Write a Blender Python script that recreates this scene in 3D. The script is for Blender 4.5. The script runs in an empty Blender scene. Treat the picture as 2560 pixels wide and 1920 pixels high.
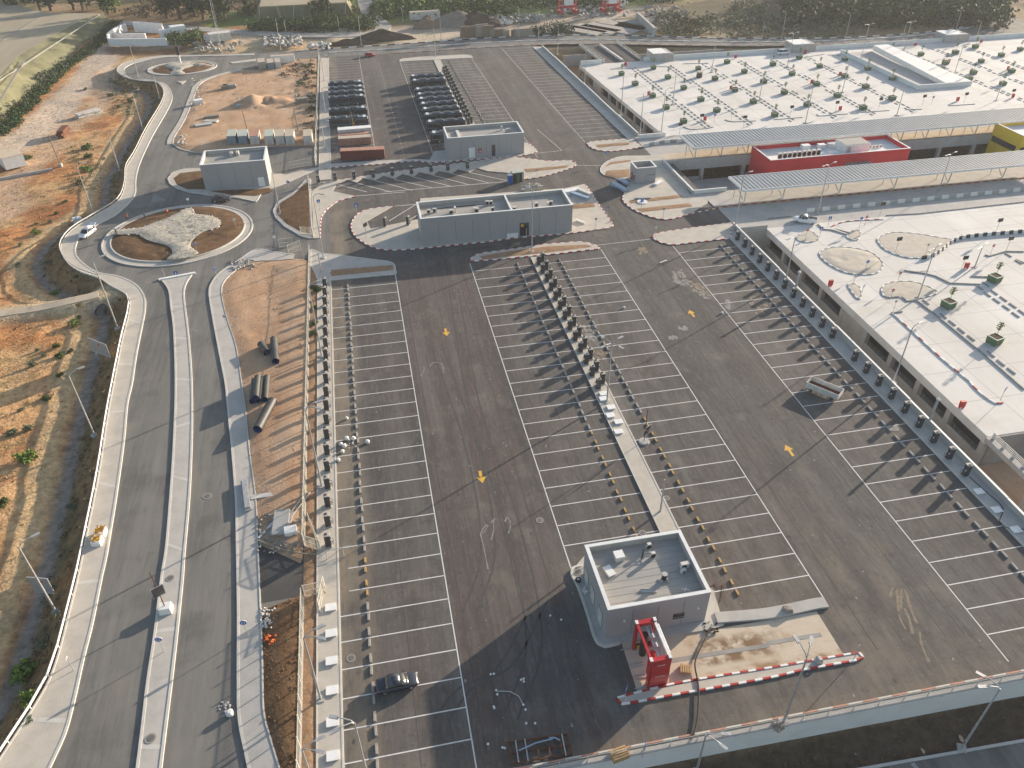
import bpy, bmesh, math, random
import numpy as np
from mathutils import Vector, Matrix, noise
from mathutils.geometry import tessellate_polygon, delaunay_2d_cdt

random.seed(7)
RNG = np.random.default_rng(11)
scene = bpy.context.scene
COL = scene.collection

HAZE = 0.00013
# --- camera
CAM_H = 80.0
FOC = 1940.0                         # focal length in photo pixels (photo 2560 x 1920)
RW = np.array([[0.98052653, -0.12451497, 0.15186751],
               [-0.19617464, -0.58508864, 0.78688423],
               [-0.00912291, -0.80135342, -0.59812162]])   # rows: world axes in camera (x right, y down, z forward)
cd = bpy.data.cameras.new('drone_camera')
cam = bpy.data.objects.new('drone_camera', cd)
COL.objects.link(cam)
cd.sensor_fit = 'HORIZONTAL'
cd.sensor_width = 36.0
cd.lens = FOC / 2560.0 * 36.0
cd.clip_start = 1.0
cd.clip_end = 6000.0
_m = Matrix(((RW[0][0], -RW[0][1], -RW[0][2], 0.0),
             (RW[1][0], -RW[1][1], -RW[1][2], 0.0),
             (RW[2][0], -RW[2][1], -RW[2][2], CAM_H),
             (0, 0, 0, 1)))
cam.matrix_world = _m
scene.camera = cam

# --- light
SUN_TO = Vector((21.5, 12.2, 5.5)).normalized()      # towards the sun, low in the right background
SUN_EL = math.asin(SUN_TO.z)
SUN_AZ = math.atan2(SUN_TO.x, SUN_TO.y)
world = bpy.data.worlds.new('World')
scene.world = world
world.use_nodes = True
wn = world.node_tree
wn.nodes.clear()
sky = wn.nodes.new('ShaderNodeTexSky')
sky.sky_type = 'NISHITA'
sky.sun_disc = False
sky.sun_elevation = SUN_EL
sky.sun_rotation = SUN_AZ
sky.altitude = 50
sky.air_density = 1.0
sky.dust_density = 1.5
bg = wn.nodes.new('ShaderNodeBackground')
bg.inputs['Strength'].default_value = 0.11
wo = wn.nodes.new('ShaderNodeOutputWorld')
wn.links.new(sky.outputs[0], bg.inputs[0])
wn.links.new(bg.outputs[0], wo.inputs[0])
sl = bpy.data.lights.new('sun', 'SUN')
sl.energy = 4.9
sl.angle = math.radians(0.6)
sl.color = (1.0, 0.86, 0.70)
sun = bpy.data.objects.new('sun', sl)
COL.objects.link(sun)
sun.rotation_euler = (-SUN_TO).to_track_quat('-Z', 'Y').to_euler()
sun.location = (60, 60, 60)
vs = scene.view_settings
vs.view_transform = 'Standard'
vs.look = 'None'
vs.exposure = 1.2
vs.gamma = 1.0
vs.use_curve_mapping = False

# --- helpers
KT = 2212 / 640.0

def G(px, py, z=0.0):
    """ground point (at height z) that stands at photo pixel px,py"""
    w = RW @ np.array([px - 1280.0, py - 960.0, FOC])
    t = (z - CAM_H) / w[2]
    return Vector((w[0] * t, w[1] * t, z))

def q(c, r, x, y, z=0.0):
    return G(c * 640 + x / KT, r * 480 + y / KT, z)

def ql(lst, z=0.0):
    """list of (c, r, [(x,y),...]) -> ground points"""
    out = []
    for c, r, pts in lst:
        for x, y in pts:
            out.append(q(c, r, x, y, z))
    return out

MATS = {}

def nd(nt, t, **kw):
    n = nt.nodes.new(t)
    for k, v in kw.items():
        setattr(n, k, v)
    return n

def mat(name, c1, c2=None, scale=1.0, rough=0.85, metal=0.0, spec=0.3, bump=0.0, bscale=None, stretch=None,
        c3=None, s3=0.05, lo=0.35, hi=0.65, detail=4.0, t3=(0.5, 0.7), emis=None, alpha=None):
    """procedural Principled material: two colours mixed by noise, an optional third one in larger patches, noise bump"""
    m = bpy.data.materials.new(name)
    m.use_nodes = True
    nt = m.node_tree
    b = nt.nodes['Principled BSDF']
    b.inputs['Roughness'].default_value = rough
    b.inputs['Metallic'].default_value = metal
    b.inputs['Specular IOR Level'].default_value = spec
    tc = nd(nt, 'ShaderNodeTexCoord')
    src = tc.outputs['Object']
    if stretch:
        mp = nd(nt, 'ShaderNodeMapping')
        mp.inputs['Scale'].default_value = stretch
        nt.links.new(src, mp.inputs[0])
        src2 = mp.outputs[0]
    else:
        src2 = src
    if c2 is None:
        c2 = tuple(x * 0.82 for x in c1)
    nz = nd(nt, 'ShaderNodeTexNoise')
    nz.inputs['Scale'].default_value = scale
    nz.inputs['Detail'].default_value = detail
    nz.inputs['Roughness'].default_value = 0.62
    nt.links.new(src2, nz.inputs['Vector'])
    mr = nd(nt, 'ShaderNodeMapRange')
    mr.inputs[1].default_value = lo
    mr.inputs[2].default_value = hi
    nt.links.new(nz.outputs[0], mr.inputs[0])
    mx = nd(nt, 'ShaderNodeMix', data_type='RGBA')
    mx.inputs[6].default_value = (*c1, 1)
    mx.inputs[7].default_value = (*c2, 1)
    nt.links.new(mr.outputs[0], mx.inputs[0])
    colout = mx.outputs[2]
    if c3 is not None:
        n3 = nd(nt, 'ShaderNodeTexNoise')
        n3.inputs['Scale'].default_value = s3
        n3.inputs['Detail'].default_value = 5
        n3.inputs['Roughness'].default_value = 0.6
        nt.links.new(src, n3.inputs['Vector'])
        m3 = nd(nt, 'ShaderNodeMapRange')
        m3.inputs[1].default_value = t3[0]
        m3.inputs[2].default_value = t3[1]
        nt.links.new(n3.outputs[0], m3.inputs[0])
        mx3 = nd(nt, 'ShaderNodeMix', data_type='RGBA')
        mx3.inputs[7].default_value = (*c3, 1)
        nt.links.new(colout, mx3.inputs[6])
        nt.links.new(m3.outputs[0], mx3.inputs[0])
        colout = mx3.outputs[2]
    nt.links.new(colout, b.inputs['Base Color'])
    if bump:
        bn = nd(nt, 'ShaderNodeTexNoise')
        bn.inputs['Scale'].default_value = bscale or scale * 4
        bn.inputs['Detail'].default_value = 3
        nt.links.new(src, bn.inputs['Vector'])
        bp = nd(nt, 'ShaderNodeBump')
        bp.inputs['Strength'].default_value = bump
        bp.inputs['Distance'].default_value = 0.1
        nt.links.new(bn.outputs[0], bp.inputs['Height'])
        nt.links.new(bp.outputs[0], b.inputs['Normal'])
    if emis:
        b.inputs['Emission Color'].default_value = (*emis, 1)
        b.inputs['Emission Strength'].default_value = 1.0
    MATS[name] = m
    return m

class MB:
    """collects shapes into one mesh"""
    def __init__(s):
        s.v = []; s.f = []; s.mi = []
    def add(s, vs_, fs_, mi=0):
        o = len(s.v)
        s.v.extend([tuple(p) for p in vs_])
        s.f.extend([tuple(i + o for i in f) for f in fs_])
        s.mi.extend([mi] * len(fs_))
        return s
    def box(s, cx, cy, cz, sx, sy, sz, rz=0.0, mi=0, taper=1.0, rx=0.0, ry=0.0):
        """centre cx,cy, base cz; size; taper of the top"""
        pts = []
        for z, k in ((0, 1.0), (sz, taper)):
            for x, y in ((-1, -1), (1, -1), (1, 1), (-1, 1)):
                pts.append(Vector((x * sx / 2 * k, y * sy / 2 * k, z)))
        R = Matrix.Rotation(rz, 3, 'Z')
        if rx: R = R @ Matrix.Rotation(rx, 3, 'X')
        if ry: R = R @ Matrix.Rotation(ry, 3, 'Y')
        c = Vector((cx, cy, cz))
        return s.add([R @ p + c for p in pts], [(3, 2, 1, 0), (4, 5, 6, 7), (0, 1, 5, 4), (1, 2, 6, 5), (2, 3, 7, 6), (3, 0, 4, 7)], mi)
    def bbox(s, x0, x1, y0, y1, z0, z1, mi=0):
        return s.box((x0 + x1) / 2, (y0 + y1) / 2, z0, x1 - x0, y1 - y0, z1 - z0, 0, mi)
    def prism(s, poly, z0, z1, mi=0, mit=None, bottom=False):
        poly = [(p[0], p[1]) for p in poly]
        a = sum(poly[i][0] * poly[(i + 1) % len(poly)][1] - poly[(i + 1) % len(poly)][0] * poly[i][1] for i in range(len(poly)))
        if a < 0: poly = poly[::-1]
        n = len(poly)
        o = len(s.v)
        s.v.extend([(x, y, z0) for x, y in poly]); s.v.extend([(x, y, z1) for x, y in poly])
        for i in range(n):
            j = (i + 1) % n
            s.f.append((o + i, o + j, o + n + j, o + n + i)); s.mi.append(mi)
        tr = tessellate_polygon([[Vector((x, y, 0)) for x, y in poly]])
        for t in tr:
            pa, pb, pc = [poly[i] for i in t]
            cr = (pb[0] - pa[0]) * (pc[1] - pa[1]) - (pb[1] - pa[1]) * (pc[0] - pa[0])
            t = t if cr > 0 else t[::-1]
            s.f.append(tuple(o + n + i for i in t)); s.mi.append(mi if mit is None else mit)
            if bottom:
                s.f.append(tuple(o + i for i in t[::-1])); s.mi.append(mi)
        return s
    def sheet(s, poly, z, mi=0):
        poly = [(p[0], p[1]) for p in poly]
        o = len(s.v)
        s.v.extend([(x, y, z) for x, y in poly])
        for t in tessellate_polygon([[Vector((x, y, 0)) for x, y in poly]]):
            pa, pb, pc = [poly[i] for i in t]
            cr = (pb[0] - pa[0]) * (pc[1] - pa[1]) - (pb[1] - pa[1]) * (pc[0] - pa[0])
            s.f.append(tuple(o + i for i in (t if cr > 0 else t[::-1]))); s.mi.append(mi)
        return s
    def cyl(s, p0, p1, r0, r1=None, n=8, mi=0, cap=True):
        p0 = Vector(p0); p1 = Vector(p1)
        r1 = r0 if r1 is None else r1
        d = (p1 - p0).normalized()
        a = d.orthogonal().normalized(); b = d.cross(a)
        vs_ = []
        for p, r in ((p0, r0), (p1, r1)):
            for i in range(n):
                t = 2 * math.pi * i / n
                vs_.append(p + (a * math.cos(t) + b * math.sin(t)) * r)
        fs_ = [(i, (i + 1) % n, n + (i + 1) % n, n + i) for i in range(n)]
        if cap:
            fs_ += [tuple(range(n))[::-1], tuple(range(n, 2 * n))]
        return s.add(vs_, fs_, mi)
    def tube(s, pts, r, n=6, mi=0, cap=True):
        pts = [Vector(p) for p in pts]
        rs = r if isinstance(r, (list, tuple)) else [r] * len(pts)
        o = len(s.v)
        up = Vector((0, 0, 1))
        a = None
        for i, p in enumerate(pts):
            d = (pts[min(i + 1, len(pts) - 1)] - pts[max(i - 1, 0)]).normalized()
            if a is None: a = d.orthogonal().normalized()
            a = (a - d * a.dot(d)).normalized()
            b = d.cross(a)
            for k in range(n):
                t = 2 * math.pi * k / n
                s.v.append(tuple(p + (a * math.cos(t) + b * math.sin(t)) * rs[i]))
        for i in range(len(pts) - 1):
            for k in range(n):
                s.f.append((o + i * n + k, o + i * n + (k + 1) % n, o + (i + 1) * n + (k + 1) % n, o + (i + 1) * n + k)); s.mi.append(mi)
        if cap:
            s.f.append(tuple(o + k for k in range(n))[::-1]); s.mi.append(mi)
            e = o + (len(pts) - 1) * n
            s.f.append(tuple(e + k for k in range(n))); s.mi.append(mi)
        return s
    def sweep(s, path, w, z0, z1, side=0.0, closed=False, mi=0):
        """rectangular kerb-like profile along a ground path; side -1..1 shifts it"""
        P = [Vector((p[0], p[1])) for p in path]
        n = len(P)
        o = len(s.v)
        for i in range(n):
            if closed:
                d = P[(i + 1) % n] - P[(i - 1) % n]
            else:
                d = P[min(i + 1, n - 1)] - P[max(i - 1, 0)]
            d.normalize()
            nn = Vector((-d.y, d.x))
            l = P[i] + nn * (w / 2 * (1 + side)); r = P[i] - nn * (w / 2 * (1 - side))
            zz0 = z0[i] if isinstance(z0, list) else z0
            zz1 = z1[i] if isinstance(z1, list) else z1
            s.v.extend([(l.x, l.y, zz0), (l.x, l.y, zz1), (r.x, r.y, zz1), (r.x, r.y, zz0)])
        m = n if closed else n - 1
        for i in range(m):
            j = (i + 1) % n
            a, b = o + i * 4, o + j * 4
            for k in range(3):
                s.f.append((a + k, a + k + 1, b + k + 1, b + k)); s.mi.append(mi)
        if not closed:
            s.f.append((o, o + 3, o + 2, o + 1)); s.mi.append(mi)
            e = o + (n - 1) * 4
            s.f.append((e, e + 1, e + 2, e + 3)); s.mi.append(mi)
        return s
    def mesh(s, name, mats, smooth=False):
        me = bpy.data.meshes.new(name)
        me.from_pydata(s.v, [], s.f)
        for m in (mats if isinstance(mats, (list, tuple)) else [mats]):
            me.materials.append(MATS[m] if isinstance(m, str) else m)
        if len(set(s.mi)) > 1:
            me.polygons.foreach_set('material_index', s.mi)
        if smooth:
            me.polygons.foreach_set('use_smooth', [True] * len(me.polygons))
        me.update()
        return me
    def build(s, name, mats, parent=None, loc=None, rz=0.0, smooth=False):
        return ob(name, s.mesh(name, mats, smooth), parent, loc, rz)

def ob(name, me, parent=None, loc=None, rz=0.0):
    o = bpy.data.objects.new(name, me)
    COL.objects.link(o)
    if loc is not None: o.location = loc
    if rz: o.rotation_euler = (0, 0, rz)
    if parent is not None: o.parent = parent
    return o

def tag(o, label, cat, group=None):
    o['label'] = label; o['category'] = cat
    if group: o['group'] = group
    return o

def struct(o, kind='structure'):
    o['kind'] = kind
    return o

def thing(name, label, cat, loc=(0, 0, 0), rz=0.0, group=None):
    o = ob(name, None, None, loc, rz)
    o.empty_display_size = 0.3
    return tag(o, label, cat, group)

KIDS = {}

def kids(o):
    return [c for c in bpy.data.objects if c.parent == o]

def proto_tree(o):
    """children of a prototype, cached (thing > part > sub-part)"""
    if o.name not in KIDS:
        KIDS[o.name] = [(c, [g for g in c.children]) for c in o.children]
    return KIDS[o.name]

def dup(proto, label, loc, rz=0.0, group=None, scale=None):
    r = proto.copy(); COL.objects.link(r)
    r.location = loc; r.rotation_euler = (0, 0, rz)
    if scale is not None: r.scale = scale if not isinstance(scale, (int, float)) else (scale,) * 3
    r['label'] = label
    if group: r['group'] = group
    for c, gs in proto_tree(proto):
        cc = c.copy(); COL.objects.link(cc); cc.parent = r
        for g in gs:
            gg = g.copy(); COL.objects.link(gg); gg.parent = cc
    return r

class Proto:
    """builds on the first use, copies afterwards"""
    def __init__(s, fn): s.fn = fn; s.o = None
    def put(s, label, loc, rz=0.0, group=None, scale=None):
        if s.o is None:
            s.o = s.fn()
            bpy.context.view_layer.update()
            proto_tree(s.o)
            o = s.o
            o.location = loc; o.rotation_euler = (0, 0, rz)
            if scale is not None: o.scale = scale if not isinstance(scale, (int, float)) else (scale,) * 3
            o['label'] = label
            if group: o['group'] = group
            return o
        return dup(s.o, label, loc, rz, group, scale)

def ordw(n):
    W = ['zeroth', 'first', 'second', 'third', 'fourth', 'fifth', 'sixth', 'seventh', 'eighth', 'ninth', 'tenth', 'eleventh', 'twelfth',
         'thirteenth', 'fourteenth', 'fifteenth', 'sixteenth', 'seventeenth', 'eighteenth', 'nineteenth', 'twentieth']
    if n < len(W): return W[n]
    t = {2: 'twenty', 3: 'thirty', 4: 'forty', 5: 'fifty'}[n // 10]
    return (t + '-' + W[n % 10]) if n % 10 else t[:-1] + 'ieth'

def smooth_line(pts, step=1.0, closed=False):
    """Catmull-Rom through the points, resampled about every step metres"""
    P = [Vector((p[0], p[1], p[2] if len(p) > 2 else 0)) for p in pts]
    n = len(P)
    out = []
    m = n if closed else n - 1
    for i in range(m):
        p1, p2 = P[i], P[(i + 1) % n]
        p0 = P[(i - 1) % n] if (closed or i > 0) else p1 * 2 - p2
        p3 = P[(i + 2) % n] if (closed or i + 2 < n) else p2 * 2 - p1
        k = max(1, int((p2 - p1).length / step))
        for j in range(k):
            t = j / k
            out.append(0.5 * ((2 * p1) + (p2 - p0) * t + (2 * p0 - 5 * p1 + 4 * p2 - p3) * t * t + (3 * p1 - p0 - 3 * p2 + p3) * t ** 3))
    if not closed: out.append(P[-1])
    return out

def resample(path, step, closed=False):
    P = [Vector((p[0], p[1])) for p in path]
    if closed: P = P + [P[0]]
    L = [0.0]
    for a, b in zip(P, P[1:]): L.append(L[-1] + (b - a).length)
    n = max(1, int(round(L[-1] / step)))
    out = []; k = 0
    for i in range(n + 1):
        t = L[-1] * i / n
        while k < len(L) - 2 and L[k + 1] < t: k += 1
        u = 0 if L[k + 1] == L[k] else (t - L[k]) / (L[k + 1] - L[k])
        out.append(P[k].lerp(P[k + 1], u))
    return out

def loft(a, b, z, n=None, mb=None, mi=0):
    """strip between two ground lines"""
    n = n or max(len(a), len(b))
    def rs(p):
        P = resample(p, 1e9)
        L = sum((Vector(x[:2]) - Vector(y[:2])).length for x, y in zip(p, p[1:]))
        return resample(p, L / n)
    A, B = rs(a), rs(b)
    k = min(len(A), len(B))
    mb = mb or MB()
    vs_ = [(p.x, p.y, z) for p in A[:k]] + [(p.x, p.y, z) for p in B[:k]]
    fs_ = []
    for i in range(k - 1):
        f = (i, i + 1, k + i + 1, k + i)
        pa, pb, pc = [Vector(vs_[j]) for j in f[:3]]
        if (pb - pa).cross(pc - pa).z < 0: f = f[::-1]
        fs_.append(f)
    mb.add(vs_, fs_, mi)
    return mb

def inpoly(X, Y, poly):
    poly = np.array([(p[0], p[1]) for p in poly])
    c = np.zeros(X.shape, bool)
    j = len(poly) - 1
    for i in range(len(poly)):
        xi, yi = poly[i]; xj, yj = poly[j]
        if yi != yj:
            c ^= ((yi > Y) != (yj > Y)) & (X < (xj - xi) * (Y - yi) / (yj - yi) + xi)
        j = i
    return c

def dist_poly(X, Y, path, closed=False):
    P = np.array([(p[0], p[1]) for p in path])
    if closed: P = np.vstack([P, P[:1]])
    d = np.full(X.shape, 1e9)
    for (ax, ay), (bx, by) in zip(P[:-1], P[1:]):
        vx, vy = bx - ax, by - ay
        L2 = vx * vx + vy * vy
        if L2 < 1e-9: continue
        t = np.clip(((X - ax) * vx + (Y - ay) * vy) / L2, 0, 1)
        d = np.minimum(d, np.hypot(X - ax - t * vx, Y - ay - t * vy))
    return d

def vnoise(X, Y, scale, seed=0, oct=4):
    """value noise, numpy"""
    out = np.zeros(X.shape); amp = 1.0; tot = 0
    for o in range(oct):
        r = np.random.default_rng(seed * 17 + o)
        tab = r.random((256, 256))
        x = X / scale * 2 ** o + 1000.3; y = Y / scale * 2 ** o + 1000.7
        xi = np.floor(x).astype(int); yi = np.floor(y).astype(int)
        fx = x - xi; fy = y - yi
        fx = fx * fx * (3 - 2 * fx); fy = fy * fy * (3 - 2 * fy)
        a = tab[xi % 256, yi % 256]; b = tab[(xi + 1) % 256, yi % 256]
        c = tab[xi % 256, (yi + 1) % 256]; d = tab[(xi + 1) % 256, (yi + 1) % 256]
        out += amp * ((a * (1 - fx) + b * fx) * (1 - fy) + (c * (1 - fx) + d * fx) * fy)
        tot += amp; amp *= 0.5
    return out / tot

def sstep(a, b, x):
    t = np.clip((x - a) / (b - a), 0, 1)
    return t * t * (3 - 2 * t)
# --- materials
def mixlayer(nt, colsock, colour, facsock):
    mx = nd(nt, 'ShaderNodeMix', data_type='RGBA')
    mx.inputs[7].default_value = (*colour, 1)
    nt.links.new(colsock, mx.inputs[6]); nt.links.new(facsock, mx.inputs[0])
    return mx.outputs[2]

def noisefac(nt, src, scale, lo, hi, gain=1.0, stretch=None, detail=5, rough=0.6, off=0.0, dist=0.0):
    if stretch or off:
        mp = nd(nt, 'ShaderNodeMapping')
        mp.inputs['Scale'].default_value = stretch or (1, 1, 1)
        mp.inputs['Location'].default_value = (off, off * 0.7, 0)
        nt.links.new(src, mp.inputs[0]); src = mp.outputs[0]
    nz = nd(nt, 'ShaderNodeTexNoise')
    nz.inputs['Scale'].default_value = scale; nz.inputs['Detail'].default_value = detail
    nz.inputs['Roughness'].default_value = rough; nz.inputs['Distortion'].default_value = dist
    nt.links.new(src, nz.inputs['Vector'])
    mr = nd(nt, 'ShaderNodeMapRange')
    mr.inputs[1].default_value = lo; mr.inputs[2].default_value = hi; mr.inputs[3].default_value = 0; mr.inputs[4].default_value = gain
    nt.links.new(nz.outputs[0], mr.inputs[0])
    return mr.outputs[0]

def layered(name, base, layers, rough=0.9, spec=0.25, bump=0.0, bscale=8.0, base2=None, bs=3.0):
    """base colour plus a list of (colour, scale, lo, hi, gain, stretch, offset)"""
    m = bpy.data.materials.new(name); m.use_nodes = True
    nt = m.node_tree; b = nt.nodes['Principled BSDF']
    b.inputs['Roughness'].default_value = rough; b.inputs['Specular IOR Level'].default_value = spec
    src = nd(nt, 'ShaderNodeTexCoord').outputs['Object']
    rgb = nd(nt, 'ShaderNodeRGB'); rgb.outputs[0].default_value = (*base, 1)
    c = rgb.outputs[0]
    for ly in layers:
        col, sc, lo, hi, gain, st, off = ly[:7]
        f = noisefac(nt, src, sc, lo, hi, gain, st, off=off)
        if len(ly) > 7:                                   # limited to an area of the ground: trapezoid in x, in y
            sx = nd(nt, 'ShaderNodeSeparateXYZ'); nt.links.new(src, sx.inputs[0])
            for ax, win in enumerate(ly[7]):
                if win is None: continue
                for a, b_ in ((win[0], win[1]), (win[3], win[2])):
                    mr = nd(nt, 'ShaderNodeMapRange', interpolation_type='SMOOTHSTEP'); mr.inputs[1].default_value = a; mr.inputs[2].default_value = b_
                    nt.links.new(sx.outputs[ax], mr.inputs[0])
                    mu = nd(nt, 'ShaderNodeMath', operation='MULTIPLY'); nt.links.new(f, mu.inputs[0]); nt.links.new(mr.outputs[0], mu.inputs[1]); f = mu.outputs[0]
        c = mixlayer(nt, c, col, f)
    nt.links.new(c, b.inputs['Base Color'])
    if bump:
        bn = nd(nt, 'ShaderNodeTexNoise'); bn.inputs['Scale'].default_value = bscale; bn.inputs['Detail'].default_value = 3
        nt.links.new(src, bn.inputs['Vector'])
        bp = nd(nt, 'ShaderNodeBump'); bp.inputs['Strength'].default_value = bump; bp.inputs['Distance'].default_value = 0.08
        nt.links.new(bn.outputs[0], bp.inputs['Height']); nt.links.new(bp.outputs[0], b.inputs['Normal'])
    MATS[name] = m
    return m

ASPH = (0.097, 0.091, 0.085)
layered('asphalt_lot', ASPH, [
    ((0.100, 0.075, 0.066), 0.05, 0.20, 0.45, 0.9, (1.0, 0.4, 1), 3.1, ((3.7, 4.4, 18.8, 19.8), (30, 40, 150, 156))),   # red brown dust on the first aisle
    ((0.105, 0.082, 0.072), 0.04, 0.42, 0.62, 0.7, (1.0, 0.6, 1), 6.1),
    ((0.165, 0.152, 0.138), 0.35, 0.44, 0.72, 0.75, (1.0, 0.04, 1), 0.0),      # long tyre and paver streaks along the rows
    ((0.060, 0.056, 0.055), 0.30, 0.50, 0.74, 0.8, (1.0, 0.045, 1), 9.0),
    ((0.062, 0.058, 0.057), 0.12, 0.50, 0.72, 0.65, None, 5.0),
    ((0.052, 0.049, 0.049), 0.7, 0.60, 0.74, 0.6, (0.5, 1.0, 1), 31.0),
    ((0.230, 0.200, 0.165), 0.16, 0.56, 0.80, 0.6, None, 21.0),               # pale dusty patches
    ((0.260, 0.215, 0.155), 0.22, 0.30, 0.62, 0.75, (1, .5, 1), 2.0, ((-11, -10, -7.2, -4.5), None)),
    ((0.220, 0.185, 0.145), 0.30, 0.44, 0.72, 0.6, (1, .4, 1), 5.0, ((30, 36, 58, 68), (30, 36, 58, 74))),
    ((0.200, 0.165, 0.125), 0.25, 0.42, 0.70, 0.55, (.3, 1, 1), 15.0, (None, (20, 30, 41, 47))),
    ((0.220, 0.200, 0.175), 0.5, 0.50, 0.80, 0.6, (1, .3, 1), 12.0, ((34, 36, 42, 50), None)),
    ((0.230, 0.215, 0.195), 1.6, 0.58, 0.78, 0.5, None, 2.0),
    ((0.190, 0.176, 0.160), 2.4, 0.50, 0.72, 0.4, (1, .16, 1), 7.0), ((0.055, 0.052, 0.050), 1.4, 0.54, 0.74, 0.42, (1, .16, 1), 27.0), ((0.060, 0.056, 0.054), 1.1, 0.56, 0.74, 0.5, None, 41.0),
    ((0.052, 0.049, 0.047), 9.0, 0.45, 0.75, 0.4, None, 0.0)], rough=0.92, spec=0.2, bump=0.3, bscale=14)
layered('asphalt_road', (0.168, 0.160, 0.146), [
    ((0.215, 0.202, 0.180), 0.34, 0.44, 0.70, 0.8, (1.0, 0.04, 1), 0.0),
    ((0.090, 0.087, 0.083), 0.30, 0.48, 0.74, 0.8, (1.0, 0.045, 1), 8.0),
    ((0.25, 0.22, 0.175), 0.14, 0.56, 0.82, 0.6, None, 4.0),
    ((0.085, 0.082, 0.079), 0.11, 0.52, 0.70, 0.65, None, 14.0), ((0.235, 0.222, 0.20), 2.0, 0.52, 0.74, 0.45, (1, .1, 1), 7.0), ((0.085, 0.082, 0.078), 1.6, 0.54, 0.74, 0.45, (1, .1, 1), 27.0),
    ((0.075, 0.073, 0.07), 9.0, 0.5, 0.8, 0.35, None, 0.0)], rough=0.92, spec=0.2, bump=0.25, bscale=14)
layered('asphalt_patch', (0.072, 0.068, 0.066), [((0.12, 0.11, 0.10), 0.25, 0.5, 0.8, 0.7, None, 0.0), ((0.035, 0.035, 0.036), 4.0, 0.5, 0.8, 0.4, None, 0.0)], rough=0.9, bump=0.2, bscale=12)
layered('concrete_deck', (0.57, 0.545, 0.505), [
    ((0.66, 0.635, 0.595), 0.12, 0.42, 0.7, 0.8, (1.0, 0.35, 1), 0.0),
    ((0.50, 0.46, 0.415), 0.05, 0.52, 0.72, 0.6, None, 3.0),
    ((0.58, 0.50, 0.42), 0.22, 0.58, 0.82, 0.55, (0.4, 1.6, 1), 7.0),
    ((0.42, 0.39, 0.36), 0.9, 0.60, 0.82, 0.45, None, 1.0),
    ((0.40, 0.35, 0.29), 0.07, 0.56, 0.70, 0.5, (0.3, 1.5, 1), 17.0), ((0.36, 0.33, 0.30), 2.2, 0.64, 0.8, 0.4, None, 5.0)], rough=0.9, spec=0.25, bump=0.1, bscale=5)
layered('concrete', (0.40, 0.385, 0.36), [((0.31, 0.295, 0.275), 0.25, 0.42, 0.7, 0.8, None, 0.0), ((0.48, 0.46, 0.43), 0.9, 0.5, 0.8, 0.5, None, 2.0), ((0.25, 0.235, 0.215), 0.5, 0.6, 0.85, 0.6, (1.5, 1.5, 0.12), 4.0)], rough=0.92, bump=0.12, bscale=6)
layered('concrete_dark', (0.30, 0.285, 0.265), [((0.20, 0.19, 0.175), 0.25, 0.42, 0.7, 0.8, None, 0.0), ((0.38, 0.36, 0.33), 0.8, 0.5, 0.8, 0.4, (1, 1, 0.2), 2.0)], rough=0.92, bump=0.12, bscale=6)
layered('concrete_white', (0.70, 0.69, 0.66), [((0.60, 0.585, 0.555), 0.35, 0.45, 0.75, 0.7, None, 0.0), ((0.50, 0.47, 0.43), 1.2, 0.6, 0.85, 0.35, (1, 1, 0.2), 3.0)], rough=0.85)
layered('paving', (0.48, 0.435, 0.37), [((0.36, 0.33, 0.285), 0.4, 0.42, 0.7, 0.7, None, 0.0), ((0.52, 0.475, 0.41), 2.0, 0.5, 0.8, 0.5, None, 2.0), ((0.42, 0.34, 0.25), 0.3, 0.62, 0.85, 0.5, None, 6.0), ((0.27, 0.25, 0.23), 8, 0.5, 0.75, 0.4, None, 0)], rough=0.9, bump=0.15, bscale=9)
layered('paving_grey', (0.44, 0.41, 0.37), [((0.33, 0.315, 0.29), 0.4, 0.42, 0.7, 0.7, None, 0.0), ((0.48, 0.455, 0.41), 2.0, 0.5, 0.8, 0.5, None, 2.0), ((0.40, 0.33, 0.25), 0.3, 0.66, 0.88, 0.4, None, 6.0)], rough=0.9, bump=0.15, bscale=9)
layered('kerb_stone', (0.52, 0.495, 0.45), [((0.42, 0.40, 0.36), 0.8, 0.42, 0.7, 0.7, None, 0.0), ((0.60, 0.57, 0.51), 3.0, 0.5, 0.8, 0.5, None, 2.0)], rough=0.88)
layered('kerb_faded', (0.42, 0.22, 0.16), [((0.47, 0.40, 0.32), 1.5, 0.40, 0.7, 0.8, None, 0.0)], rough=0.8)
layered('kerb_white', (0.72, 0.71, 0.68), [((0.55, 0.52, 0.48), 1.5, 0.52, 0.8, 0.6, None, 0.0)], rough=0.7)
layered('kerb_red', (0.40, 0.045, 0.04), [((0.46, 0.20, 0.16), 1.5, 0.52, 0.8, 0.6, None, 0.0)], rough=0.7)
layered('kerb_yellow', (0.42, 0.27, 0.10), [((0.34, 0.26, 0.16), 1.5, 0.5, 0.8, 0.6, None, 0.0)], rough=0.7)
layered('kerb_black', (0.045, 0.045, 0.045), [((0.12, 0.11, 0.10), 1.5, 0.5, 0.8, 0.6, None, 0.0)], rough=0.8)
layered('paint_white', (0.62, 0.61, 0.59), [((0.40, 0.38, 0.36), 1.2, 0.52, 0.78, 0.7, None, 0.0), ((0.3, 0.28, 0.26), 7, 0.6, 0.8, 0.4, None, 0)], rough=0.8)
layered('paint_faded', (0.42, 0.41, 0.395), [((0.20, 0.19, 0.18), 0.8, 0.45, 0.75, 0.85, None, 0.0), ((0.2, 0.18, 0.17), 6, 0.5, 0.8, 0.5, None, 0)], rough=0.85)
layered('paint_yellow', (0.62, 0.36, 0.05), [((0.45, 0.30, 0.10), 2.0, 0.5, 0.8, 0.6, None, 0.0)], rough=0.8)
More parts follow.
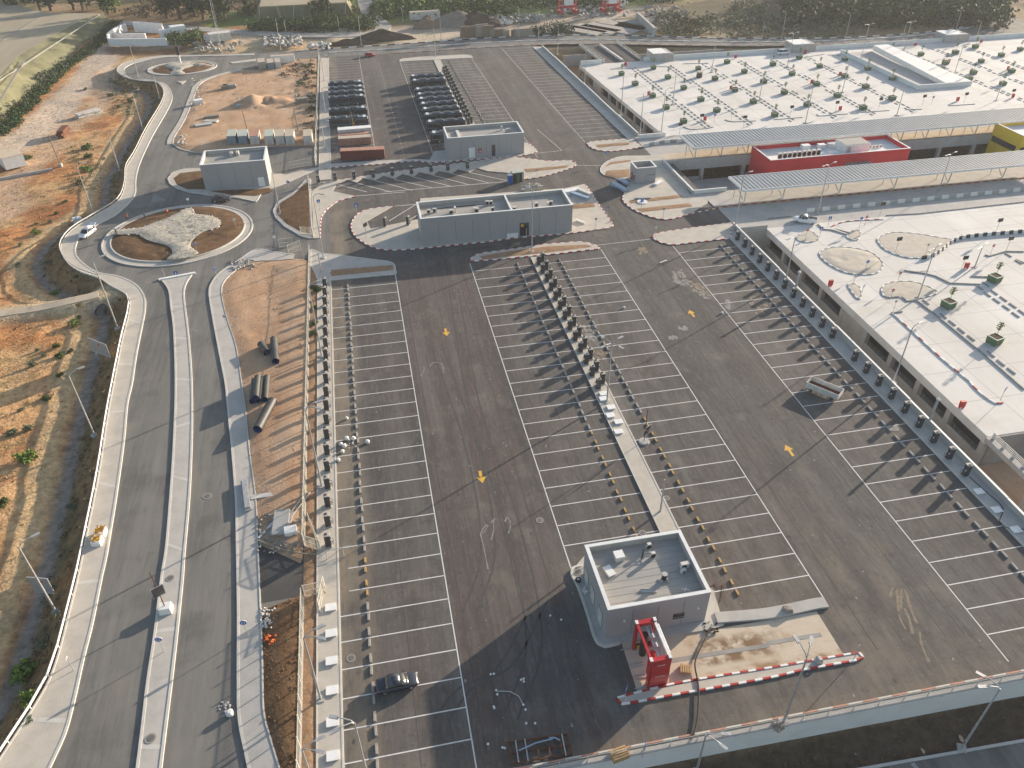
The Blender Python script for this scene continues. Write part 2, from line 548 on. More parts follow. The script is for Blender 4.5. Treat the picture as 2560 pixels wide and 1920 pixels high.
layered('dirt_orange', (0.40, 0.205, 0.095), [((0.50, 0.30, 0.155), 0.10, 0.42, 0.66, 0.8, None, 0.0), ((0.27, 0.125, 0.055), 0.30, 0.5, 0.75, 0.7, (1, 0.3, 1), 4.0), ((0.20, 0.105, 0.055), 1.6, 0.55, 0.78, 0.5, None, 6.0), ((0.52, 0.36, 0.22), 4.0, 0.58, 0.8, 0.4, None, 1.0)], rough=0.97, spec=0.1, bump=0.7, bscale=3.0)
layered('dirt_bed', (0.30, 0.19, 0.115), [((0.22, 0.13, 0.075), 0.8, 0.42, 0.7, 0.8, None, 0.0), ((0.40, 0.29, 0.19), 2.0, 0.5, 0.75, 0.6, None, 4.0)], rough=0.97, spec=0.1, bump=0.7, bscale=3.0)
layered('dirt_tan', (0.43, 0.27, 0.165), [((0.50, 0.36, 0.245), 0.10, 0.42, 0.66, 0.8, None, 0.0), ((0.31, 0.175, 0.10), 0.35, 0.5, 0.75, 0.7, (1, 0.25, 1), 4.0), ((0.24, 0.14, 0.085), 2.0, 0.55, 0.78, 0.5, None, 6.0)], rough=0.97, spec=0.1, bump=0.7, bscale=3.0)
layered('soil_brown', (0.135, 0.078, 0.042), [((0.20, 0.125, 0.07), 0.5, 0.45, 0.7, 0.8, None, 0.0), ((0.075, 0.043, 0.025), 1.5, 0.5, 0.75, 0.8, None, 3.0), ((0.26, 0.165, 0.09), 5.0, 0.58, 0.8, 0.4, None, 1.0)], rough=0.98, spec=0.1, bump=1.0, bscale=2.5)
layered('soil_dark', (0.085, 0.062, 0.045), [((0.12, 0.09, 0.065), 0.5, 0.45, 0.7, 0.8, None, 0.0), ((0.05, 0.037, 0.028), 1.5, 0.5, 0.75, 0.7, None, 3.0)], rough=0.98, spec=0.1, bump=0.8, bscale=2.5)
layered('sand_pale', (0.52, 0.42, 0.31), [((0.58, 0.49, 0.38), 0.2, 0.42, 0.7, 0.8, None, 0.0), ((0.36, 0.255, 0.16), 0.45, 0.55, 0.75, 0.7, None, 3.0), ((0.22, 0.13, 0.07), 0.7, 0.66, 0.85, 0.6, None, 12.0)], rough=0.96, spec=0.1, bump=0.35, bscale=4)
layered('wash_slab', (0.50, 0.42, 0.325), [((0.56, 0.485, 0.39), 0.3, 0.42, 0.7, 0.8, None, 0.0), ((0.36, 0.235, 0.13), 0.28, 0.52, 0.72, 0.75, None, 3.0), ((0.40, 0.30, 0.19), 1.2, 0.55, 0.8, 0.6, (0.3, 1.2, 1), 12.0), ((0.17, 0.10, 0.05), 0.55, 0.40, 0.56, .9, None, 2.0, ((30, 32, 38, 43), (46.6, 47.4, 49.6, 51))), ((0.24, 0.15, 0.08), 0.5, 0.46, 0.62, .8, (.5, 1, 1), 8.0, ((30, 32, 47, 50), (43.5, 44.5, 46, 46.6)))], rough=0.95, spec=0.1, bump=0.25, bscale=4)
layered('roof_membrane', (0.35, 0.335, 0.305), [((0.27, 0.26, 0.24), 0.5, 0.45, 0.7, 0.7, (0.3, 1, 1), 0.0), ((0.42, 0.385, 0.33), 0.4, 0.5, 0.8, 0.6, None, 2.0)], rough=0.9, bump=0.1, bscale=4)
layered('panel_grey', (0.315, 0.315, 0.32), [((0.285, 0.285, 0.29), 0.3, 0.42, 0.72, 0.7, None, 0.0), ((0.35, 0.34, 0.335), 0.6, 0.55, 0.8, 0.4, (1, 1, 0.15), 3.0)], rough=0.55, spec=0.4)
mat('panel_joint', (0.12, 0.12, 0.125), rough=0.8)
mat('coping', (0.70, 0.70, 0.69), (0.62, 0.62, 0.60), scale=0.8, rough=0.6)
mat('steel_galv', (0.46, 0.46, 0.45), (0.36, 0.36, 0.36), scale=1.5, rough=0.45, metal=0.35)
mat('steel_paint', (0.52, 0.51, 0.49), (0.44, 0.43, 0.41), scale=1.5, rough=0.5)
mat('fence_cream', (0.62, 0.585, 0.50), (0.54, 0.50, 0.42), scale=1.2, rough=0.6)
mat('white_paint', (0.76, 0.755, 0.74), (0.66, 0.65, 0.63), scale=1.0, rough=0.5)
mat('white_dirty', (0.62, 0.60, 0.56), (0.46, 0.43, 0.39), scale=0.8, rough=0.8)
mat('black_plastic', (0.022, 0.023, 0.026), (0.035, 0.036, 0.04), scale=2.0, rough=0.5)
mat('charger_dark', (0.035, 0.037, 0.043), (0.05, 0.052, 0.058), scale=2.0, rough=0.45, spec=0.4)
mat('charger_front', (0.075, 0.08, 0.095), (0.06, 0.064, 0.075), scale=2.0, rough=0.4, spec=0.5)
mat('charger_top', (0.46, 0.42, 0.36), (0.36, 0.33, 0.29), scale=2.0, rough=0.7)
mat('rubber', (0.025, 0.024, 0.024), (0.045, 0.043, 0.041), scale=3.0, rough=0.9)
mat('pipe_black', (0.03, 0.03, 0.031), (0.055, 0.053, 0.05), scale=1.0, rough=0.55, spec=0.4)
mat('pipe_blue', (0.03, 0.085, 0.22), (0.045, 0.11, 0.27), scale=2.0, rough=0.5)
mat('glass_dark', (0.02, 0.024, 0.03), (0.03, 0.034, 0.04), scale=1.0, rough=0.08, spec=0.7)
mat('bus_paint', (0.016, 0.026, 0.040), (0.022, 0.032, 0.048), scale=1.0, rough=0.4, spec=0.6)
mat('bus_roof', (0.07, 0.085, 0.10), (0.05, 0.06, 0.075), scale=0.8, rough=0.4, spec=0.5)
mat('bus_pale', (0.62, 0.63, 0.62), (0.5, 0.5, 0.5), scale=1.0, rough=0.35)
mat('bus_line', (0.16, 0.30, 0.30), (0.2, 0.36, 0.35), scale=1.0, rough=0.4)
mat('car_blue', (0.045, 0.052, 0.066), (0.05, 0.058, 0.072), scale=0.5, rough=0.25, spec=0.6, metal=0.3)
mat('car_white', (0.74, 0.74, 0.73), (0.68, 0.68, 0.67), scale=0.5, rough=0.3, spec=0.5)
mat('car_dark', (0.03, 0.03, 0.033), (0.04, 0.04, 0.042), scale=0.5, rough=0.25, spec=0.6)
mat('alloy', (0.5, 0.5, 0.5), (0.4, 0.4, 0.4), scale=4, rough=0.35, metal=0.7)
mat('lamp_clear', (0.7, 0.7, 0.68), (0.6, 0.6, 0.6), scale=4, rough=0.15, spec=0.7)
mat('lamp_red', (0.45, 0.02, 0.02), (0.4, 0.02, 0.02), scale=4, rough=0.2, spec=0.6)
mat('red_paint', (0.42, 0.022, 0.028), (0.36, 0.02, 0.024), scale=1.2, rough=0.35, spec=0.5)
mat('red_wall', (0.60, 0.035, 0.04), (0.54, 0.032, 0.036), scale=0.35, rough=0.6)
mat('yellow_wall', (0.72, 0.50, 0.03), (0.66, 0.45, 0.03), scale=0.35, rough=0.6)
mat('red_plastic', (0.48, 0.035, 0.03), (0.4, 0.03, 0.03), scale=1.2, rough=0.5)
mat('rust', (0.15, 0.06, 0.032), (0.09, 0.04, 0.024), scale=2.5, rough=0.9)
mat('container_red', (0.17, 0.042, 0.036), (0.13, 0.034, 0.03), scale=0.8, rough=0.7)
mat('container_rust_roof', (0.44, 0.24, 0.18), (0.34, 0.17, 0.12), scale=0.7, rough=0.8)
mat('container_blue', (0.20, 0.27, 0.31), (0.16, 0.22, 0.26), scale=0.8, rough=0.7)
mat('container_tan', (0.47, 0.41, 0.32), (0.38, 0.32, 0.25), scale=0.8, rough=0.8)
mat('trailer_green', (0.42, 0.45, 0.39), (0.36, 0.38, 0.33), scale=0.8, rough=0.8)
mat('toilet_blue', (0.06, 0.17, 0.34), (0.05, 0.14, 0.28), scale=1.0, rough=0.5)
mat('planter_green', (0.085, 0.16, 0.085), (0.06, 0.12, 0.065), scale=1.5, rough=0.6)
mat('planter_rim', (0.34, 0.40, 0.33), (0.30, 0.35, 0.29), scale=1.5, rough=0.6)
mat('roof_sheet', (0.33, 0.34, 0.345), (0.29, 0.30, 0.305), scale=0.25, rough=0.45, metal=0.2, spec=0.4)
mat('wood_pallet', (0.48, 0.33, 0.17), (0.36, 0.23, 0.11), scale=2.5, rough=0.85)
mat('timber_grey', (0.30, 0.265, 0.22), (0.22, 0.19, 0.155), scale=2.0, rough=0.9)
mat('wood_pole', (0.24, 0.175, 0.12), (0.17, 0.12, 0.08), scale=3.0, rough=0.9)
mat('sign_blue', (0.02, 0.10, 0.42), (0.02, 0.09, 0.38), scale=2.0, rough=0.4)
mat('sign_back', (0.40, 0.40, 0.40), (0.33, 0.33, 0.33), scale=1.2, rough=0.5, metal=0.3)
mat('solar_panel', (0.018, 0.02, 0.026), (0.024, 0.026, 0.034), scale=2.0, rough=0.2, spec=0.6)
mat('cable_black', (0.03, 0.028, 0.026), (0.05, 0.046, 0.042), scale=3.0, rough=0.8)
mat('cable_tan', (0.32, 0.27, 0.20), (0.24, 0.2, 0.15), scale=3.0, rough=0.8)
mat('orange_vest', (0.75, 0.16, 0.04), (0.68, 0.14, 0.04), scale=3.0, rough=0.8)
mat('cloth_dark', (0.05, 0.048, 0.05), (0.035, 0.034, 0.036), scale=3.0, rough=0.9)
mat('cloth_tan', (0.33, 0.27, 0.2), (0.27, 0.22, 0.16), scale=3.0, rough=0.9)
mat('skin', (0.34, 0.20, 0.135), (0.30, 0.17, 0.115), scale=5.0, rough=0.6)
mat('bag_white', (0.72, 0.715, 0.70), (0.58, 0.57, 0.55), scale=2.5, rough=0.85, bump=0.4, bscale=5)
mat('rubble_white', (0.60, 0.575, 0.53), (0.38, 0.35, 0.31), scale=2.0, rough=0.95)
mat('rubble_grey', (0.34, 0.32, 0.29), (0.22, 0.205, 0.185), scale=2.0, rough=0.95)
mat('gravel_pile', (0.27, 0.23, 0.18), (0.19, 0.16, 0.125), scale=1.2, rough=0.97, bump=0.8, bscale=3)
mat('manhole_iron', (0.10, 0.095, 0.09), (0.16, 0.15, 0.14), scale=4.0, rough=0.7)
mat('manhole_ring', (0.30, 0.285, 0.26), (0.24, 0.225, 0.2), scale=3.0, rough=0.9)
mat('foil_blue', (0.28, 0.37, 0.46), (0.23, 0.31, 0.40), scale=0.8, rough=0.5)
mat('spill_white', (0.27, 0.255, 0.235), (0.19, 0.178, 0.165), scale=1.5, rough=0.95)
mat('tyre_mark', (0.062, 0.058, 0.055), (0.085, 0.08, 0.075), scale=1.5, rough=0.95)
mat('spill_orange', (0.25, 0.20, 0.14), (0.18, 0.145, 0.105), scale=1.5, rough=0.95)
mat('stone_white', (0.47, 0.435, 0.37), (0.31, 0.275, 0.215), scale=1.3, rough=0.95, bump=0.6, bscale=3)
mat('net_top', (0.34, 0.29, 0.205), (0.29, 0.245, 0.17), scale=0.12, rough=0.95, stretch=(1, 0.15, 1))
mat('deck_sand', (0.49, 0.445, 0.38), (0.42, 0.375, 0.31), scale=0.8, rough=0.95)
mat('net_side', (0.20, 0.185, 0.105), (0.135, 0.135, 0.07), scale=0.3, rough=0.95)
mat('grey_dust', (0.36, 0.335, 0.30), (0.28, 0.26, 0.23), scale=0.3, rough=0.96)
mat('sapling_leaf', (0.17, 0.21, 0.05), (0.12, 0.16, 0.04), scale=2.0, rough=0.8)
mat('bark', (0.16, 0.12, 0.085), (0.11, 0.08, 0.055), scale=4.0, rough=0.95)
mat('leaf_dark', (0.026, 0.048, 0.017), (0.045, 0.072, 0.024), scale=0.35, rough=0.8, spec=0.2)
mat('leaf_mid', (0.062, 0.105, 0.026), (0.042, 0.075, 0.02), scale=0.35, rough=0.8, spec=0.2)
mat('leaf_bright', (0.14, 0.21, 0.04), (0.10, 0.15, 0.032), scale=0.3, rough=0.8, spec=0.2)
mat('leaf_dry', (0.24, 0.175, 0.075), (0.17, 0.13, 0.055), scale=0.5, rough=0.9, spec=0.1)
mat('leaf_grey', (0.17, 0.18, 0.11), (0.12, 0.13, 0.075), scale=0.5, rough=0.9, spec=0.1)
mat('leaf_brown', (0.13, 0.092, 0.05), (0.085, 0.062, 0.035), scale=0.5, rough=0.9, spec=0.1)

# terrain: colour per vertex (kinds of soil) plus fine procedural grain
tm = bpy.data.materials.new('terrain'); tm.use_nodes = True
nt = tm.node_tree; b = nt.nodes['Principled BSDF']
b.inputs['Roughness'].default_value = 0.97; b.inputs['Specular IOR Level'].default_value = 0.1
at = nd(nt, 'ShaderNodeVertexColor', layer_name='soil')
src = nd(nt, 'ShaderNodeTexCoord').outputs['Object']
f1 = noisefac(nt, src, 0.9, 0.35, 0.7, 1.0)
hs = nd(nt, 'ShaderNodeMix', data_type='RGBA', blend_type='MULTIPLY')
hs.inputs[0].default_value = 1.0
ramp = nd(nt, 'ShaderNodeMix', data_type='RGBA')
ramp.inputs[6].default_value = (1.22, 1.18, 1.12, 1); ramp.inputs[7].default_value = (0.66, 0.62, 0.58, 1)
nt.links.new(f1, ramp.inputs[0])
nt.links.new(at.outputs[0], hs.inputs[6]); nt.links.new(ramp.outputs[2], hs.inputs[7])
c = hs.outputs[2]
c = mixlayer(nt, c, (0.16, 0.11, 0.06), noisefac(nt, src, 2.6, 0.55, 0.72, 0.7, off=3.0))
c = mixlayer(nt, c, (0.55, 0.43, 0.29), noisefac(nt, src, 3.5, 0.64, 0.82, 0.45, off=8.0))
nt.links.new(c, b.inputs['Base Color'])
bn = nd(nt, 'ShaderNodeTexNoise'); bn.inputs['Scale'].default_value = 2.2; bn.inputs['Detail'].default_value = 4
nt.links.new(src, bn.inputs['Vector'])
bp = nd(nt, 'ShaderNodeBump'); bp.inputs['Strength'].default_value = 0.9; bp.inputs['Distance'].default_value = 0.15
nt.links.new(bn.outputs[0], bp.inputs['Height']); nt.links.new(bp.outputs[0], b.inputs['Normal'])
MATS['terrain'] = tm
# --- ground lines (traced on the ground plane)
L_OUT = ql([(0, 3, [(0, 1590), (300, 1130), (430, 900), (520, 640), (610, 280), (680, 0)]),
            (0, 2, [(770, 1220), (860, 760), (930, 300), (985, 0)]),
            (0, 1, [(1060, 1280), (1115, 1060), (1125, 950), (1085, 880), (950, 805), (860, 745), (700, 690), (590, 615), (525, 500), (560, 400),
                    (650, 310), (800, 220), (1020, 80)]),
            (0, 0, [(1082, 1600), (1095, 1450), (1170, 1320), (1270, 1120), (1400, 900), (1420, 800), (1370, 720), (1290, 692), (1180, 690),
                    (1080, 665), (1015, 620), (1025, 580), (1080, 545), (1190, 515), (1400, 482), (1700, 478), (2200, 465)])])
L_IN = ql([(0, 3, [(430, 1655), (560, 1370), (640, 1080), (720, 720), (800, 400), (880, 0)]),
           (0, 2, [(920, 1480), (1000, 1000), (1070, 500), (1100, 180), (1140, 0)]),
           (0, 1, [(1180, 1400), (1240, 1100), (1255, 1000), (1245, 900), (1170, 800), (1020, 730), (850, 700), (720, 620), (655, 540), (660, 450),
                   (720, 360), (870, 270), (1000, 200), (1130, 80), (1170, 0)]),
           (0, 0, [(1172, 1560), (1205, 1420), (1310, 1190), (1420, 1000), (1480, 880), (1480, 800), (1430, 730), (1340, 705), (1220, 697),
                   (1110, 670), (1070, 610), (1100, 575), (1190, 540), (1400, 500), (1700, 488), (2200, 478)])])
# the first points run on below the frame
def extend(pts, d=14.0):
    v = (pts[0] - pts[1]).normalized()
    return [pts[0] + v * d] + list(pts)
L_OUT = smooth_line(extend(L_OUT), 1.2)
L_IN = smooth_line(extend(L_IN), 1.2)
R_L = ql([(0, 3, [(2150, 1655), (2070, 1250), (2060, 900), (2060, 300)]),
          (0, 2, [(2050, 1400), (2040, 1000), (2010, 600), (1970, 200)]),
          (0, 1, [(1950, 1655), (1900, 1400), (1840, 1080), (1810, 880), (1830, 790), (1900, 700), (2050, 600)]),
          (1, 1, [(0, 500), (150, 520), (330, 545)])])
R_R = ql([(1, 3, [(200, 1655), (110, 1350), (65, 1150), (55, 700), (40, 300)]),
          (1, 2, [(20, 1500), (0, 1000)]), (0, 2, [(2160, 600), (2120, 200)]),
          (0, 1, [(2090, 1655), (2040, 1330), (1960, 1080), (1915, 860), (1960, 750), (2100, 640)]),
          (1, 1, [(0, 600), (150, 595), (330, 580)])])
R_L = smooth_line(extend(R_L), 1.2); R_R = smooth_line(extend(R_R), 1.2)
M_L = ql([(0, 3, [(1190, 1655), (1240, 1250), (1280, 900), (1340, 500), (1400, 0)]), (0, 2, [(1440, 1400), (1480, 900), (1505, 500), (1520, 0)]),
          (0, 1, [(1505, 1200), (1480, 1000), (1460, 850), (1400, 760)])])
M_R = ql([(0, 3, [(1390, 1655), (1440, 1250), (1490, 850), (1540, 400), (1580, 0)]), (0, 2, [(1590, 1500), (1630, 1050), (1650, 700), (1660, 300)]),
          (0, 1, [(1655, 1600), (1630, 1250), (1600, 1000), (1590, 860), (1620, 770), (1668, 706)])])
M_L = smooth_line(extend(M_L), 1.2); M_R = smooth_line(extend(M_R), 1.2)
HW_N = [Vector(p) for p in [(-45, 340, 0), (-11.5, 334.6, 0), (20, 334.2, 0), (61, 334.6, 0), (94, 331.5, 0), (142, 317, 0), (172, 309.5, 0), (209, 304.5, 0), (262, 303, 0), (300, 306, 0)]]
HW_F = [Vector(p) for p in [(-45, 347, 0), (-11, 347.4, 0), (9, 347.8, 0), (69, 350, 0), (110, 343, 0), (148, 329, 0), (176, 321, 0), (212, 315, 0), (252, 317, 0), (278, 327, 0), (300, 345, 0), (330, 392, 0)]]
HW_N = smooth_line(HW_N, 3.0); HW_F = smooth_line(HW_F, 3.0)
WALL_A = q(2, 3, 480, 1640, 0.15); WALL_B = q(3, 3, 2212, 870, 0.15)
_wd = (WALL_B - WALL_A).normalized()
WALL_L = WALL_A - _wd * 34; WALL_R = WALL_B + _wd * 18

# --- terrain sheet
def lines(*segs):
    out = []
    for a, b, s in segs:
        out += list(np.arange(a, b, s))
    return np.array(out)
gx = lines((-2600, -400, 180), (-400, -170, 12), (-170, -78, 1.6), (-78, -30, 0.8), (-30, 90, 2.5), (90, 340, 4.0), (340, 600, 20), (600, 2600, 180))
gy = lines((-500, 0, 60), (0, 44, 2.0), (44, 225, 0.9), (225, 330, 1.3), (330, 420, 1.8), (420, 560, 4.0), (560, 900, 15), (900, 3400, 160))
GX, GY = np.meshgrid(gx, gy, indexing='ij')
TX, TY = GX.ravel(), GY.ravel()
paved_out = [(p.x, p.y) for p in L_OUT]
PAVED = paved_out + [(p.x, p.y) for p in HW_F] + [(330, 310), (300, 303), (262, 300), (84, 300), (82, 300), (82, WALL_R.y), (WALL_R.x, WALL_R.y), (WALL_L.x, WALL_L.y), (-30, 20)]
near = (TX > -200) & (TX < 360) & (TY > 0) & (TY < 480)
dL = np.full(TX.shape, 1e3)
_i = np.where(near & (TX < 0))[0]
dL[_i] = dist_poly(TX[_i], TY[_i], L_OUT)
inside = inpoly(TX, TY, PAVED)
leftside = (~inside) & (TX < -8) & (TY < 420)
n1 = vnoise(TX, TY, 22, 1); n2 = vnoise(TX, TY, 5.5, 2); n3 = vnoise(TX, TY, 2.2, 3, 3)
TZ = np.full(TX.shape, -0.25) + (n1 - 0.5) * 0.8 + (n2 - 0.5) * 0.3
far_up = sstep(420, 900, TY)
TZ += far_up * (vnoise(TX, TY, 160, 5) - 0.3) * 10
# left land lies lower than the road; a drain runs along the road foot
land = -2.1 + (n1 - 0.5) * 0.8 + (n2 - 0.5) * 0.45 + (n3 - 0.5) * 0.2 + sstep(30, 62, dL) * 1.4
prof = np.interp(dL, [0, 0.7, 4.4, 5.2, 6.6, 8.4, 11], [-0.02, -0.06, -2.75, -3.0, -3.0, -2.1, -2.1])
w = sstep(8.0, 12.5, dL)
zl = prof * (1 - w) + land * w + (n2 - 0.5) * 0.55 * sstep(1.0, 3.0, dL) * (1 - w)
fade = sstep(388, 336, TY)           # towards the compound the ground comes up
zl = zl * fade + (1 - fade) * (-0.25 + (n2 - 0.5) * 0.4)
TZ = np.where(leftside, zl, TZ)
# foot path that crosses the drain on a low bank
PATH_C = [q(0, 1, 980, 830, -0.05), q(0, 1, 850, 880, -0.15), q(0, 1, 560, 950, -0.6), q(0, 1, 330, 1000, -1.2), q(0, 1, 0, 1050, -1.8), q(0, 1, -400, 1140, -1.9)]
PATH = smooth_line(PATH_C, 1.0)
_j = np.where((TX > -110) & (TX < -40) & (TY > 110) & (TY < 180))[0]
pa = np.array([(p.x, p.y, p.z) for p in PATH])
dd = np.hypot(TX[_j][:, None] - pa[None, :, 0], TY[_j][:, None] - pa[None, :, 1])
dm = dd.min(1); pz = pa[dd.argmin(1), 2]
wp = 1 - sstep(1.5, 4.6, dm)
lf = leftside[_j]
TZ[_j] = np.where(lf, np.maximum(TZ[_j], TZ[_j] * (1 - wp) + (pz - 0.12) * wp), TZ[_j])
TZ[_j] = np.where(lf & (dm < 1.9), pz - 0.12, TZ[_j])
# under the paving, below the retaining wall and in the pits of the decks
din = dist_poly(TX, TY, PAVED, True)
TZ = np.where(inside & (din > 0.9), -0.9, np.where(inside, np.minimum(TZ, -0.12), TZ))
wl = (TX - WALL_A.x) * (-_wd.y) + (TY - WALL_A.y) * _wd.x          # signed distance from the wall line
lowz = -4.1 + (n2 - 0.5) * 0.35 + (n1 - 0.5) * 0.3
_la = q(3, 3, 900, 1655, -4.2)
lowz = np.where(wl < (_la.x - WALL_A.x) * (-_wd.y) + (_la.y - WALL_A.y) * _wd.x - 0.2, -4.7, lowz)
TZ = np.where((wl < 1.0) & (TX > -8), lowz, TZ)
TZ = np.where((TX > 82.2) & (TX < 330) & (TY < 299.5) & ((TY > WALL_R.y)), -9.0, TZ)
BASIN = [(78, 329), (82, 299), (84, 299), (84, 290), (150, 290), (150, 311), (120, 321), (95, 328)]
inb = inpoly(TX, TY, BASIN)
TZ = np.where(inb, -4.5 + (n2 - 0.5) * 0.5, TZ)

def terrain_z(x, y):
    i = min(max(np.searchsorted(gx, x) - 1, 0), len(gx) - 2); j = min(max(np.searchsorted(gy, y) - 1, 0), len(gy) - 2)
    ZZ = TZ.reshape(GX.shape)
    u = (x - gx[i]) / (gx[i + 1] - gx[i]); v = (y - gy[j]) / (gy[j + 1] - gy[j])
    return float(ZZ[i, j] * (1 - u) * (1 - v) + ZZ[i + 1, j] * u * (1 - v) + ZZ[i, j + 1] * (1 - u) * v + ZZ[i + 1, j + 1] * u * v)

def qt(c, r, x, y):
    """point on the terrain seen at this tile pixel"""
    z = 0.0
    for _ in range(8):
        p = q(c, r, x, y, z); z = terrain_z(p.x, p.y)
    p = q(c, r, x, y, z)
    return p

# soil colours
def colr(*c): return np.array(c)[None, :]
def mixc(C, col, f): return C * (1 - f[:, None]) + colr(*col) * f[:, None]
N = len(TX)
C = np.tile(colr(0.36, 0.27, 0.175), (N, 1))
C = mixc(C, (0.22, 0.17, 0.095), sstep(0.45, 0.62, vnoise(TX, TY, 45, 8)))
C = mixc(C, (0.13, 0.13, 0.05), sstep(0.55, 0.68, vnoise(TX, TY, 30, 9)) * sstep(350, 380, TY) * 0.8)
ol = leftside & (TX > -260)
Co = np.tile(colr(0.50, 0.245, 0.105), (N, 1))
Co = mixc(Co, (0.55, 0.33, 0.165), sstep(0.45, 0.65, vnoise(TX, TY, 17, 21)))
Co = mixc(Co, (0.30, 0.125, 0.05), sstep(0.52, 0.68, vnoise(TX, TY, 9, 22)) * 0.85)
Co = mixc(Co, (0.50, 0.35, 0.19), sstep(0.52, 0.70, vnoise(TX, TY, 11, 24)) * 0.7)
Co = mixc(Co, (0.24, 0.10, 0.04), sstep(0.54, 0.66, vnoise(TX, TY, 3.2, 27)) * 0.6)
Co = mixc(Co, (0.17, 0.135, 0.06), sstep(0.60, 0.70, vnoise(TX, TY, 2.4, 28)) * 0.55)
# dry scrub on the road bank, silt in the drain
bank = (1 - sstep(4.2, 6.2, dL))
Co = mixc(Co, (0.20, 0.125, 0.065), bank * 0.85)
Co = mixc(Co, (0.13, 0.105, 0.055), bank * sstep(0.5, 0.65, vnoise(TX, TY, 4, 26)) * 0.7)
silt = sstep(4.4, 5.2, dL) * (1 - sstep(6.4, 7.3, dL))
Co = mixc(Co, (0.26, 0.235, 0.21), silt * 0.9)
edge = sstep(6.8, 8.2, dL) * (1 - sstep(9.5, 13.5, dL))
Co = mixc(Co, (0.50, 0.385, 0.225), edge * 0.75)
# pale haul track on the left
TRACK = [qt(0, 0, 60, 1290), qt(0, 0, 330, 1120), qt(0, 0, 520, 900), qt(0, 0, 700, 740), qt(0, 0, 830, 600), qt(0, 0, 900, 480), qt(0, 0, 1010, 410), qt(0, 0, 1400, 400)]
dt = np.full(N, 1e3); _k = np.where((TX < -50) & (TX > -180) & (TY > 150) & (TY < 420))[0]
dt[_k] = dist_poly(TX[_k], TY[_k], smooth_line(TRACK, 3))
Co = mixc(Co, (0.50, 0.42, 0.34), (1 - sstep(4.5, 9.0, dt + (n2 - 0.5) * 5)) * 0.95)
TRACK2 = [qt(0, 0, 900, 640), qt(0, 0, 880, 850), qt(0, 0, 760, 1010), qt(0, 0, 600, 1080), qt(0, 0, 300, 1420), qt(0, 0, 60, 1600), qt(0, 1, 100, 150), qt(0, 1, -300, 300)]
dt2 = np.full(N, 1e3); dt2[_k] = dist_poly(TX[_k], TY[_k], smooth_line(TRACK2, 3))
Co = mixc(Co, (0.46, 0.33, 0.23), (1 - sstep(2.0, 6.0, dt2 + (n2 - 0.5) * 4)) * 0.85)
BR = [qt(0, 0, 1000, 430), qt(0, 0, 1500, 440), qt(0, 0, 1800, 455), qt(0, 0, 2100, 440)]
dt3 = np.full(N, 1e3); dt3[_k] = dist_poly(TX[_k], TY[_k], BR)
Co = mixc(Co, (0.17, 0.085, 0.045), (1 - sstep(3, 9, dt3 + (n2 - 0.5) * 6)) * 0.9)
C = np.where(ol[:, None], Co, C)
# path, low ground, basin
wpath = np.zeros(N); wpath[_j] = (1 - sstep(1.6, 5.5, dm + (n2[_j] - 0.5) * 2)) * lf
C = mixc(C, (0.50, 0.41, 0.28), wpath * 0.85)
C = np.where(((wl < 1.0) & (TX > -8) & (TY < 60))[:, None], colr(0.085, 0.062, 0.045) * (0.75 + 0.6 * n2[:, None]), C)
C = np.where(inb[:, None], colr(0.30, 0.185, 0.10) * (0.8 + 0.4 * n2[:, None]), C)
# the yards beyond the main road
def blob(C, c, r, x, y, rx, ry, col, amt=0.9, jit=14):
    p = q(c, r, x, y)
    d = np.hypot((TX - p.x) / rx, (TY - p.y) / ry) + (vnoise(TX, TY, jit, int(x) % 97) - 0.5) * 0.9
    return mixc(C, col, (1 - sstep(0.8, 1.1, d)) * amt * (TY > 349))
C = blob(C, 1, 0, 500, 310, 55, 12, (0.50, 0.41, 0.30))
C = blob(C, 1, 0, 0, 400, 30, 12, (0.50, 0.39, 0.25))
C = blob(C, 1, 0, 1600, 290, 42, 14, (0.50, 0.43, 0.34))
C = blob(C, 2, 0, 100, 210, 48, 20, (0.46, 0.40, 0.32))
C = blob(C, 2, 0, 600, 130, 50, 24, (0.48, 0.44, 0.38))
C = blob(C, 2, 0, 800, 250, 34, 20, (0.34, 0.34, 0.33))
C = blob(C, 2, 0, 1750, 190, 40, 14, (0.47, 0.36, 0.22))
C = blob(C, 2, 0, 2050, 120, 36, 16, (0.43, 0.33, 0.22))
C = blob(C, 1, 0, 2100, 200, 45, 12, (0.36, 0.30, 0.24))
C = blob(C, 1, 0, 500, 130, 80, 26, (0.20, 0.16, 0.09))
C = blob(C, 0, 0, 1200, 110, 50, 26, (0.24, 0.17, 0.10))
C = blob(C, 1, 0, 1900, 20, 130, 44, (0.12, 0.18, 0.035))
C = blob(C, 3, 0, 600, 150, 110, 60, (0.085, 0.08, 0.05))
C = np.clip(C, 0.01, 0.9)

nx, ny = len(gx), len(gy)
ii, jj = np.meshgrid(np.arange(nx - 1), np.arange(ny - 1), indexing='ij')
base = (ii * ny + jj).ravel()
faces = np.stack([base, base + ny, base + ny + 1, base + 1], 1)
me = bpy.data.meshes.new('ground')
me.vertices.add(N); me.vertices.foreach_set('co', np.stack([TX, TY, TZ], 1).ravel())
me.loops.add(faces.size); me.loops.foreach_set('vertex_index', faces.ravel())
me.polygons.add(len(faces)); me.polygons.foreach_set('loop_start', np.arange(0, faces.size, 4)); me.polygons.foreach_set('loop_total', np.full(len(faces), 4))
me.update(); me.validate()
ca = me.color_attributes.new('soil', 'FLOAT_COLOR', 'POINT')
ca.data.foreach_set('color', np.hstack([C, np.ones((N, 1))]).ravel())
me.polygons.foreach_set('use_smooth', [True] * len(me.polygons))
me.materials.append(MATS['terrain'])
struct(ob('ground', me))

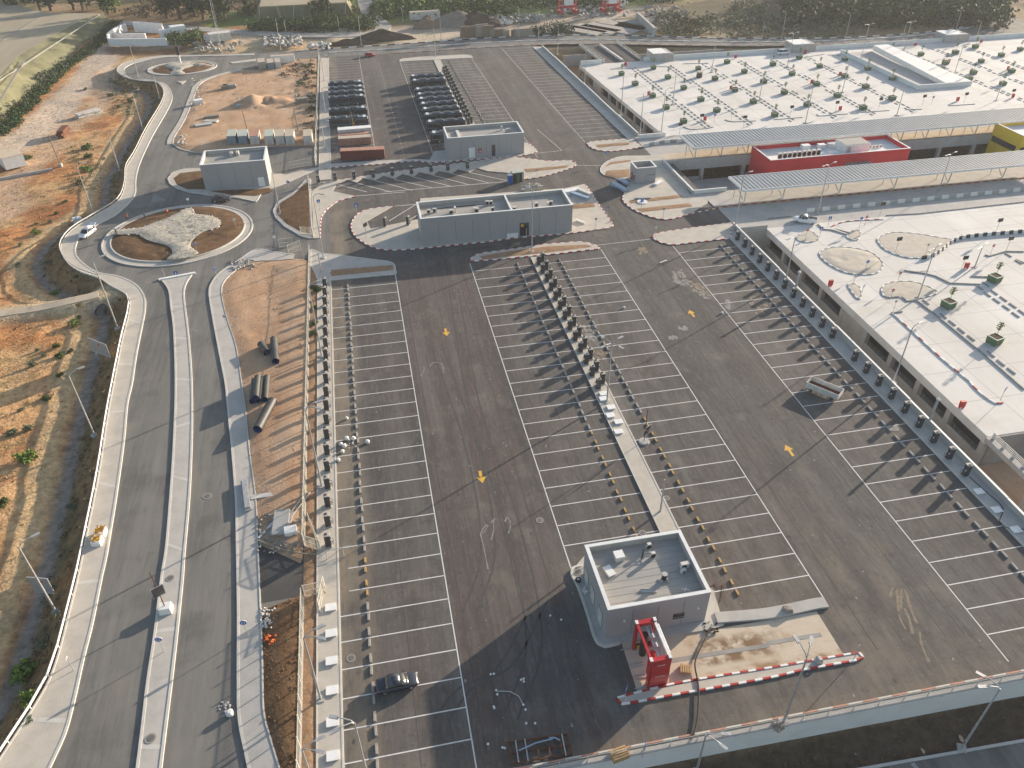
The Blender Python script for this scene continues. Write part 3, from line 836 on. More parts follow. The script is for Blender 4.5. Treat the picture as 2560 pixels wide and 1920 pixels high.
# --- asphalt sheets
lot = [(-9.9, WALL_A.y + (-9.9 - WALL_A.x) * _wd.y / _wd.x + 0.3), (80.1, WALL_A.y + (80.1 - WALL_A.x) * _wd.y / _wd.x + 0.3), (80.1, 150), (84, 150), (84, 217.5), (80.1, 217.5), (79.3, 260), (77.2, 329.5), (76, 333.8), (61, 334.6), (20, 334.2), (-8.6, 334.6), (-9.9, 160)]
struct(MB().sheet(lot, 0.0).build('parking_lot', 'asphalt_lot'))
lin = [p for p in L_IN]
rd = [(p.x - 0.15, p.y) for p in lin] + [(-38, 347)] + [(p.x, p.y) for p in HW_F if p.x > -36] + [(320, 395), (300, 370)] + [(p.x, p.y) for p in HW_N[::-1] if p.x > -9] + [(-9.4, 334.6), (-9.0, 160), (-9.0, 30), (-30, 22)]
struct(MB().sheet(rd, -0.006).build('road', 'asphalt_road'))

# --- pavements and kerbs
def kerb_line(path, parent, w=0.28, z0=-0.05, z1=0.16, side=0.0, m='kerb_stone', closed=False, name='kerb'):
    return MB().sweep(path, w, z0, z1, side, closed).build(name, m, parent)

def kerb_stones(path, parent, mats=('kerb_red', 'kerb_white'), step=1.0, closed=False, w=0.24, h=0.17, z=0.0, gap=0.03, name='kerb_stone'):
    """painted kerb of single stones, each one an object"""
    R = resample(path, step, closed)
    L = (R[1] - R[0]).length
    key = (mats, round(w, 2), round(h, 2))
    if key not in kerb_stones.cache:
        ms = []
        for m in mats:
            mb = MB(); mb.box(0, 0, -0.05, 1.0, w, h + 0.05 - 0.02)
            mb.box(0, 0, h - 0.02, 0.98, w - 0.03, 0.02)
            ms.append(mb.mesh(name, m))
        kerb_stones.cache[key] = ms
    ms = kerb_stones.cache[key]
    n = 0
    for a, b_ in zip(R[:-1], R[1:]):
        d = b_ - a
        o = ob(name, ms[n % len(ms)], parent, ((a.x + b_.x) / 2, (a.y + b_.y) / 2, z), math.atan2(d.y, d.x))
        o.scale = (max(d.length - gap, 0.1), 1, 1)
        n += 1
kerb_stones.cache = {}

def pavement(name, a, b, m='paving', z=0.13):
    o = loft(a, b, z).build(name, m)
    struct(o)
    return o

sw = pavement('sidewalk', L_OUT, L_IN, 'paving', 0.13)
kerb_line(L_IN, sw, 0.3, -0.1, 0.17)
kerb_line(L_OUT, sw, 0.22, -0.5, 0.19, m='kerb_stone', name='edging')
sr = pavement('sidewalk', R_L, R_R, 'paving_grey', 0.13)
kerb_line(R_L, sr, 0.3, -0.1, 0.17)
kerb_line(R_R, sr, 0.15, -0.1, 0.19, name='edging')
md = pavement('median', M_L, M_R, 'paving_grey', 0.13)
kerb_line(M_L, md, 0.3, -0.1, 0.18); kerb_line(M_R, md, 0.3, -0.1, 0.18)
nose = [M_L[-1] + Vector((-0.6, 0, 0)), M_R[-1] + Vector((0.5, 0, 0))]
kerb_line(nose, md, 0.7, -0.1, 0.30, m='concrete_white', name='nose_kerb')
# cross bands of lighter pavers on the pavements
def bands(path_a, path_b, parent, ks, m='kerb_stone', wid=0.55):
    na, nb = len(path_a), len(path_b)
    mb = MB()
    for k in ks:
        a = path_a[int(k * (na - 1))]; c = path_b[int(k * (nb - 1))]
        a2 = path_a[min(int(k * (na - 1)) + 1, na - 1)]
        d = (a2 - a).normalized() * wid
        mb.add([(a.x, a.y, 0.136), (c.x, c.y, 0.136), (c.x + d.x, c.y + d.y, 0.136), (a.x + d.x, a.y + d.y, 0.136)], [(0, 1, 2, 3)])
    return mb.build('paver_band', m, parent)
bands(M_L, M_R, md, [0.13, 0.25, 0.36, 0.47, 0.58, 0.69, 0.80, 0.9])
bands(L_OUT, L_IN, sw, [0.05, 0.1, 0.15, 0.2, 0.24, 0.28, 0.32])

# left charging strip (near lot and far lot)
def strip(name, x0, x1, y0, y1, m='paving', z=0.14, kw=0.22, x0b=None, x1b=None):
    x0b = x0 if x0b is None else x0b; x1b = x1 if x1b is None else x1b
    o = struct(MB().prism([(x0, y0), (x1, y0), (x1b, y1), (x0b, y1)], -0.1, z).build(name, m))
    MB().sweep([(x1, y0), (x1b, y1)], kw, -0.1, z + 0.03).build('kerb', 'kerb_stone', o)
    MB().sweep([(x0, y0), (x0b, y1)], kw * 0.7, -0.1, z + 0.03).build('kerb', 'kerb_stone', o)
    return o
strip('charging_strip', -12.6, -9.9, 39.5, 153.2)
strip('charging_strip', -12.3, -9.2, 205.0, 333.0, x0b=-11.6, x1b=-8.6)
# dirt margin between fence and strip
def patch(name, outline, m, z0=0.05, amp=0.25, step=1.2, seed=1, edge=2.0, kind='structure', hill=None, parent=None):
    """bumpy soil sheet inside an outline"""
    P = [(p[0], p[1]) for p in outline]
    R = resample(P, step, True)[:-1]
    bx = [p.x for p in R]; by = [p.y for p in R]
    xs = np.arange(min(bx), max(bx), step); ys = np.arange(min(by), max(by), step)
    X, Y = np.meshgrid(xs, ys); X = X.ravel() + RNG.uniform(-.3, .3, X.size) * step; Y = Y.ravel() + RNG.uniform(-.3, .3, Y.size) * step
    pl = [(p.x, p.y) for p in R]
    k = inpoly(X, Y, pl) & (dist_poly(X, Y, pl, True) > step * 0.6)
    X, Y = X[k], Y[k]
    d = dist_poly(X, Y, pl, True)
    Z = z0 + sstep(0, edge, d) * amp * (0.25 + vnoise(X, Y, 6, seed) * 0.9 + (vnoise(X, Y, 1.8, seed + 1) - 0.4) * 0.5)
    if hill:
        for hx, hy, hr, hh in hill:
            Z += hh * np.clip(1 - np.hypot(X - hx, Y - hy) / hr, 0, 1) ** 1.25
    n = len(R)
    V2 = [Vector((p.x, p.y)) for p in R] + [Vector((x, y)) for x, y in zip(X, Y)]
    E = [(i, (i + 1) % n) for i in range(n)]
    vo, eo, fo, _, _, _ = delaunay_2d_cdt(V2, E, [], 1, 1e-5)
    zz = {(round(x, 4), round(y, 4)): z for x, y, z in zip(X, Y, Z)}
    vs_ = [(v.x, v.y, zz.get((round(v.x, 4), round(v.y, 4)), z0)) for v in vo]
    mb = MB(); mb.v = vs_; mb.f = [tuple(f) for f in fo]; mb.mi = [0] * len(mb.f)
    o = mb.build(name, m, parent, smooth=True)
    if parent is None: struct(o, kind)
    return o
patch('soil_margin', [(-14.4, 39.5), (-12.75, 39.5), (-12.75, 153), (-14.3, 160)], 'dirt_bed', 0.03, 0.2, 1.0, 5, 0.8)
dirtL = [(p.x + 0.15, p.y) for p in R_R if p.y > 76] + [(-15.5, 160), (-14.4, 158), (-14.5, 72)]
patch('dirt_yard', dirtL, 'dirt_tan', 0.03, 0.28, 1.2, 6, 2.0)
low = [(p.x + 0.15, p.y) for p in R_R if p.y < 66.2]
patch('soil_yard', low + [(-14.5, 67), (-14.5, low[0][1])], 'soil_brown', 0.03, 0.35, 1.0, 7, 1.2)
struct(MB().sheet([(p.x, p.y) for p in R_R if 66.0 <= p.y <= 77] + [(-12.7, 73.8), (-12.7, 66.9)], 0.006).build('access_lane', 'asphalt_patch'))

# round traffic islands
def ring(cx, cy, rx, ry, n=64, a0=0.0, rot=0.0):
    out = []
    for i in range(n):
        t = 2 * math.pi * i / n
        x, y = rx * math.cos(t), ry * math.sin(t)
        out.append(Vector((cx + x * math.cos(rot) - y * math.sin(rot), cy + x * math.sin(rot) + y * math.cos(rot), 0)))
    return out
def shrink(path, k):
    c = sum((Vector(p[:2]) for p in path), Vector((0, 0))) / len(path)
    return [Vector((c.x + (p[0] - c.x) * k, c.y + (p[1] - c.y) * k, 0)) for p in path]

RB1 = ring(-44.6, 179.3, 16.7, 16.2)
r1 = struct(MB().prism(RB1, -0.1, 0.12).build('roundabout_island', 'paving'))
kerb_line(RB1, r1, 0.35, -0.1, 0.2, closed=True)
RB1i = ring(-44.6, 179.6, 14.9, 14.5)
kerb_line(RB1i, r1, 0.3, 0.0, 0.34, closed=True, name='inner_kerb')
patch('soil_bed', ring(-44.6, 179.6, 14.8, 14.4), 'soil_brown', 0.3, 0.45, 1.0, 9, 2.5, parent=r1)
# pale stone paving winding across the bed
st = ql([(0, 1, [(1440, 590), (1490, 540), (1475, 490), (1420, 460), (1300, 430), (1220, 390), (1180, 365), (1010, 375), (950, 350), (1060, 330), (1230, 310),
                 (1330, 270), (1480, 215), (1620, 140), (1660, 150), (1680, 190), (1780, 205), (1880, 230), (1915, 280), (1880, 310), (1760, 350), (1690, 400), (1650, 450),
                 (1660, 490), (1720, 535), (1600, 575)])], 0.6)
STONE = smooth_line(st, 1.0, True)
patch('stone_bed', STONE, 'stone_white', 0.78, 0.3, 0.8, 12, 1.2, parent=r1)
RB2c = q(0, 0, 1578, 588)
RB2 = ring(RB2c.x, RB2c.y, 12.6, 10.0)
r2 = struct(MB().prism(RB2, -0.1, 0.12).build('roundabout_island', 'paving'))
kerb_line(RB2, r2, 0.4, -0.1, 0.22, closed=True)
patch('soil_bed', ring(RB2c.x, RB2c.y, 11.0, 8.6), 'soil_brown', 0.16, 0.5, 1.2, 14, 2.5, parent=r2)
st2 = ql([(0, 0, [(1490, 638), (1600, 636), (1590, 605), (1680, 570), (1840, 565), (1760, 545), (1600, 530), (1450, 545), (1405, 575), (1480, 600), (1470, 620)])], 0.5)
patch('stone_bed', smooth_line(st2, 1.0, True), 'stone_white', 0.3, 0.8, 1.2, 15, 1.2, parent=r2)

# loose stones scattered on the stone bed (uncountable, one object)
def rocks(name, pts, m, smin, smax, parent=None, kind='stuff', flat=0.7):
    mb = MB()
    for p in pts:
        s = random.uniform(smin, smax)
        R = Matrix.Rotation(random.uniform(0, 6.3), 3, 'Z') @ Matrix.Rotation(random.uniform(-.5, .5), 3, 'X')
        vs_ = []
        for x, y, z in ((1, 0, 0), (-1, 0, 0), (0, 1, 0), (0, -1, 0), (0, 0, 1), (0, 0, -1)):
            k = random.uniform(0.6, 1.25)
            v = R @ Vector((x * k, y * k * random.uniform(.6, 1.1), z * k * flat)) * s
            vs_.append((p[0] + v.x, p[1] + v.y, p[2] + v.z + s * 0.15))
        mb.add(vs_, [(0, 2, 4), (2, 1, 4), (1, 3, 4), (3, 0, 4), (2, 0, 5), (1, 2, 5), (3, 1, 5), (0, 3, 5)])
    o = mb.build(name, m, parent)
    o['kind'] = kind
    return o
def scatter(outline, n, z=0.0, zfun=None):
    xs = [p[0] for p in outline]; ys = [p[1] for p in outline]
    out = []
    while len(out) < n:
        X = RNG.uniform(min(xs), max(xs), 400); Y = RNG.uniform(min(ys), max(ys), 400)
        k = inpoly(X, Y, outline)
        for x, y in zip(X[k], Y[k]):
            out.append((x, y, zfun(x, y) if zfun else z))
    return out[:n]
rocks('stones', scatter(STONE, 500, 0.98), 'stone_white', 0.08, 0.2, r1)
edge_st = resample(STONE, 0.9, True)
rocks('boulders', [(p.x + random.uniform(-.3, .3), p.y + random.uniform(-.3, .3), 0.6) for p in edge_st if p.y > 178 and random.random() < 0.5], 'rubble_white', 0.25, 0.5, r1)
# --- painted markings of the lots
def lerp(a, b, t): return a + (b - a) * t
def markings(name, rows, m, z=0.006, w=0.14):
    mb = MB()
    for r in rows:
        (ax, ay), (bx, by) = r[0], r[1]
        ww = r[2] if len(r) > 2 else w
        d = Vector((bx - ax, by - ay)).normalized(); n = Vector((-d.y, d.x)) * ww / 2
        mb.add([(ax - n.x, ay - n.y, z), (bx - n.x, by - n.y, z), (bx + n.x, by + n.y, z), (ax + n.x, ay + n.y, z)], [(0, 1, 2, 3)])
    return struct(mb.build(name, m))
SP = 3.74
LY = [144.9 - SP * k for k in range(29)]
CY = [146.6 - SP * k for k in range(25)]
RY = [145.3 - SP * k for k in range(29)]
rows = [((-9.75, y), (3.64, y)) for y in LY if not (66 < y < 73)] + [((3.64, 148.6), (3.64, 39.6))]
rows += [((-8.6, y), (3.64, y)) for y in LY if 66 < y < 73]
markings('stall_lines', rows, 'paint_white')
rows = [((19.95, y), (33.35, y)) for y in CY if y > 63.2] + [((19.95, 150.2), (19.95, 62.6))]
rows += [((36.3, y), (49.65, y)) for y in CY if y > 56] + [((49.7, 150.6), (49.7, 53.2))]
markings('stall_lines', rows, 'paint_white')
rows = [((66.0, y), (79.85, y)) for y in RY if y > 41] + [((66.0, 149.2), (66.0, 40.6))]
markings('stall_lines', rows, 'paint_white')
# far lots
FY = [330.5 - SP * k for k in range(33)]
def fx(x0, x1, y): return lerp(x0, x1, (332 - y) / 115.0)
rows = [((fx(-8.6, -9.2, y), y), (fx(3.4, 3.72, y), y)) for y in FY if y > 213] + [((3.4, 332), (3.75, 216))]
rows += [((fx(18.7, 19.8, y), y), (fx(31.8, 33.2, y), y)) for y in FY if 223 < y < 320] + [((18.75, 320), (19.85, 214))]
rows += [((fx(34.6, 36.2, y), y), (fx(46.9, 48.2, y), y)) for y in FY if 213 < y < 320] + [((46.9, 320.5), (48.4, 208.5))]
rows += [((fx(61.5, 64.7, y), y), (fx(75.5, 78.6, y), y)) for y in FY if y > 219] + [((61.3, 333), (64.8, 218))]
markings('stall_lines', rows, 'paint_faded', w=0.2)
rows = [((10.5 + 0.01 * (330 - y) , y), (10.5 + 0.01 * (330 - y), y - 1.0), 0.2) for y in np.arange(322, 214, -3.0)]
rows += [((47.8, 212), (56.5, 212.6), 0.25), ((56.5, 212.6), (53.6, 232), 0.2), ((19.9, 103.0), (19.9, 103.2))]
a = q(2, 1, 730, 460); c_ = q(2, 1, 1215, 405); rows.append(((a.x, a.y), (c_.x, c_.y), 0.22))
a = q(2, 0, 560, 1430); c_ = q(2, 0, 770, 1430); rows.append(((a.x, a.y), (c_.x, c_.y), 0.25))
markings('lane_lines', rows, 'paint_faded')
# diagonal bays
rows = []
for a, c_ in [((865, 1580), (1170, 1659)), ((1030, 1560), (1350, 1645)), ((1195, 1550), (1530, 1625)), ((1360, 1530), (1690, 1610)), ((1530, 1515), (1850, 1598)),
              ((1690, 1500), (2010, 1580)), ((1845, 1490), (2200, 1568)), ((700, 1592), (960, 1659)), ((1100, 1659), (2205, 1566))]:
    p, s = q(1, 0, *a), q(1, 0, *c_); rows.append(((p.x, p.y), (s.x, s.y), 0.2))
for a, c_ in [((1150, 250), (1385, 105)), ((1330, 240), (1400, 195)), ((1200, 122), (1385, 105))]:
    p, s = q(1, 1, *a), q(1, 1, *c_); rows.append(((p.x, p.y), (s.x, s.y), 0.2))
p, s = q(1, 1, 860, 35), q(1, 1, 1280, 0); rows.append(((p.x, p.y), (s.x, s.y), 0.2))
markings('bay_lines', rows, 'paint_white')
def arrow(x, y, rz, s=1.0, m='paint_yellow'):
    mb = MB().sheet([(-.22, -1.3), (.22, -1.3), (.22, .1), (.75, .1), (0, 1.35), (-.75, .1), (-.22, .1)], 0.007)
    o = struct(mb.build('road_arrow', m, None, (x, y, 0), rz)); o.scale = (s, s, 1)
arrow(11.3, 124.0, math.pi); arrow(11.3, 83.6, math.pi); arrow(59.2, 120.5, 0.0); arrow(58.7, 79.6, 0.0); arrow(58.7, 148.3, 0.25, 1.3, 'spill_orange')
p = q(2, 1, 30, 455); arrow(p.x, p.y, -0.9, 1.4, 'spill_orange')
# darker paving joints and patched strips on the asphalt (thin real sheets)
mb = MB()
for x, y0, y1, w_ in [(4.9, 42, 147, .16), (8.2, 42, 150, .12), (12.4, 42, 150, .12), (16.6, 62, 150, .16), (52.0, 45, 150, .14), (55.6, 45, 150, .12), (61, 45, 150, .12), (63.4, 45, 150, .16), (72, 44, 148, .1), (26, 66, 148, .1), (43, 60, 148, .1), (-2, 42, 146, .1)]:
    mb.sheet([(x, y0), (x + w_, y0), (x + w_, y1), (x, y1)], 0.0035)
struct(mb.build('asphalt_seams', 'asphalt_patch'))
def blotches(pts, m, n, smin, smax, z=0.0045, name='dust_spill'):
    """powder spilled in many small ragged flecks inside an outline"""
    mb = MB(); out = smooth_line(pts, 0.8, True)
    for x, y, _ in scatter(out, n):
        r_ = smin * (smax / smin) ** (random.random() ** 1.6); a0 = random.uniform(0, 6.3); k = 7
        mb.sheet([(x + r_ * random.uniform(.4, 1.2) * math.cos(a0 + 6.283 * i / k), y + 1.7 * r_ * random.uniform(.4, 1.2) * math.sin(a0 + 6.283 * i / k)) for i in range(k)], z + random.random() * .002)
    return struct(mb.build(name, m))
for pts, m, n in [([(1420, 650), (1500, 690), (1530, 780), (1600, 820), (1680, 880), (1735, 930), (1640, 910), (1540, 830), (1460, 810), (1380, 750)], 'spill_white', 150),
               ([(1545, 775), (1640, 810), (1700, 870), (1730, 900), (1660, 880), (1580, 820)], 'spill_orange', 60), ([(1850, 920), (1880, 960), (1890, 1010), (1850, 1010), (1840, 960)], 'spill_white', 30),
               ([(2060, 900), (2200, 960), (2180, 1060), (2080, 1040)], 'spill_orange', 60), ([(1440, 1170), (1500, 1165), (1505, 1185), (1445, 1190)], 'spill_white', 20), ([(1355, 1262), (1420, 1245), (1430, 1265), (1365, 1275)], 'spill_white', 20),
               ([(590, 1170), (700, 1150), (740, 1210), (780, 1270), (700, 1290), (620, 1240)], 'spill_white', 70), ([(680, 1380), (800, 1370), (820, 1430), (720, 1450)], 'spill_orange', 40), ([(1080, 490), (1160, 480), (1170, 530), (1090, 530)], 'spill_orange', 25)]:
    blotches([q(2, 1, *p) for p in pts], m, n, .08, .5)
blotches([Vector(p) for p in ((4, 42, 0), (66, 42, 0), (66, 148, 0), (4, 148, 0))], 'spill_white', 420, .03, .16, name='grit')
blotches([Vector(p) for p in ((-9, 42, 0), (79, 42, 0), (79, 148, 0), (-9, 148, 0))], 'tyre_mark', 260, .05, .32, name='oil_stains')
def trail(c, r, pts, w_=0.16, m='spill_white', name='chalk_trail'):
    P = smooth_line([q(c, r, *p) for p in pts], 0.5)
    mb = MB()
    for i in range(len(P) - 1):
        d = (P[i + 1] - P[i]).normalized(); n = Vector((-d.y, d.x, 0)) * w_ / 2 * random.uniform(.6, 1.4)
        mb.add([P[i] - n, P[i + 1] - n, P[i + 1] + n, P[i] + n], [(0, 1, 2, 3)])
    mb.v = [(v[0], v[1], 0.0055) for v in mb.v]
    return struct(mb.build(name, m))
for t in [[(1060, 180), (1070, 110), (1105, 105), (1120, 200), (1130, 300)], [(1150, 280), (1150, 120), (1175, 105), (1195, 150), (1240, 300), (1290, 410)],
          [(1130, 330), (1150, 390), (1190, 460)], [(1180, 280), (1220, 370), (1250, 500)], [(1310, 480), (1330, 600), (1390, 740)]]:
    trail(3, 3, t, 0.3, 'spill_orange')
for t in [[(1940, 1300), (1960, 1250), (1995, 1215), (2005, 1230), (1960, 1290)], [(2060, 1160), (2050, 1200), (2055, 1260), (2030, 1350)], [(1940, 1300), (1970, 1420), (2005, 1600)],
          [(2030, 1200), (2055, 1165), (2075, 1165)], [(2150, 1190), (2170, 1150), (2195, 1180), (2195, 1250), (2180, 1290)]]:
    trail(1, 2, t)
for t in [[(5, 60), (9, 70), (10, 90), (8, 120)], [(7, 45), (12, 55), (13, 75), (12, 100), (14, 140)], [(0, 47), (3, 50), (8, 52), (14, 60)], [(12, 150), (16, 156), (26, 157), (40, 156)], [(55, 152), (56, 165), (52, 178), (40, 182)], [(58, 120), (59, 150), (60, 170), (62, 200)]]:
    for o_ in (0, 1.9):
        P = smooth_line([Vector((a + o_, b_, 0)) for a, b_ in t], .8); mb = MB().sweep(P, .28, .001, .0042); struct(mb.build('tyre_track', 'tyre_mark'))
for t in [[(1425, 1590), (1455, 1530), (1450, 1510)], [(1500, 1510), (1530, 1475), (1600, 1480), (1625, 1560)]]:
    trail(1, 1, t)

# --- wheel stops
ws = {}
def wheel_stop(m):
    if m not in ws:
        mb = MB(); mb.box(0, 0, 0, 0.30, 1.25, 0.14); mb.box(0, 0, 0.14, 0.24, 1.16, 0.07)
        ws[m] = mb.mesh('wheel_stop', m)
    return ws[m]
mat('stop_grey', (0.36, 0.345, 0.32), (0.28, 0.265, 0.245), scale=2.0, rough=0.9)
def stops(x, ys, where, group, orange=lambda y: False, skip=lambda y: False):
    cnt = {True: 0, False: 0}
    for y in ys:
        for dy in (0.85, -0.75):
            yy = y + dy
            if skip(yy): continue
            org = orange(yy)
            o = ob('wheel_stop', wheel_stop('kerb_yellow' if org else 'stop_grey'), None, (x + random.uniform(-.06, .06), yy + random.uniform(-.05, .05), 0), random.uniform(-.03, .03))
            if org: o.scale = (.9, .72, 1)
            cnt[org] += 1
            tag(o, ordw(cnt[org]) + (' orange' if org else ' grey') + ' wheel stop from far end, ' + where, 'wheel stop', group + (' orange' if org else ' grey'))
stops(-6.4, LY, 'stall row beside the cream fence', 'wheel stops of the fence row', orange=lambda y: 65.5 < y < 72.2)
stops(30.1, CY, 'row left of the middle charging strip', 'wheel stops left of middle strip', orange=lambda y: y < 90.6, skip=lambda y: y < 65.8)
stops(39.45, CY, 'row right of the middle charging strip', 'wheel stops right of middle strip', orange=lambda y: y < 92.6, skip=lambda y: y < 54.5)
stops(76.45, RY, 'row along the right parapet walk', 'wheel stops of the parapet row', skip=lambda y: y < 43)
for k, y in enumerate(FY):
    if 222 < y < 318:
        o = ob('wheel_stop', wheel_stop('stop_grey'), None, (fx(37.6, 39.1, y), y + 0.5, 0)); o.scale = (1, 1.5, 1)
        tag(o, '%s dark wheel stop from the road in the lot behind the buses' % ordw(k + 1), 'wheel stop', 'wheel stops of the far lot')

# --- charging cabinets
def make_charger():
    t = thing('charging_cabinet', '', 'charger')
    mb = MB(); mb.box(0, 0, 0.14, 1.15, 1.0, 0.14); mb.build('plinth', 'concrete', t)
    mb = MB(); mb.box(0, 0, 0.28, 0.86, 0.78, 2.0); mb.build('cabinet', 'charger_dark', t)
    mb = MB(); mb.box(0.02, 0, 2.28, 0.92, 0.86, 0.1, taper=0.96); cap = mb.build('top_cover', 'charger_top', t)
    mb = MB(); mb.box(-0.1, 0.1, 2.38, 0.4, 0.3, 0.1); mb.build('vent', 'charger_dark', cap)
    mb = MB(); mb.box(0.45, 0, 0.55, 0.06, 0.66, 1.6); fr = mb.build('front_door', 'charger_front', t)
    mb = MB(); mb.box(0.49, 0.0, 1.55, 0.03, 0.34, 0.42); mb.build('screen', 'glass_dark', fr)
    for s in (-1, 1):
        mb = MB(); mb.tube([(0.5, 0.3 * s, 1.5), (0.78, 0.36 * s, 1.15), (0.85, 0.3 * s, 0.65), (0.7, 0.2 * s, 0.5), (0.5, 0.2 * s, 0.9)], 0.035, 5); mb.build('cable', 'cable_black', t)
        mb = MB(); mb.box(0.54, 0.3 * s, 1.35, 0.16, 0.14, 0.24); mb.build('plug_holder', 'white_dirty', t)
    return t
CH = Proto(make_charger); _cp = CH.put
CH.put = lambda l, p, r, g: _cp(l, p, r, g, (.86, .84, 1))
for i in range(20):
    y = 146.0 - 3.768 * i
    CH.put('%s charging cabinet from the far end of the strip beside the fence' % ordw(i + 1), (-11.05, y, 0), 0.0, 'charging cabinets beside the fence')
for i in range(13):
    y = 146.0 - 3.78 * i
    CH.put('%s cabinet from the far end in left file on the middle strip' % ordw(i + 1), (34.35, y, 0), math.pi, 'cabinets in left file of middle strip')
    CH.put('%s cabinet from the far end in right file on the middle strip' % ordw(i + 1), (35.45, y + 1.35, 0), 0.0, 'cabinets in right file of middle strip')
n = 0
for i in range(22):
    y = 148.0 - 3.76 * i
    if i == 12: continue
    n += 1
    CH.put('%s charging cabinet from the far end of the walk along the right parapet' % ordw(n), (81.1, y, 0), math.pi, 'charging cabinets along the parapet')
for i, (x, y) in enumerate([(540, 1585), (685, 1565), (850, 1553), (1015, 1540), (1180, 1523), (1345, 1508), (1515, 1490), (1660, 1478), (1830, 1463)]):
    p = q(1, 0, x, y, 0.1)
    CH.put('%s charging cabinet from the left along the diagonal bays' % ordw(i + 1), (p.x, p.y + 0.4, 0), -1.2, 'charging cabinets of the diagonal bays')
for nme, (x, y) in (('left', (1120, 300)), ('right', (1318, 288))):
    p = q(1, 1, x, y, 0.1)
    CH.put('%s one of two charging cabinets beside the long grey building' % nme, (p.x, p.y + .3, 0), 1.0, 'cabinets beside the long building')
for i in range(16):
    y = 301 - 4.05 * i
    CH.put('%s far cabinet from the road in left file behind the parked buses' % ordw(i + 1), (33.5, y, 0), math.pi, 'far cabinets in left file')
    CH.put('%s far cabinet from the road in right file behind the parked buses' % ordw(i + 1), (34.6, y + 1.4, 0), 0, 'far cabinets in right file')

# white covers over the unused charger bases
def make_lid():
    t = thing('base_cover', '', 'cover')
    MB().box(0, 0, 0.14, 1.2, 1.0, 0.16).build('box', 'white_paint', t)
    MB().box(0, 0, 0.30, 1.34, 1.12, 0.06).build('lid', 'white_paint', t)
    return t
LID = Proto(make_lid)
for i in range(6): LID.put('%s white base cover from the gate on the strip beside the fence' % ordw(i + 1), (-10.9, 64.1 - 3.84 * i, 0), 0, 'white covers beside the fence')
for i, (x, y) in enumerate([(795, 95), (795, 140), (860, 215), (855, 285), (925, 340), (925, 425)]):
    p = q(2, 2, x, y, 0.15); LID.put('%s white base cover from the cabinets on the middle strip' % ordw(i + 1), (p.x, p.y + .3, 0), 0.0, 'white covers on the middle strip')
for i, y in enumerate([65.6, 61.9, 58.1, 54.3, 50.5]): LID.put('%s white base cover from the cabinets on the parapet walk' % ordw(i + 1), (80.9, y, 0), 0, 'white covers on the parapet walk')

# --- middle strip, right walk, parapet
strip('charging_strip', 33.5, 36.15, 63.0, 150.0, 'paving')
ps = struct(MB().prism([(80.0, 39.0), (83.0, 39.0), (83.0, 156), (80.0, 156)], -0.3, 0.14).build('parapet_walk', 'paving_grey'))
MB().sweep([(80.05, 39.0), (80.05, 150)], 0.25, -0.1, 0.18).build('kerb', 'kerb_stone', ps)
pw = thing('parapet_wall', 'pale concrete parapet wall beside the right row of charging cabinets', 'wall', (83.15, 39, 0))
yy = 0.0; hts = [(0, 24, 1.0), (24, 47, 1.05), (47, 70, 1.15), (70, 93, 1.05), (93, 116, 1.15)]
for a, c_, h in hts:
    MB().bbox(-0.14, 0.14, a, c_ - 0.012, -5.5, h).build('wall_panel', 'concrete', pw)
    MB().bbox(-0.18, 0.18, a, c_ - 0.014, h + 0.002, h + 0.07).build('coping', 'coping', pw)
pw2 = thing('parapet_wall', 'pale concrete parapet wall along the far lot beside the distant deck', 'wall', (0, 0, 0))
fa = [q(2, 0, 275, 412, 1.0), q(2, 0, 700, 800, 1.0), q(2, 0, 1105, 1195, 1.0)]
FW = [Vector((77.6, 328.5, 0)), Vector((79.6, 270, 0)), Vector((81.4, 218.5, 0))]
for k in range(6):
    a = FW[0].lerp(FW[2], k / 6); c_ = FW[0].lerp(FW[2], (k + 1) / 6 - 0.001)
    MB().sweep([a, c_], 0.3, -5.5, 1.0 + 0.12 * (k % 2)).build('wall_panel', 'concrete', pw2)
    MB().sweep([a, c_], 0.38, 1.003 + 0.12 * (k % 2), 1.08 + 0.12 * (k % 2)).build('coping', 'coping', pw2)
fw = struct(MB().prism([(FW[0].x - 3.4, FW[0].y + 2), (FW[0].x, FW[0].y + 2), (FW[2].x, FW[2].y - 1), (FW[2].x - 3.4, FW[2].y - 1)], -0.3, 0.14).build('parapet_walk', 'paving_grey'))
MB().sweep([(FW[0].x - 3.4, FW[0].y + 2), (FW[2].x - 3.4, FW[2].y - 1)], 0.25, -0.1, 0.18).build('kerb', 'kerb_stone', fw)

# --- islands with painted kerbs
def island(name, outline, m='paving', z=0.152, stones=True, beds=(), bedm='dirt_bed', mats=('kerb_red', 'kerb_white'), smooth=0.8, openkerb=None, step=1.0):
    P = smooth_line(outline, smooth, True) if smooth else [Vector((p[0], p[1], 0)) for p in outline]
    o = struct(MB().prism(P, -0.1, z).build(name, m))
    if stones: kerb_stones(openkerb or P, o, mats, step, closed=openkerb is None)
    else: kerb_line(P, o, 0.26, -0.1, z + 0.03, closed=True)
    for bpts in beds:
        patch('planting_bed', bpts, bedm, z + 0.012, 0.12, 0.9, 31, 0.6, parent=o)
    return o
def dense(pts, step=2.0):
    """straight-edged outline: subdivide so that smoothing keeps the corners"""
    out = []
    n = len(pts)
    for i in range(n):
        a, c_ = pts[i], pts[(i + 1) % n]
        k = max(1, int((c_ - a).length / step))
        out += [a.lerp(c_, j / k) for j in range(k)]
    return out
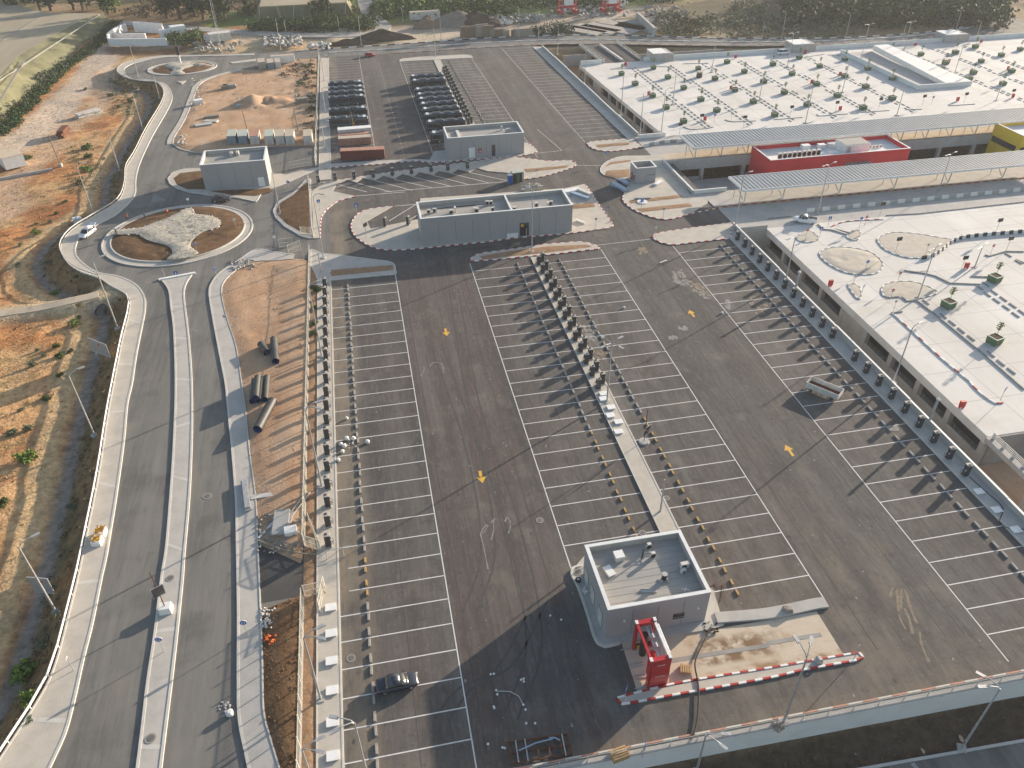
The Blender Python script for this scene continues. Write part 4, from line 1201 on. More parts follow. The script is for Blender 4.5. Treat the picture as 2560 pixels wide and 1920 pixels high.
island('traffic_island', dense(ql([(1, 1, [(1848, 600), (1880, 558), (1960, 530), (2212, 497)]), (2, 1, [(300, 452), (580, 433), (690, 450), (765, 490), (400, 535), (0, 572)]), (1, 1, [(2100, 585)])])), 'paving',
       beds=[ql([(1, 1, [(1935, 560), (2200, 515)]), (2, 1, [(300, 475), (650, 458), (690, 480), (300, 530), (0, 560)]), (1, 1, [(1960, 590)])])])
island('traffic_island', dense(ql([(1, 1, [(480, 500), (560, 533), (720, 550), (1150, 605), (1197, 632), (1208, 712), (655, 765), (540, 760), (480, 640)])])), 'paving_grey', stones=False,
       beds=[ql([(1, 1, [(640, 680), (1185, 635), (1192, 680), (640, 733)])])])
island('traffic_island', dense(ql([(2, 1, [(1212, 388), (1240, 365), (1330, 345), (1900, 265), (1885, 402), (1400, 458), (1310, 446), (1230, 412)])])), 'paving')
# island that carries the long grey building
I4 = ql([(1, 1, [(828, 330), (826, 270), (870, 200), (960, 155), (1185, 124), (960, 255), (990, 322), (1400, 240), (1420, 60)])]) + [G(1411, 472), G(1461, 461), G(1471, 472), G(1533, 565), G(1524, 571)] + \
     ql([(2, 1, [(520, 357), (0, 402)]), (1, 1, [(2000, 432), (1400, 492), (1200, 504), (1050, 492), (950, 452), (860, 385)])])
island('traffic_island', I4, 'paving', smooth=0, openkerb=smooth_line(ql([(1, 1, [(1185, 124), (960, 155), (870, 200), (826, 270), (828, 330), (860, 385), (950, 452), (1050, 492), (1200, 504), (1400, 492), (1700, 462), (2000, 432)]), (2, 1, [(0, 402), (260, 380), (520, 357)])]) + [G(1500, 573), G(1530, 568), G(1533, 562), G(1502, 519), G(1471, 472), G(1463, 462)], 0.8),
       beds=[[G(1432, 512), G(1484, 508), G(1489, 519), G(1432, 524)]])
# island with the diagonal bays
zz = [(480, 1650), (560, 1600), (640, 1572), (1100, 1500), (1500, 1445), (1850, 1402), (2212, 1358)]
zig = [(2212, 1500), (2000, 1482), (1910, 1455), (1845, 1490), (1745, 1465), (1690, 1500), (1580, 1480), (1530, 1515), (1410, 1490), (1360, 1530), (1265, 1505), (1195, 1547), (1100, 1520), (1030, 1560), (920, 1540), (865, 1580), (790, 1556), (700, 1592), (660, 1655)]
I5 = ql([(1, 0, zz[1:]), (2, 0, [(300, 1393), (500, 1390), (555, 1418), (505, 1455), (300, 1520), (110, 1552), (0, 1545)]), (1, 0, zig), (1, 1, [(860, 40), (700, 85), (600, 165), (560, 240), (555, 400), (500, 405), (480, 0)])])
island('traffic_island', I5, 'paving', smooth=0, openkerb=smooth_line(ql([(1, 0, zz[1:]), (2, 0, [(300, 1393), (500, 1390), (555, 1418), (505, 1455), (300, 1520), (110, 1552)])]), 0.8),
       beds=[ql([(2, 0, [(100, 1465), (500, 1432), (470, 1455), (120, 1495)])])])
kerb_stones(smooth_line(ql([(1, 1, [(860, 42), (700, 87), (600, 167), (562, 240), (555, 400)])]), 0.8), bpy.data.objects['traffic_island.004'], ('kerb_red', 'kerb_white'), 1.0)
# far apron with the second grey building
I6 = ql([(1, 0, [(590, 1462), (780, 1438), (1060, 1422), (1300, 1398), (1390, 1393), (1540, 1405), (1900, 1380), (2212, 1358)]), (2, 0, [(150, 1335), (215, 1315), (195, 1280), (140, 1240), (100, 1235)]),
         (1, 0, [(2212, 1290), (1640, 1300), (1540, 1310), (1500, 1385), (1390, 1378), (1060, 1390), (640, 1420)])])
island('traffic_island', I6, 'paving_grey', smooth=0, openkerb=smooth_line(ql([(1, 0, [(590, 1462), (780, 1438), (1060, 1422), (1300, 1398), (1390, 1393), (1540, 1405), (1900, 1380), (2212, 1358)]), (2, 0, [(150, 1335), (215, 1315), (195, 1280), (140, 1240)])]), 0.8))
# far end island at the main road
island('traffic_island', dense(ql([(1, 0, [(1243, 535), (1260, 512), (1400, 495), (1800, 475), (1850, 480), (1865, 500), (1600, 515), (1300, 530)])]), 3), 'paving', stones=False)
strip('charging_strip', 32.0, 34.4, 300, 319.5, 'paving'); strip('charging_strip', 33.0, 35.6, 222.5, 300, 'paving', x0b=32.3, x1b=34.9)
# island at the right entrance (far side)
island('traffic_island', dense(ql([(2, 0, [(650, 1240), (700, 1225), (950, 1205), (1040, 1200), (1080, 1240), (1120, 1270), (1000, 1295), (850, 1310), (740, 1300), (680, 1275)])])), 'paving',
       beds=[ql([(2, 0, [(720, 1255), (1000, 1232), (1020, 1255), (740, 1280)])])])
# island with the kiosk
I7 = ql([(2, 0, [(765, 1480), (775, 1440), (830, 1395), (920, 1360), (1000, 1350), (1290, 1345), (1340, 1390), (1480, 1600)]), (2, 1, [(1560, 45), (1690, 80), (1690, 100), (1540, 190), (1400, 232), (1300, 238), (1180, 210), (1060, 160), (990, 110), (955, 60)]), (2, 0, [(985, 1640), (1020, 1560), (900, 1540), (800, 1515)])])
island('traffic_island', dense(I7), 'paving', openkerb=smooth_line(ql([(2, 1, [(1900, 115), (1690, 160), (1540, 190), (1400, 232), (1300, 238), (1180, 210), (1060, 160), (990, 110), (955, 60)]), (2, 0, [(985, 1640)])]), 0.8),
       beds=[ql([(2, 0, [(800, 1445), (850, 1405), (1025, 1385), (1025, 1400), (860, 1425)])]), ql([(2, 0, [(800, 1520), (815, 1480), (1015, 1465), (1015, 1530), (900, 1545)])]),
             ql([(2, 1, [(1010, 80), (1420, 30), (1480, 40), (1440, 60), (1020, 105)])]), ql([(2, 1, [(1070, 150), (1530, 100), (1565, 130), (1120, 180)])])])
kerb_stones(smooth_line(ql([(2, 0, [(985, 1590), (900, 1542), (800, 1515), (765, 1480), (775, 1440), (830, 1395), (920, 1360), (1000, 1350)])]), 0.8), bpy.data.objects['traffic_island.008'], ('kerb_white', 'kerb_stone'), 1.0)
# triangular soil island by the roundabout
I8 = ql([(1, 1, [(152, 165), (185, 95), (330, 5)]), (1, 0, [(430, 1560), (470, 1545)]), (1, 1, [(478, 200), (492, 402), (400, 386), (250, 300), (172, 222)])])
island('traffic_island', dense(I8), 'paving_grey', stones=False, beds=[shrink(I8, 0.86)], bedm='soil_brown')
# island of the transformer building
I9 = ql([(0, 0, [(1452, 1545), (1500, 1492), (1600, 1462), (1760, 1455), (1790, 1420)]), (1, 0, [(60, 1420), (140, 1500), (270, 1510), (470, 1460), (570, 1452), (400, 1520), (220, 1600), (60, 1659)]), (1, 1, [(0, 85)]), (0, 1, [(2050, 52), (1800, 27), (1640, 5)]), (0, 0, [(1530, 1630), (1470, 1590)])])
island('traffic_island', dense(I9), 'paving', stones=False, beds=[ql([(0, 0, [(1500, 1545), (1560, 1500), (1750, 1478), (1800, 1640), (1620, 1640), (1530, 1600)])]), ql([(0, 0, [(1810, 1655), (2100, 1640), (2212, 1640)]), (1, 0, [(120, 1625), (150, 1655)]), (1, 1, [(0, 40)]), (0, 1, [(2000, 30)])])], bedm='soil_brown')
# wash bay: concrete slab, tan yard, low walls, painted kerb bar
WS = ql([(2, 3, [(930, 530), (1085, 1005)])]) + ql([(3, 3, [(650, 675), (420, 305)])]) + ql([(2, 3, [(2212, 380), (1700, 470)])])
struct(MB().prism(WS, -0.05, 0.012).build('wash_slab', 'wash_slab'))
pl = ql([(2, 3, [(500, -40), (570, 90), (650, 330), (700, 500), (745, 590), (800, 615), (930, 588), (1090, 560), (1700, 470), (1830, 430), (1740, 130), (1700, 100)]), (2, 2, [(1640, 1640), (1460, 1320)]), (2, 2, [(700, 1400), (530, 1600)])])
plo = struct(MB().prism(pl, -0.05, 0.15).build('building_apron', 'paving_grey'))
kerb_line(smooth_line(ql([(2, 2, [(600, 1575), (540, 1590)]), (2, 3, [(515, -10), (570, 100), (650, 330), (700, 500), (745, 590), (800, 615), (930, 588)])]), 0.5), plo, 0.3, -0.05, 0.3)
bar = ql([(2, 3, [(900, 1065), (940, 1115), (2212, 885)]), (3, 3, [(740, 735), (830, 705), (800, 660), (0, 800)]), (2, 3, [(1085, 1010)])])
br = struct(MB().prism(bar, -0.05, 0.13).build('traffic_island', 'paving'))
kerb_stones(smooth_line(ql([(2, 3, [(905, 1060), (910, 1095), (940, 1112), (1400, 1030), (2212, 885)]), (3, 3, [(300, 815), (740, 735), (815, 715), (825, 690), (800, 665), (400, 730), (0, 800)]), (2, 3, [(1500, 915), (1085, 1010), (910, 1058)])]), 0.5), br, ('kerb_red', 'kerb_white'), 0.98, h=0.2)
def lowbar(pts, name, label, m='concrete', w_=0.9, h=0.25):
    P = [q(*p) for p in pts]
    o = MB().sweep(smooth_line(P, 1.0), w_, -0.02, h).build(name, m); return tag(o, label, 'kerb')
lowbar([(2, 3, 1760, 370), (3, 3, 0, 330), (3, 3, 420, 245), (3, 3, 500, 235)], 'concrete_kerb', 'broad concrete kerb at the edge of the tan wash yard', 'concrete', 1.5, 0.3)
struct(MB().sweep(ql([(2, 3, [(1360, 735), (1620, 690), (2212, 600)]), (3, 3, [(0, 580), (460, 505)])]), 0.55, 0.0, 0.03).build('drain_channel', 'concrete_dark'))
# lot edge: retaining wall with fence and painted kerb
rw = thing('retaining_wall', 'long grey retaining wall with a kerb along the near edge of the lot', 'wall', (0, 0, 0))
Pw = [WALL_L.lerp(WALL_R, t / 14) for t in range(15)]
for a, c_ in zip(Pw[:-1], Pw[1:]):
    e = (c_ - a).normalized() * 0.01
    MB().sweep([a, c_ - e], 0.5, -4.6, 0.12).build('wall_panel', 'concrete_white', rw)
    MB().sweep([a, c_ - e], 0.62, 0.123, 0.2).build('coping', 'concrete', rw)
nrm = Vector((-_wd.y, _wd.x, 0))
ks = struct(ob('kerb_line', None)); ks.empty_display_size = .2
kerb_stones([WALL_L + nrm * 0.75, WALL_R + nrm * 0.75], ks, ('kerb_faded', 'kerb_stone'), 1.8, w=.2, h=0.15)
# --- grey panel buildings
def panel_building(name, label, x0, x1, y0, y1, h, npx, npy, roof_drop=0.95, par=0.38, z0=0.0, wallm='panel_grey'):
    """box building with a parapet, a sunken roof, facade panels with joints"""
    t = thing(name, label, 'building', ((x0 + x1) / 2, (y0 + y1) / 2, z0))
    w, d = (x1 - x0) / 2, (y1 - y0) / 2
    core = MB()
    core.bbox(-w + .06, w - .06, -d + .06, d - .06, 0.0, h - roof_drop)
    core.build('core', 'panel_joint', t)
    rf = MB().bbox(-w + par, w - par, -d + par, d - par, h - roof_drop, h - roof_drop + 0.03).build('roof', 'roof_membrane', t)
    # felt seams on the roof
    mb = MB()
    k = int((y1 - y0) / 1.0)
    for i in range(1, k):
        y = -d + par + i * (2 * d - 2 * par) / k
        mb.bbox(-w + par, w - par, y - 0.03, y + 0.03, h - roof_drop + 0.031, h - roof_drop + 0.045)
    mb.build('felt_seam', 'concrete_dark', rf)
    # parapet ring
    for (a, b_, c_, e) in ((-w + .05, w - .05, -d + .05, -d + par), (-w + .05, w - .05, d - par, d - .05), (-w + .05, -w + par, -d + par, d - par), (w - par, w - .05, -d + par, d - par)):
        MB().bbox(a, b_, c_, e, h - roof_drop - 0.2, h - 0.002).build('parapet', 'concrete', t)
    for (a, b_, c_, e) in ((-w - .05, w + .05, -d - .05, -d + par + .03), (-w - .05, w + .05, d - par - .03, d + .05), (-w - .05, -w + par + .03, -d + par + .032, d - par - .032), (w - par - .03, w + .05, -d + par + .032, d - par - .032)):
        MB().bbox(a, b_, c_, e, h, h + 0.09).build('coping', 'coping', t)
    # facade panels with open joints
    g = 0.03
    for i in range(npx):
        xa, xb = -w + i * 2 * w / npx, -w + (i + 1) * 2 * w / npx
        for sy in (-1, 1):
            MB().bbox(xa + g, xb - g, min(sy * d, sy * (d - .06)), max(sy * d, sy * (d - .06)), 0.02, h - 0.01).build('facade_panel', wallm, t)
    for i in range(npy):
        ya, yb = -d + .07 + i * (2 * d - .14) / npy, -d + .07 + (i + 1) * (2 * d - .14) / npy
        for sx in (-1, 1):
            MB().bbox(min(sx * w, sx * (w - .06)), max(sx * w, sx * (w - .06)), ya + g, yb - g, 0.02, h - 0.01).build('facade_panel', wallm, t)
    return t, w, d, h - roof_drop

def ac_unit(label, x, y, z, rz=0.0, s=(1.0, 0.45, 0.8), group=None):
    t = thing('air_conditioner', label, 'air conditioner', (x, y, z), rz, group)
    MB().box(0, 0, 0.08, s[0], s[1], s[2]).build('casing', 'white_dirty', t)
    g = MB(); g.cyl((-s[0] * .15, -s[1] / 2 - .005, .08 + s[2] / 2), (-s[0] * .15, -s[1] / 2 - .03, .08 + s[2] / 2), s[2] * .38, n=12); g.build('fan_grille', 'black_plastic', t)
    f = MB(); f.box(-s[0] * .35, 0, 0, .08, s[1], .08); f.box(s[0] * .35, 0, 0, .08, s[1], .08); f.build('feet', 'steel_galv', t)
    return t

def door(t, x, y, w_, h, face, m='panel_grey', name='door', z=0.05, hm='steel_galv'):
    """flat leaf standing proud of a facade; face 'y-' or 'x-'"""
    if face == 'y-':
        f = MB().bbox(x - w_ / 2 - .08, x + w_ / 2 + .08, y - .03, y, z, z + h + .08).build(name, 'panel_joint', t)
        MB().bbox(x - w_ / 2, x + w_ / 2, y - .06, y - .03, z + .02, z + h).build('leaf', m, f)
        MB().box(x + w_ * .35, y - .09, z + 1.0, .05, .06, .2).build('handle', hm, f)
    else:
        f = MB().bbox(x - .03, x, y - w_ / 2 - .08, y + w_ / 2 + .08, z, z + h + .08).build(name, 'panel_joint', t)
        MB().bbox(x - .06, x - .03, y - w_ / 2, y + w_ / 2, z + .02, z + h).build('leaf', m, f)
        MB().box(x - .09, y + w_ * .35, z + 1.0, .06, .05, .2).build('handle', hm, f)
    return f

# --- front service building
B1, w, d, rz_ = panel_building('service_building', 'small square grey service building with equipment on its sunken roof beside the red wash gantry', 21.2, 33.8, 52.95, 62.9, 5.5, 4, 3)
X1, Y1 = 27.5, 57.92
door(B1, -w, -2.6, 1.5, 2.4, 'x-', 'steel_paint'); door(B1, -w, 0.6, 1.5, 2.4, 'x-', 'steel_paint'); door(B1, -w, 3.4, 1.4, 2.4, 'x-', 'steel_paint')
f = MB().bbox(w - 4.3, w - 2.9, -d - .05, -d - .01, 1.5, 2.5).build('window', 'glass_dark', B1)
MB().bbox(w - 4.35, w - 2.85, -d - .08, -d - .04, 1.42, 1.5).build('sill', 'steel_paint', f); MB().bbox(w - 4.3, w - 2.9, -d - .07, -d - .045, 1.8, 1.86).build('blind', 'container_tan', f)
for x in (-4.2, 5.0): MB().box(x, -d - .14, 3.0, .2, .26, .22).build('wall_lamp', 'white_paint', B1)
def roofpt(px, py, z): p = G(px, py, z); return p.x, p.y
def rp(x, y, z=4.58): return G(1400 + x / 4.879, 1300 + y / 4.879, z)
def crate(label, p, sx, sy, sz, rz, m='white_dirty', name='roof_hatch', cat='hatch'):
    t = thing(name, label, cat, p, rz)
    MB().box(0, 0, 0, sx, sy, sz).build('box', m, t)
    MB().box(0, 0, sz, sx + .1, sy + .1, .06).build('lid', 'concrete_white', t)
    return t
p = rp(715, 470); crate('square pale hatch box beside the back parapet of the service building roof', p, 1.1, 1.1, .8, 0.05)
p = rp(600, 640); crate('low flat pale box lying on the left of the service building roof', p, .9, 1.5, .3, 0.25)
p = rp(1080, 350); ac_unit('upright white air conditioner behind the pipe frame on the service building roof', p.x, p.y, p.z, 0.1, (.5, .4, .9))
p = rp(1130, 460); ac_unit('white air conditioner in front of the pipe frame on the service building roof', p.x, p.y, p.z, 0.1, (.5, .4, .9))
p = rp(1545, 575); ac_unit('long white air conditioner against the right parapet of the service building', p.x - .3, p.y, p.z, 0.05, (1.1, .5, .8))
p = rp(1500, 640); ac_unit('smaller white air conditioner before the right parapet of the service building', p.x, p.y, p.z, 0.4, (.7, .4, .5))
t = thing('roof_ventilator', 'black round roof ventilator on a steel stand in the middle of the service roof', 'ventilator', rp(1265, 740), 0)
mb = MB(); mb.box(0, 0, 0, 1.2, .7, .12); mb.box(0, 0, .1, .8, .4, .3); mb.build('stand', 'steel_galv', t)
MB().cyl((0, 0, .3), (0, 0, 1.2), .32, n=12).build('drum', 'black_plastic', t); MB().cyl((0, 0, 1.2), (0, 0, 1.26), .36, n=12).build('cap', 'steel_galv', t)
t = thing('pipe_frame', 'black pipe and steel pipe frame standing on the service building roof', 'pipe', rp(1000, 470), 0)
MB().tube([(0, 0, 0), (0, 0, .2), (.25, .35, 1.3)], .09).build('flue', 'black_plastic', t)
mb = MB(); mb.tube([(0.3, 0, .4), (1.2, 0, .4)], .04); mb.tube([(0.3, .5, .4), (1.2, .5, .4)], .04); mb.tube([(1.2, -.1, .4), (1.2, .7, .4)], .04); mb.tube([(.3, 0, 0), (.3, 0, .45)], .04); mb.tube([(1.2, 0, 0), (1.2, 0, .45)], .04); mb.build('rail', 'steel_galv', t)
t = MB().box(0, 0, 0, 1.9, .35, .14).box(0, 0.16, .14, 1.9, .04, .1).build('metal_duct', 'steel_galv', None, rp(1080, 870), -0.25); tag(t, 'loose metal duct lying on the front of the service building roof', 'duct')
t = MB().tube([(-.5, 0, .05), (.5, .1, .05)], .06).tube([(-.1, -.35, .05), (0, .4, .05)], .05).build('metal_pipe', 'white_paint', None, rp(1530, 855), -0.6); tag(t, 'short white crossed pipes lying near the right front roof corner', 'pipe')
# --- long grey building
B2, w, d, rz2 = panel_building('long_building', 'long grey panel building with a divided sunken roof on the middle island', 10.75, 45.65, 160.7, 170.0, 6.6, 9, 3)
for x in (2.9, 3.4): pass
MB().bbox(3.1, 3.4, -d + .4, d - .4, rz2, 6.59).build('parapet', 'concrete', B2); MB().bbox(3.05, 3.45, -d + .42, d - .42, 6.595, 6.68).build('coping', 'coping', B2)
fr = MB().bbox(5.0, 7.2, -d - .02, -d + .01, .05, 3.4).build('doorway', 'panel_joint', B2)
MB().bbox(5.1, 7.1, -d - .035, -d - .022, .05, 3.3).build('opening', 'glass_dark', fr); MB().bbox(5.3, 5.9, -d - .07, -d - .03, 2.4, 3.1).build('header_board', 'paint_yellow', fr); MB().box(6.6, -d - .08, .05, .3, .1, 1.9).build('door_leaf', 'timber_grey', fr)
ws_ = MB().bbox(2.0, 4.6, -d - .3, -d - .1, .1, 1.1).build('stacked_panel', 'white_paint', None, B2.location); tag(ws_, 'white boards leaning on the front of the long grey building', 'boards')
def rm(x, y, z=5.68): return q(1, 1, x, y, z)
for i, (x, y, rz) in enumerate([(1495, 185, 0), (1545, 175, 0), (1690, 195, .1), (1720, 170, 1.4), (1890, 175, 1.4), (1910, 180, 0), (2000, 110, 0), (2030, 110, 0.2), (2045, 165, 0.3)]):
    p = rm(x, y); ac_unit('%s air conditioner from the left on the long building roof' % ordw(i + 1), p.x, min(p.y, 169.2), 5.68, rz, (.9, .45, .9 if i < 2 or i > 5 else 1.1), 'air conditioners on long building')
def rm2(x, y, z=5.68): return q(2, 1, x, y, z)
for i, (x, y, rz) in enumerate([(20, 165, 0.2), (210, 130, .3), (310, 125, 1.4), (335, 115, 0)]):
    p = rm2(x, y); ac_unit('%s air conditioner from the divider on the right part of long roof' % ordw(i + 1), p.x, p.y, 5.68, rz, (.9, .5, 1.0), 'air conditioners right of divider')
for i, (a, c_) in enumerate([((1480, 155), (1900, 115)), ((1600, 140), (1990, 105))]):
    A, Bq = rm(*a), rm(*c_); o = MB().tube([(A.x, A.y, 5.75), ((A.x + Bq.x) / 2, A.y, 5.8), (Bq.x, A.y, 5.75)], .06).build('roof_pipe', 'cable_black'); tag(o, ['black pipe run along the back of the long building roof', 'second black pipe run beside the back parapet of the long roof'][i], 'pipe')
# --- transformer building
B3, w, d, rz3 = panel_building('transformer_building', 'pale grey transformer building with a bare sunken roof beside the roundabout', -41.2, -25.0, 204.1, 214.6, 7.0, 4, 3)
door(B3, w - 1.9, -d, 1.7, 2.6, 'y-', 'white_paint'); 
for x, y in ((-1.0, 2.6), (0.6, 2.9)): MB().box(x, y, rz3, .7, 1.6, 1.0).build('roof_shaft', 'concrete', B3)
# --- far building
B4, w, d, rz4 = panel_building('depot_building', 'grey panel building with doors and a red cabinet behind the parked buses', 23.6, 45.3, 212.4, 222.2, 6.1, 6, 3)
door(B4, -4.2, -d, 1.8, 3.0, 'y-', 'white_paint'); door(B4, 2.0, -d, 0.9, 3.2, 'y-', 'glass_dark')
rc = MB().box(-1.9, -d - .18, 1.5, .8, .3, 1.1).build('fire_cabinet', 'red_paint', B4); MB().box(-1.9, -d - .34, 1.7, .3, .02, .4).build('sign_plate', 'white_paint', rc)
MB().box(-7.2, -.3, rz4, .8, 6, .5).build('roof_duct', 'white_dirty', B4); MB().box(5.5, 1.0, rz4, .5, .5, 1.3).build('vent_stack', 'white_dirty', B4); MB().box(7, -.6, rz4, 1.6, .6, 1.0, .5).build('roof_duct', 'steel_galv', B4)
# --- kiosk
B5, w, d, rz5 = panel_building('entrance_kiosk', 'small tall grey entrance kiosk at the corner of the right island', 69.0, 74.5, 184.2, 189.0, 4.3, 2, 2, 1.4, .3)
door(B5, -w, 0.5, 1.0, 2.2, 'x-', 'glass_dark'); rc = MB().box(-w - .15, -1.3, .9, .25, .7, 1.2).build('fire_cabinet', 'red_paint', B5)
sg = MB().bbox(.6, 1.9, -d - .03, -d - .012, 2.2, 2.35).build('sign_lettering', 'panel_joint', B5); MB().bbox(2.0, 2.3, -d - .03, -d - .012, 2.1, 2.5).build('sign_mark', 'panel_joint', B5)
ac_unit('white air conditioner inside the sunken roof of the entrance kiosk', 71.2, 186.0, 2.95, 0, (.9, .4, .7))

# --- right decks and the bus terminal
def slab(name, x0, x1, y0, y1, z1, m, th=0.9):
    return struct(MB().bbox(x0, x1, y0, y1, z1 - th, z1).build(name, m))
XE = 330.0
# near deck with an open storey below
slab('deck', 90.5, XE, 76.2, 152.6, 0.0, 'concrete_deck', 1.5)
slab('deck', 83.3, XE, 152.6, 166.0, -0.004, 'concrete', 1.5)
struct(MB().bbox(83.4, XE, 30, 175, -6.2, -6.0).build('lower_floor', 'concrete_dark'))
# bare soil pit at the right edge
dk = struct(ob('deck_edge', None)); dk.location = (0, 0, 0)
bays = np.arange(76.6, 152, 8.35)
for i, y in enumerate(bays):
    MB().bbox(90.55, 91.5, y - 0.55, y + 0.55, -6.0, -1.49).build('column', 'concrete', dk)
    if i in (4,):
        MB().bbox(90.62, 91.0, y + 0.56, y + 7.78, -6.0, -1.49).build('infill_wall', 'concrete', dk)
    elif i < len(bays) - 1:
        MB().bbox(90.6, 90.85, y + 0.56, y + 7.78, -6.0, -3.95).build('sill_wall', 'concrete', dk)
        mb = MB()
        for hz in (-3.1, -3.55): mb.tube([(90.75, y + .6, hz), (90.75, y + 7.7, hz)], .035, 4)
        for k in range(1, 5): mb.tube([(90.75, y + .6 + k * 1.42, -3.95), (90.75, y + .6 + k * 1.42, -3.1)], .03, 4)
        mb.build('railing', 'steel_galv', dk)
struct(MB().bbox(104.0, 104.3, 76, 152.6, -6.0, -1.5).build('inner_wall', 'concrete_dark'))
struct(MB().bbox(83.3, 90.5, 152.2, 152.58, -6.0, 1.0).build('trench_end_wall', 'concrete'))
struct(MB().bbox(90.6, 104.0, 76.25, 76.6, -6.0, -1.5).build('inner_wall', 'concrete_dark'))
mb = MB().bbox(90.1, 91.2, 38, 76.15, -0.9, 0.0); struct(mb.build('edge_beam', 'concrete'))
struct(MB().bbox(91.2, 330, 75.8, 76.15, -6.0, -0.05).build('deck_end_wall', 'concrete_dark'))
struct(MB().sheet([(83.5, 36), (140, 36), (140, 76), (83.5, 76)], -5.9).build('pit_floor', 'dirt_tan'))
for y in (66, 55): MB().bbox(90.3, 91.0, y - .4, y + .4, -6, -.89).build('column', 'concrete', bpy.data.objects['edge_beam'])
rl = thing('guard_railing', 'white steel guard railing along the edge of the open pit', 'railing', (0, 0, 0))
for k in range(17):
    y = 75.5 - 2.2 * k
    MB().box(90.9, y, 0, .12, .5, 1.1).build('post', 'steel_paint', rl)
for z in (.45, .75, 1.05): MB().box(90.9, 58, z, .07, 36, .07).build('rail', 'steel_paint', rl)
# joints in the deck concrete
def deck_joints(x0, x1, y0, y1, dx, dy, z=0.004):
    mb = MB()
    x = x0 + dx
    while x < x1:
        mb.sheet([(x - .035, y0), (x + .035, y0), (x + .035, y1), (x - .035, y1)], z); x += dx
    y = y0 + dy
    while y < y1:
        mb.sheet([(x0, y - .035), (x1, y - .035), (x1, y + .035), (x0, y + .035)], z); y += dy
    return struct(mb.build('deck_joints', 'concrete_dark'))
deck_joints(90.6, 200, 76.5, 152, 8.4, 8.2)
# far deck
slab('deck', 89.6, XE, 217.5, 300.0, 0.0, 'concrete_deck', 1.2)
struct(MB().prism([(85.6, 300), (89.7, 300), (89.7, 217.5), (89.5, 217.5)], -1.2, -0.004).build('deck', 'concrete_deck'))
deck_joints(92, 300, 218, 299, 8.4, 8.2)
de = struct(ob('deck_edge', None))
A0, A1 = Vector((85.6, 300, 0)), Vector((89.5, 217.6, 0))
for i in range(11):
    p = A0.lerp(A1, i / 10)
    MB().box(p.x + .5, p.y, -6, .9, 1.0, 4.81, 0.047).build('column', 'concrete', de)
    if i < 10:
        c_ = A0.lerp(A1, (i + .5) / 10)
        if i in (2,): MB().box(c_.x + .35, c_.y, -6, .4, 7.2, 4.79, 0.047).build('infill_wall', 'concrete', de)
        else: MB().box(c_.x + .35, c_.y, -6, .3, 7.2, 2.2, 0.047).build('sill_wall', 'concrete', de)
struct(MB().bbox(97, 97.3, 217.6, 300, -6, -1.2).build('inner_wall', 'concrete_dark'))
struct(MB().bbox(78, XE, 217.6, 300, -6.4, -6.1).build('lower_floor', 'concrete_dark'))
dw = thing('deck_wall', 'white concrete wall along the far edge of the distant parking deck', 'wall', (0, 0, 0))
for k in range(26):
    a = 86.0 + k * 8.4
    if 95.5 < a + 4 < 111: continue
    MB().bbox(a, a + 8.37, 299.7, 300.05, -1.2, 1.5).build('wall_panel', 'concrete_white', dw)
nw = thing('deck_wall', 'short white wall closing the near corner of the distant parking deck', 'wall', (81.3, 217.2, 0))
MB().bbox(0, 8.2, -.2, .2, -1.2, 1.1).build('wall_panel', 'concrete_white', nw); MB().bbox(-.05, 8.25, -.25, .25, 1.103, 1.2).build('coping', 'coping', nw)
struct(MB().bbox(81.3, 89.7, 211, 217.4, -1.2, -0.006).build('deck_apron', 'concrete'))
# far terminal road and platform
struct(MB().bbox(80.2, XE, 203.2, 217.5, -1.2, 0.003).build('terminal_road', 'concrete'))
struct(MB().bbox(80.8, XE, 196.5, 203.1, -1.6, 0.14).build('platform', 'sand_pale'))
pt = struct(MB().bbox(83.4, XE, 166.2, 175.0, -1.6, 0.14).build('platform', 'paving_grey'))
kerb_stones([(81.5, 165.6), (92, 166.1), (180, 166.1)], pt, ('kerb_yellow', 'kerb_red'), 1.3, w=0.3, h=0.2)
struct(MB().bbox(80.3, 83.4, 170, 175, -.3, .13).build('platform', 'paving_grey'))
# sunken hall between the platforms
struct(MB().bbox(81.5, XE, 175, 196.4, -5.9, -5.6).build('hall_floor', 'paving_grey'))
hall = thing('sunken_hall_wall', 'concrete parapet wall round the sunken hall beside the kiosk', 'wall', (0, 0, 0))
MB().bbox(81.1, 81.5, 174.9, 196.9, -5.6, 1.0).build('wall_panel', 'concrete', hall)
MB().bbox(81.52, 90.3, 174.8, 175.1, -5.6, 1.0).build('wall_panel', 'concrete_white', hall)
MB().bbox(81.05, 81.55, 174.85, 196.95, 1.003, 1.08).build('coping', 'coping', hall)
MB().bbox(81.56, 90.35, 174.75, 175.15, 1.003, 1.08).build('coping', 'coping', hall)
MB().bbox(90.32, 330, 174.8, 175.1, -5.6, 0.1).build('wall_panel', 'concrete', hall)
MB().bbox(81.52, 330, 196.1, 196.5, -2.2, 0.7).build('wall_panel', 'concrete', hall)
for x in list(np.arange(93, 106, 12.5)) + list(np.arange(156, 330, 11.5)):
    MB().bbox(x - .5, x + .5, 196.2, 197.1, -5.6, -2.2).build('column', 'concrete', hall)
MB().bbox(81.52, 93, 196.2, 196.45, -5.6, -4.4).build('wall_panel', 'concrete', hall)
MB().bbox(81.52, 330, 206, 206.3, -5.6, -1.6).build('back_wall', 'concrete_dark', hall)
MB().box(88.5, 185, -5.6, 8, 18, .6).build('raised_slab', 'concrete', hall)
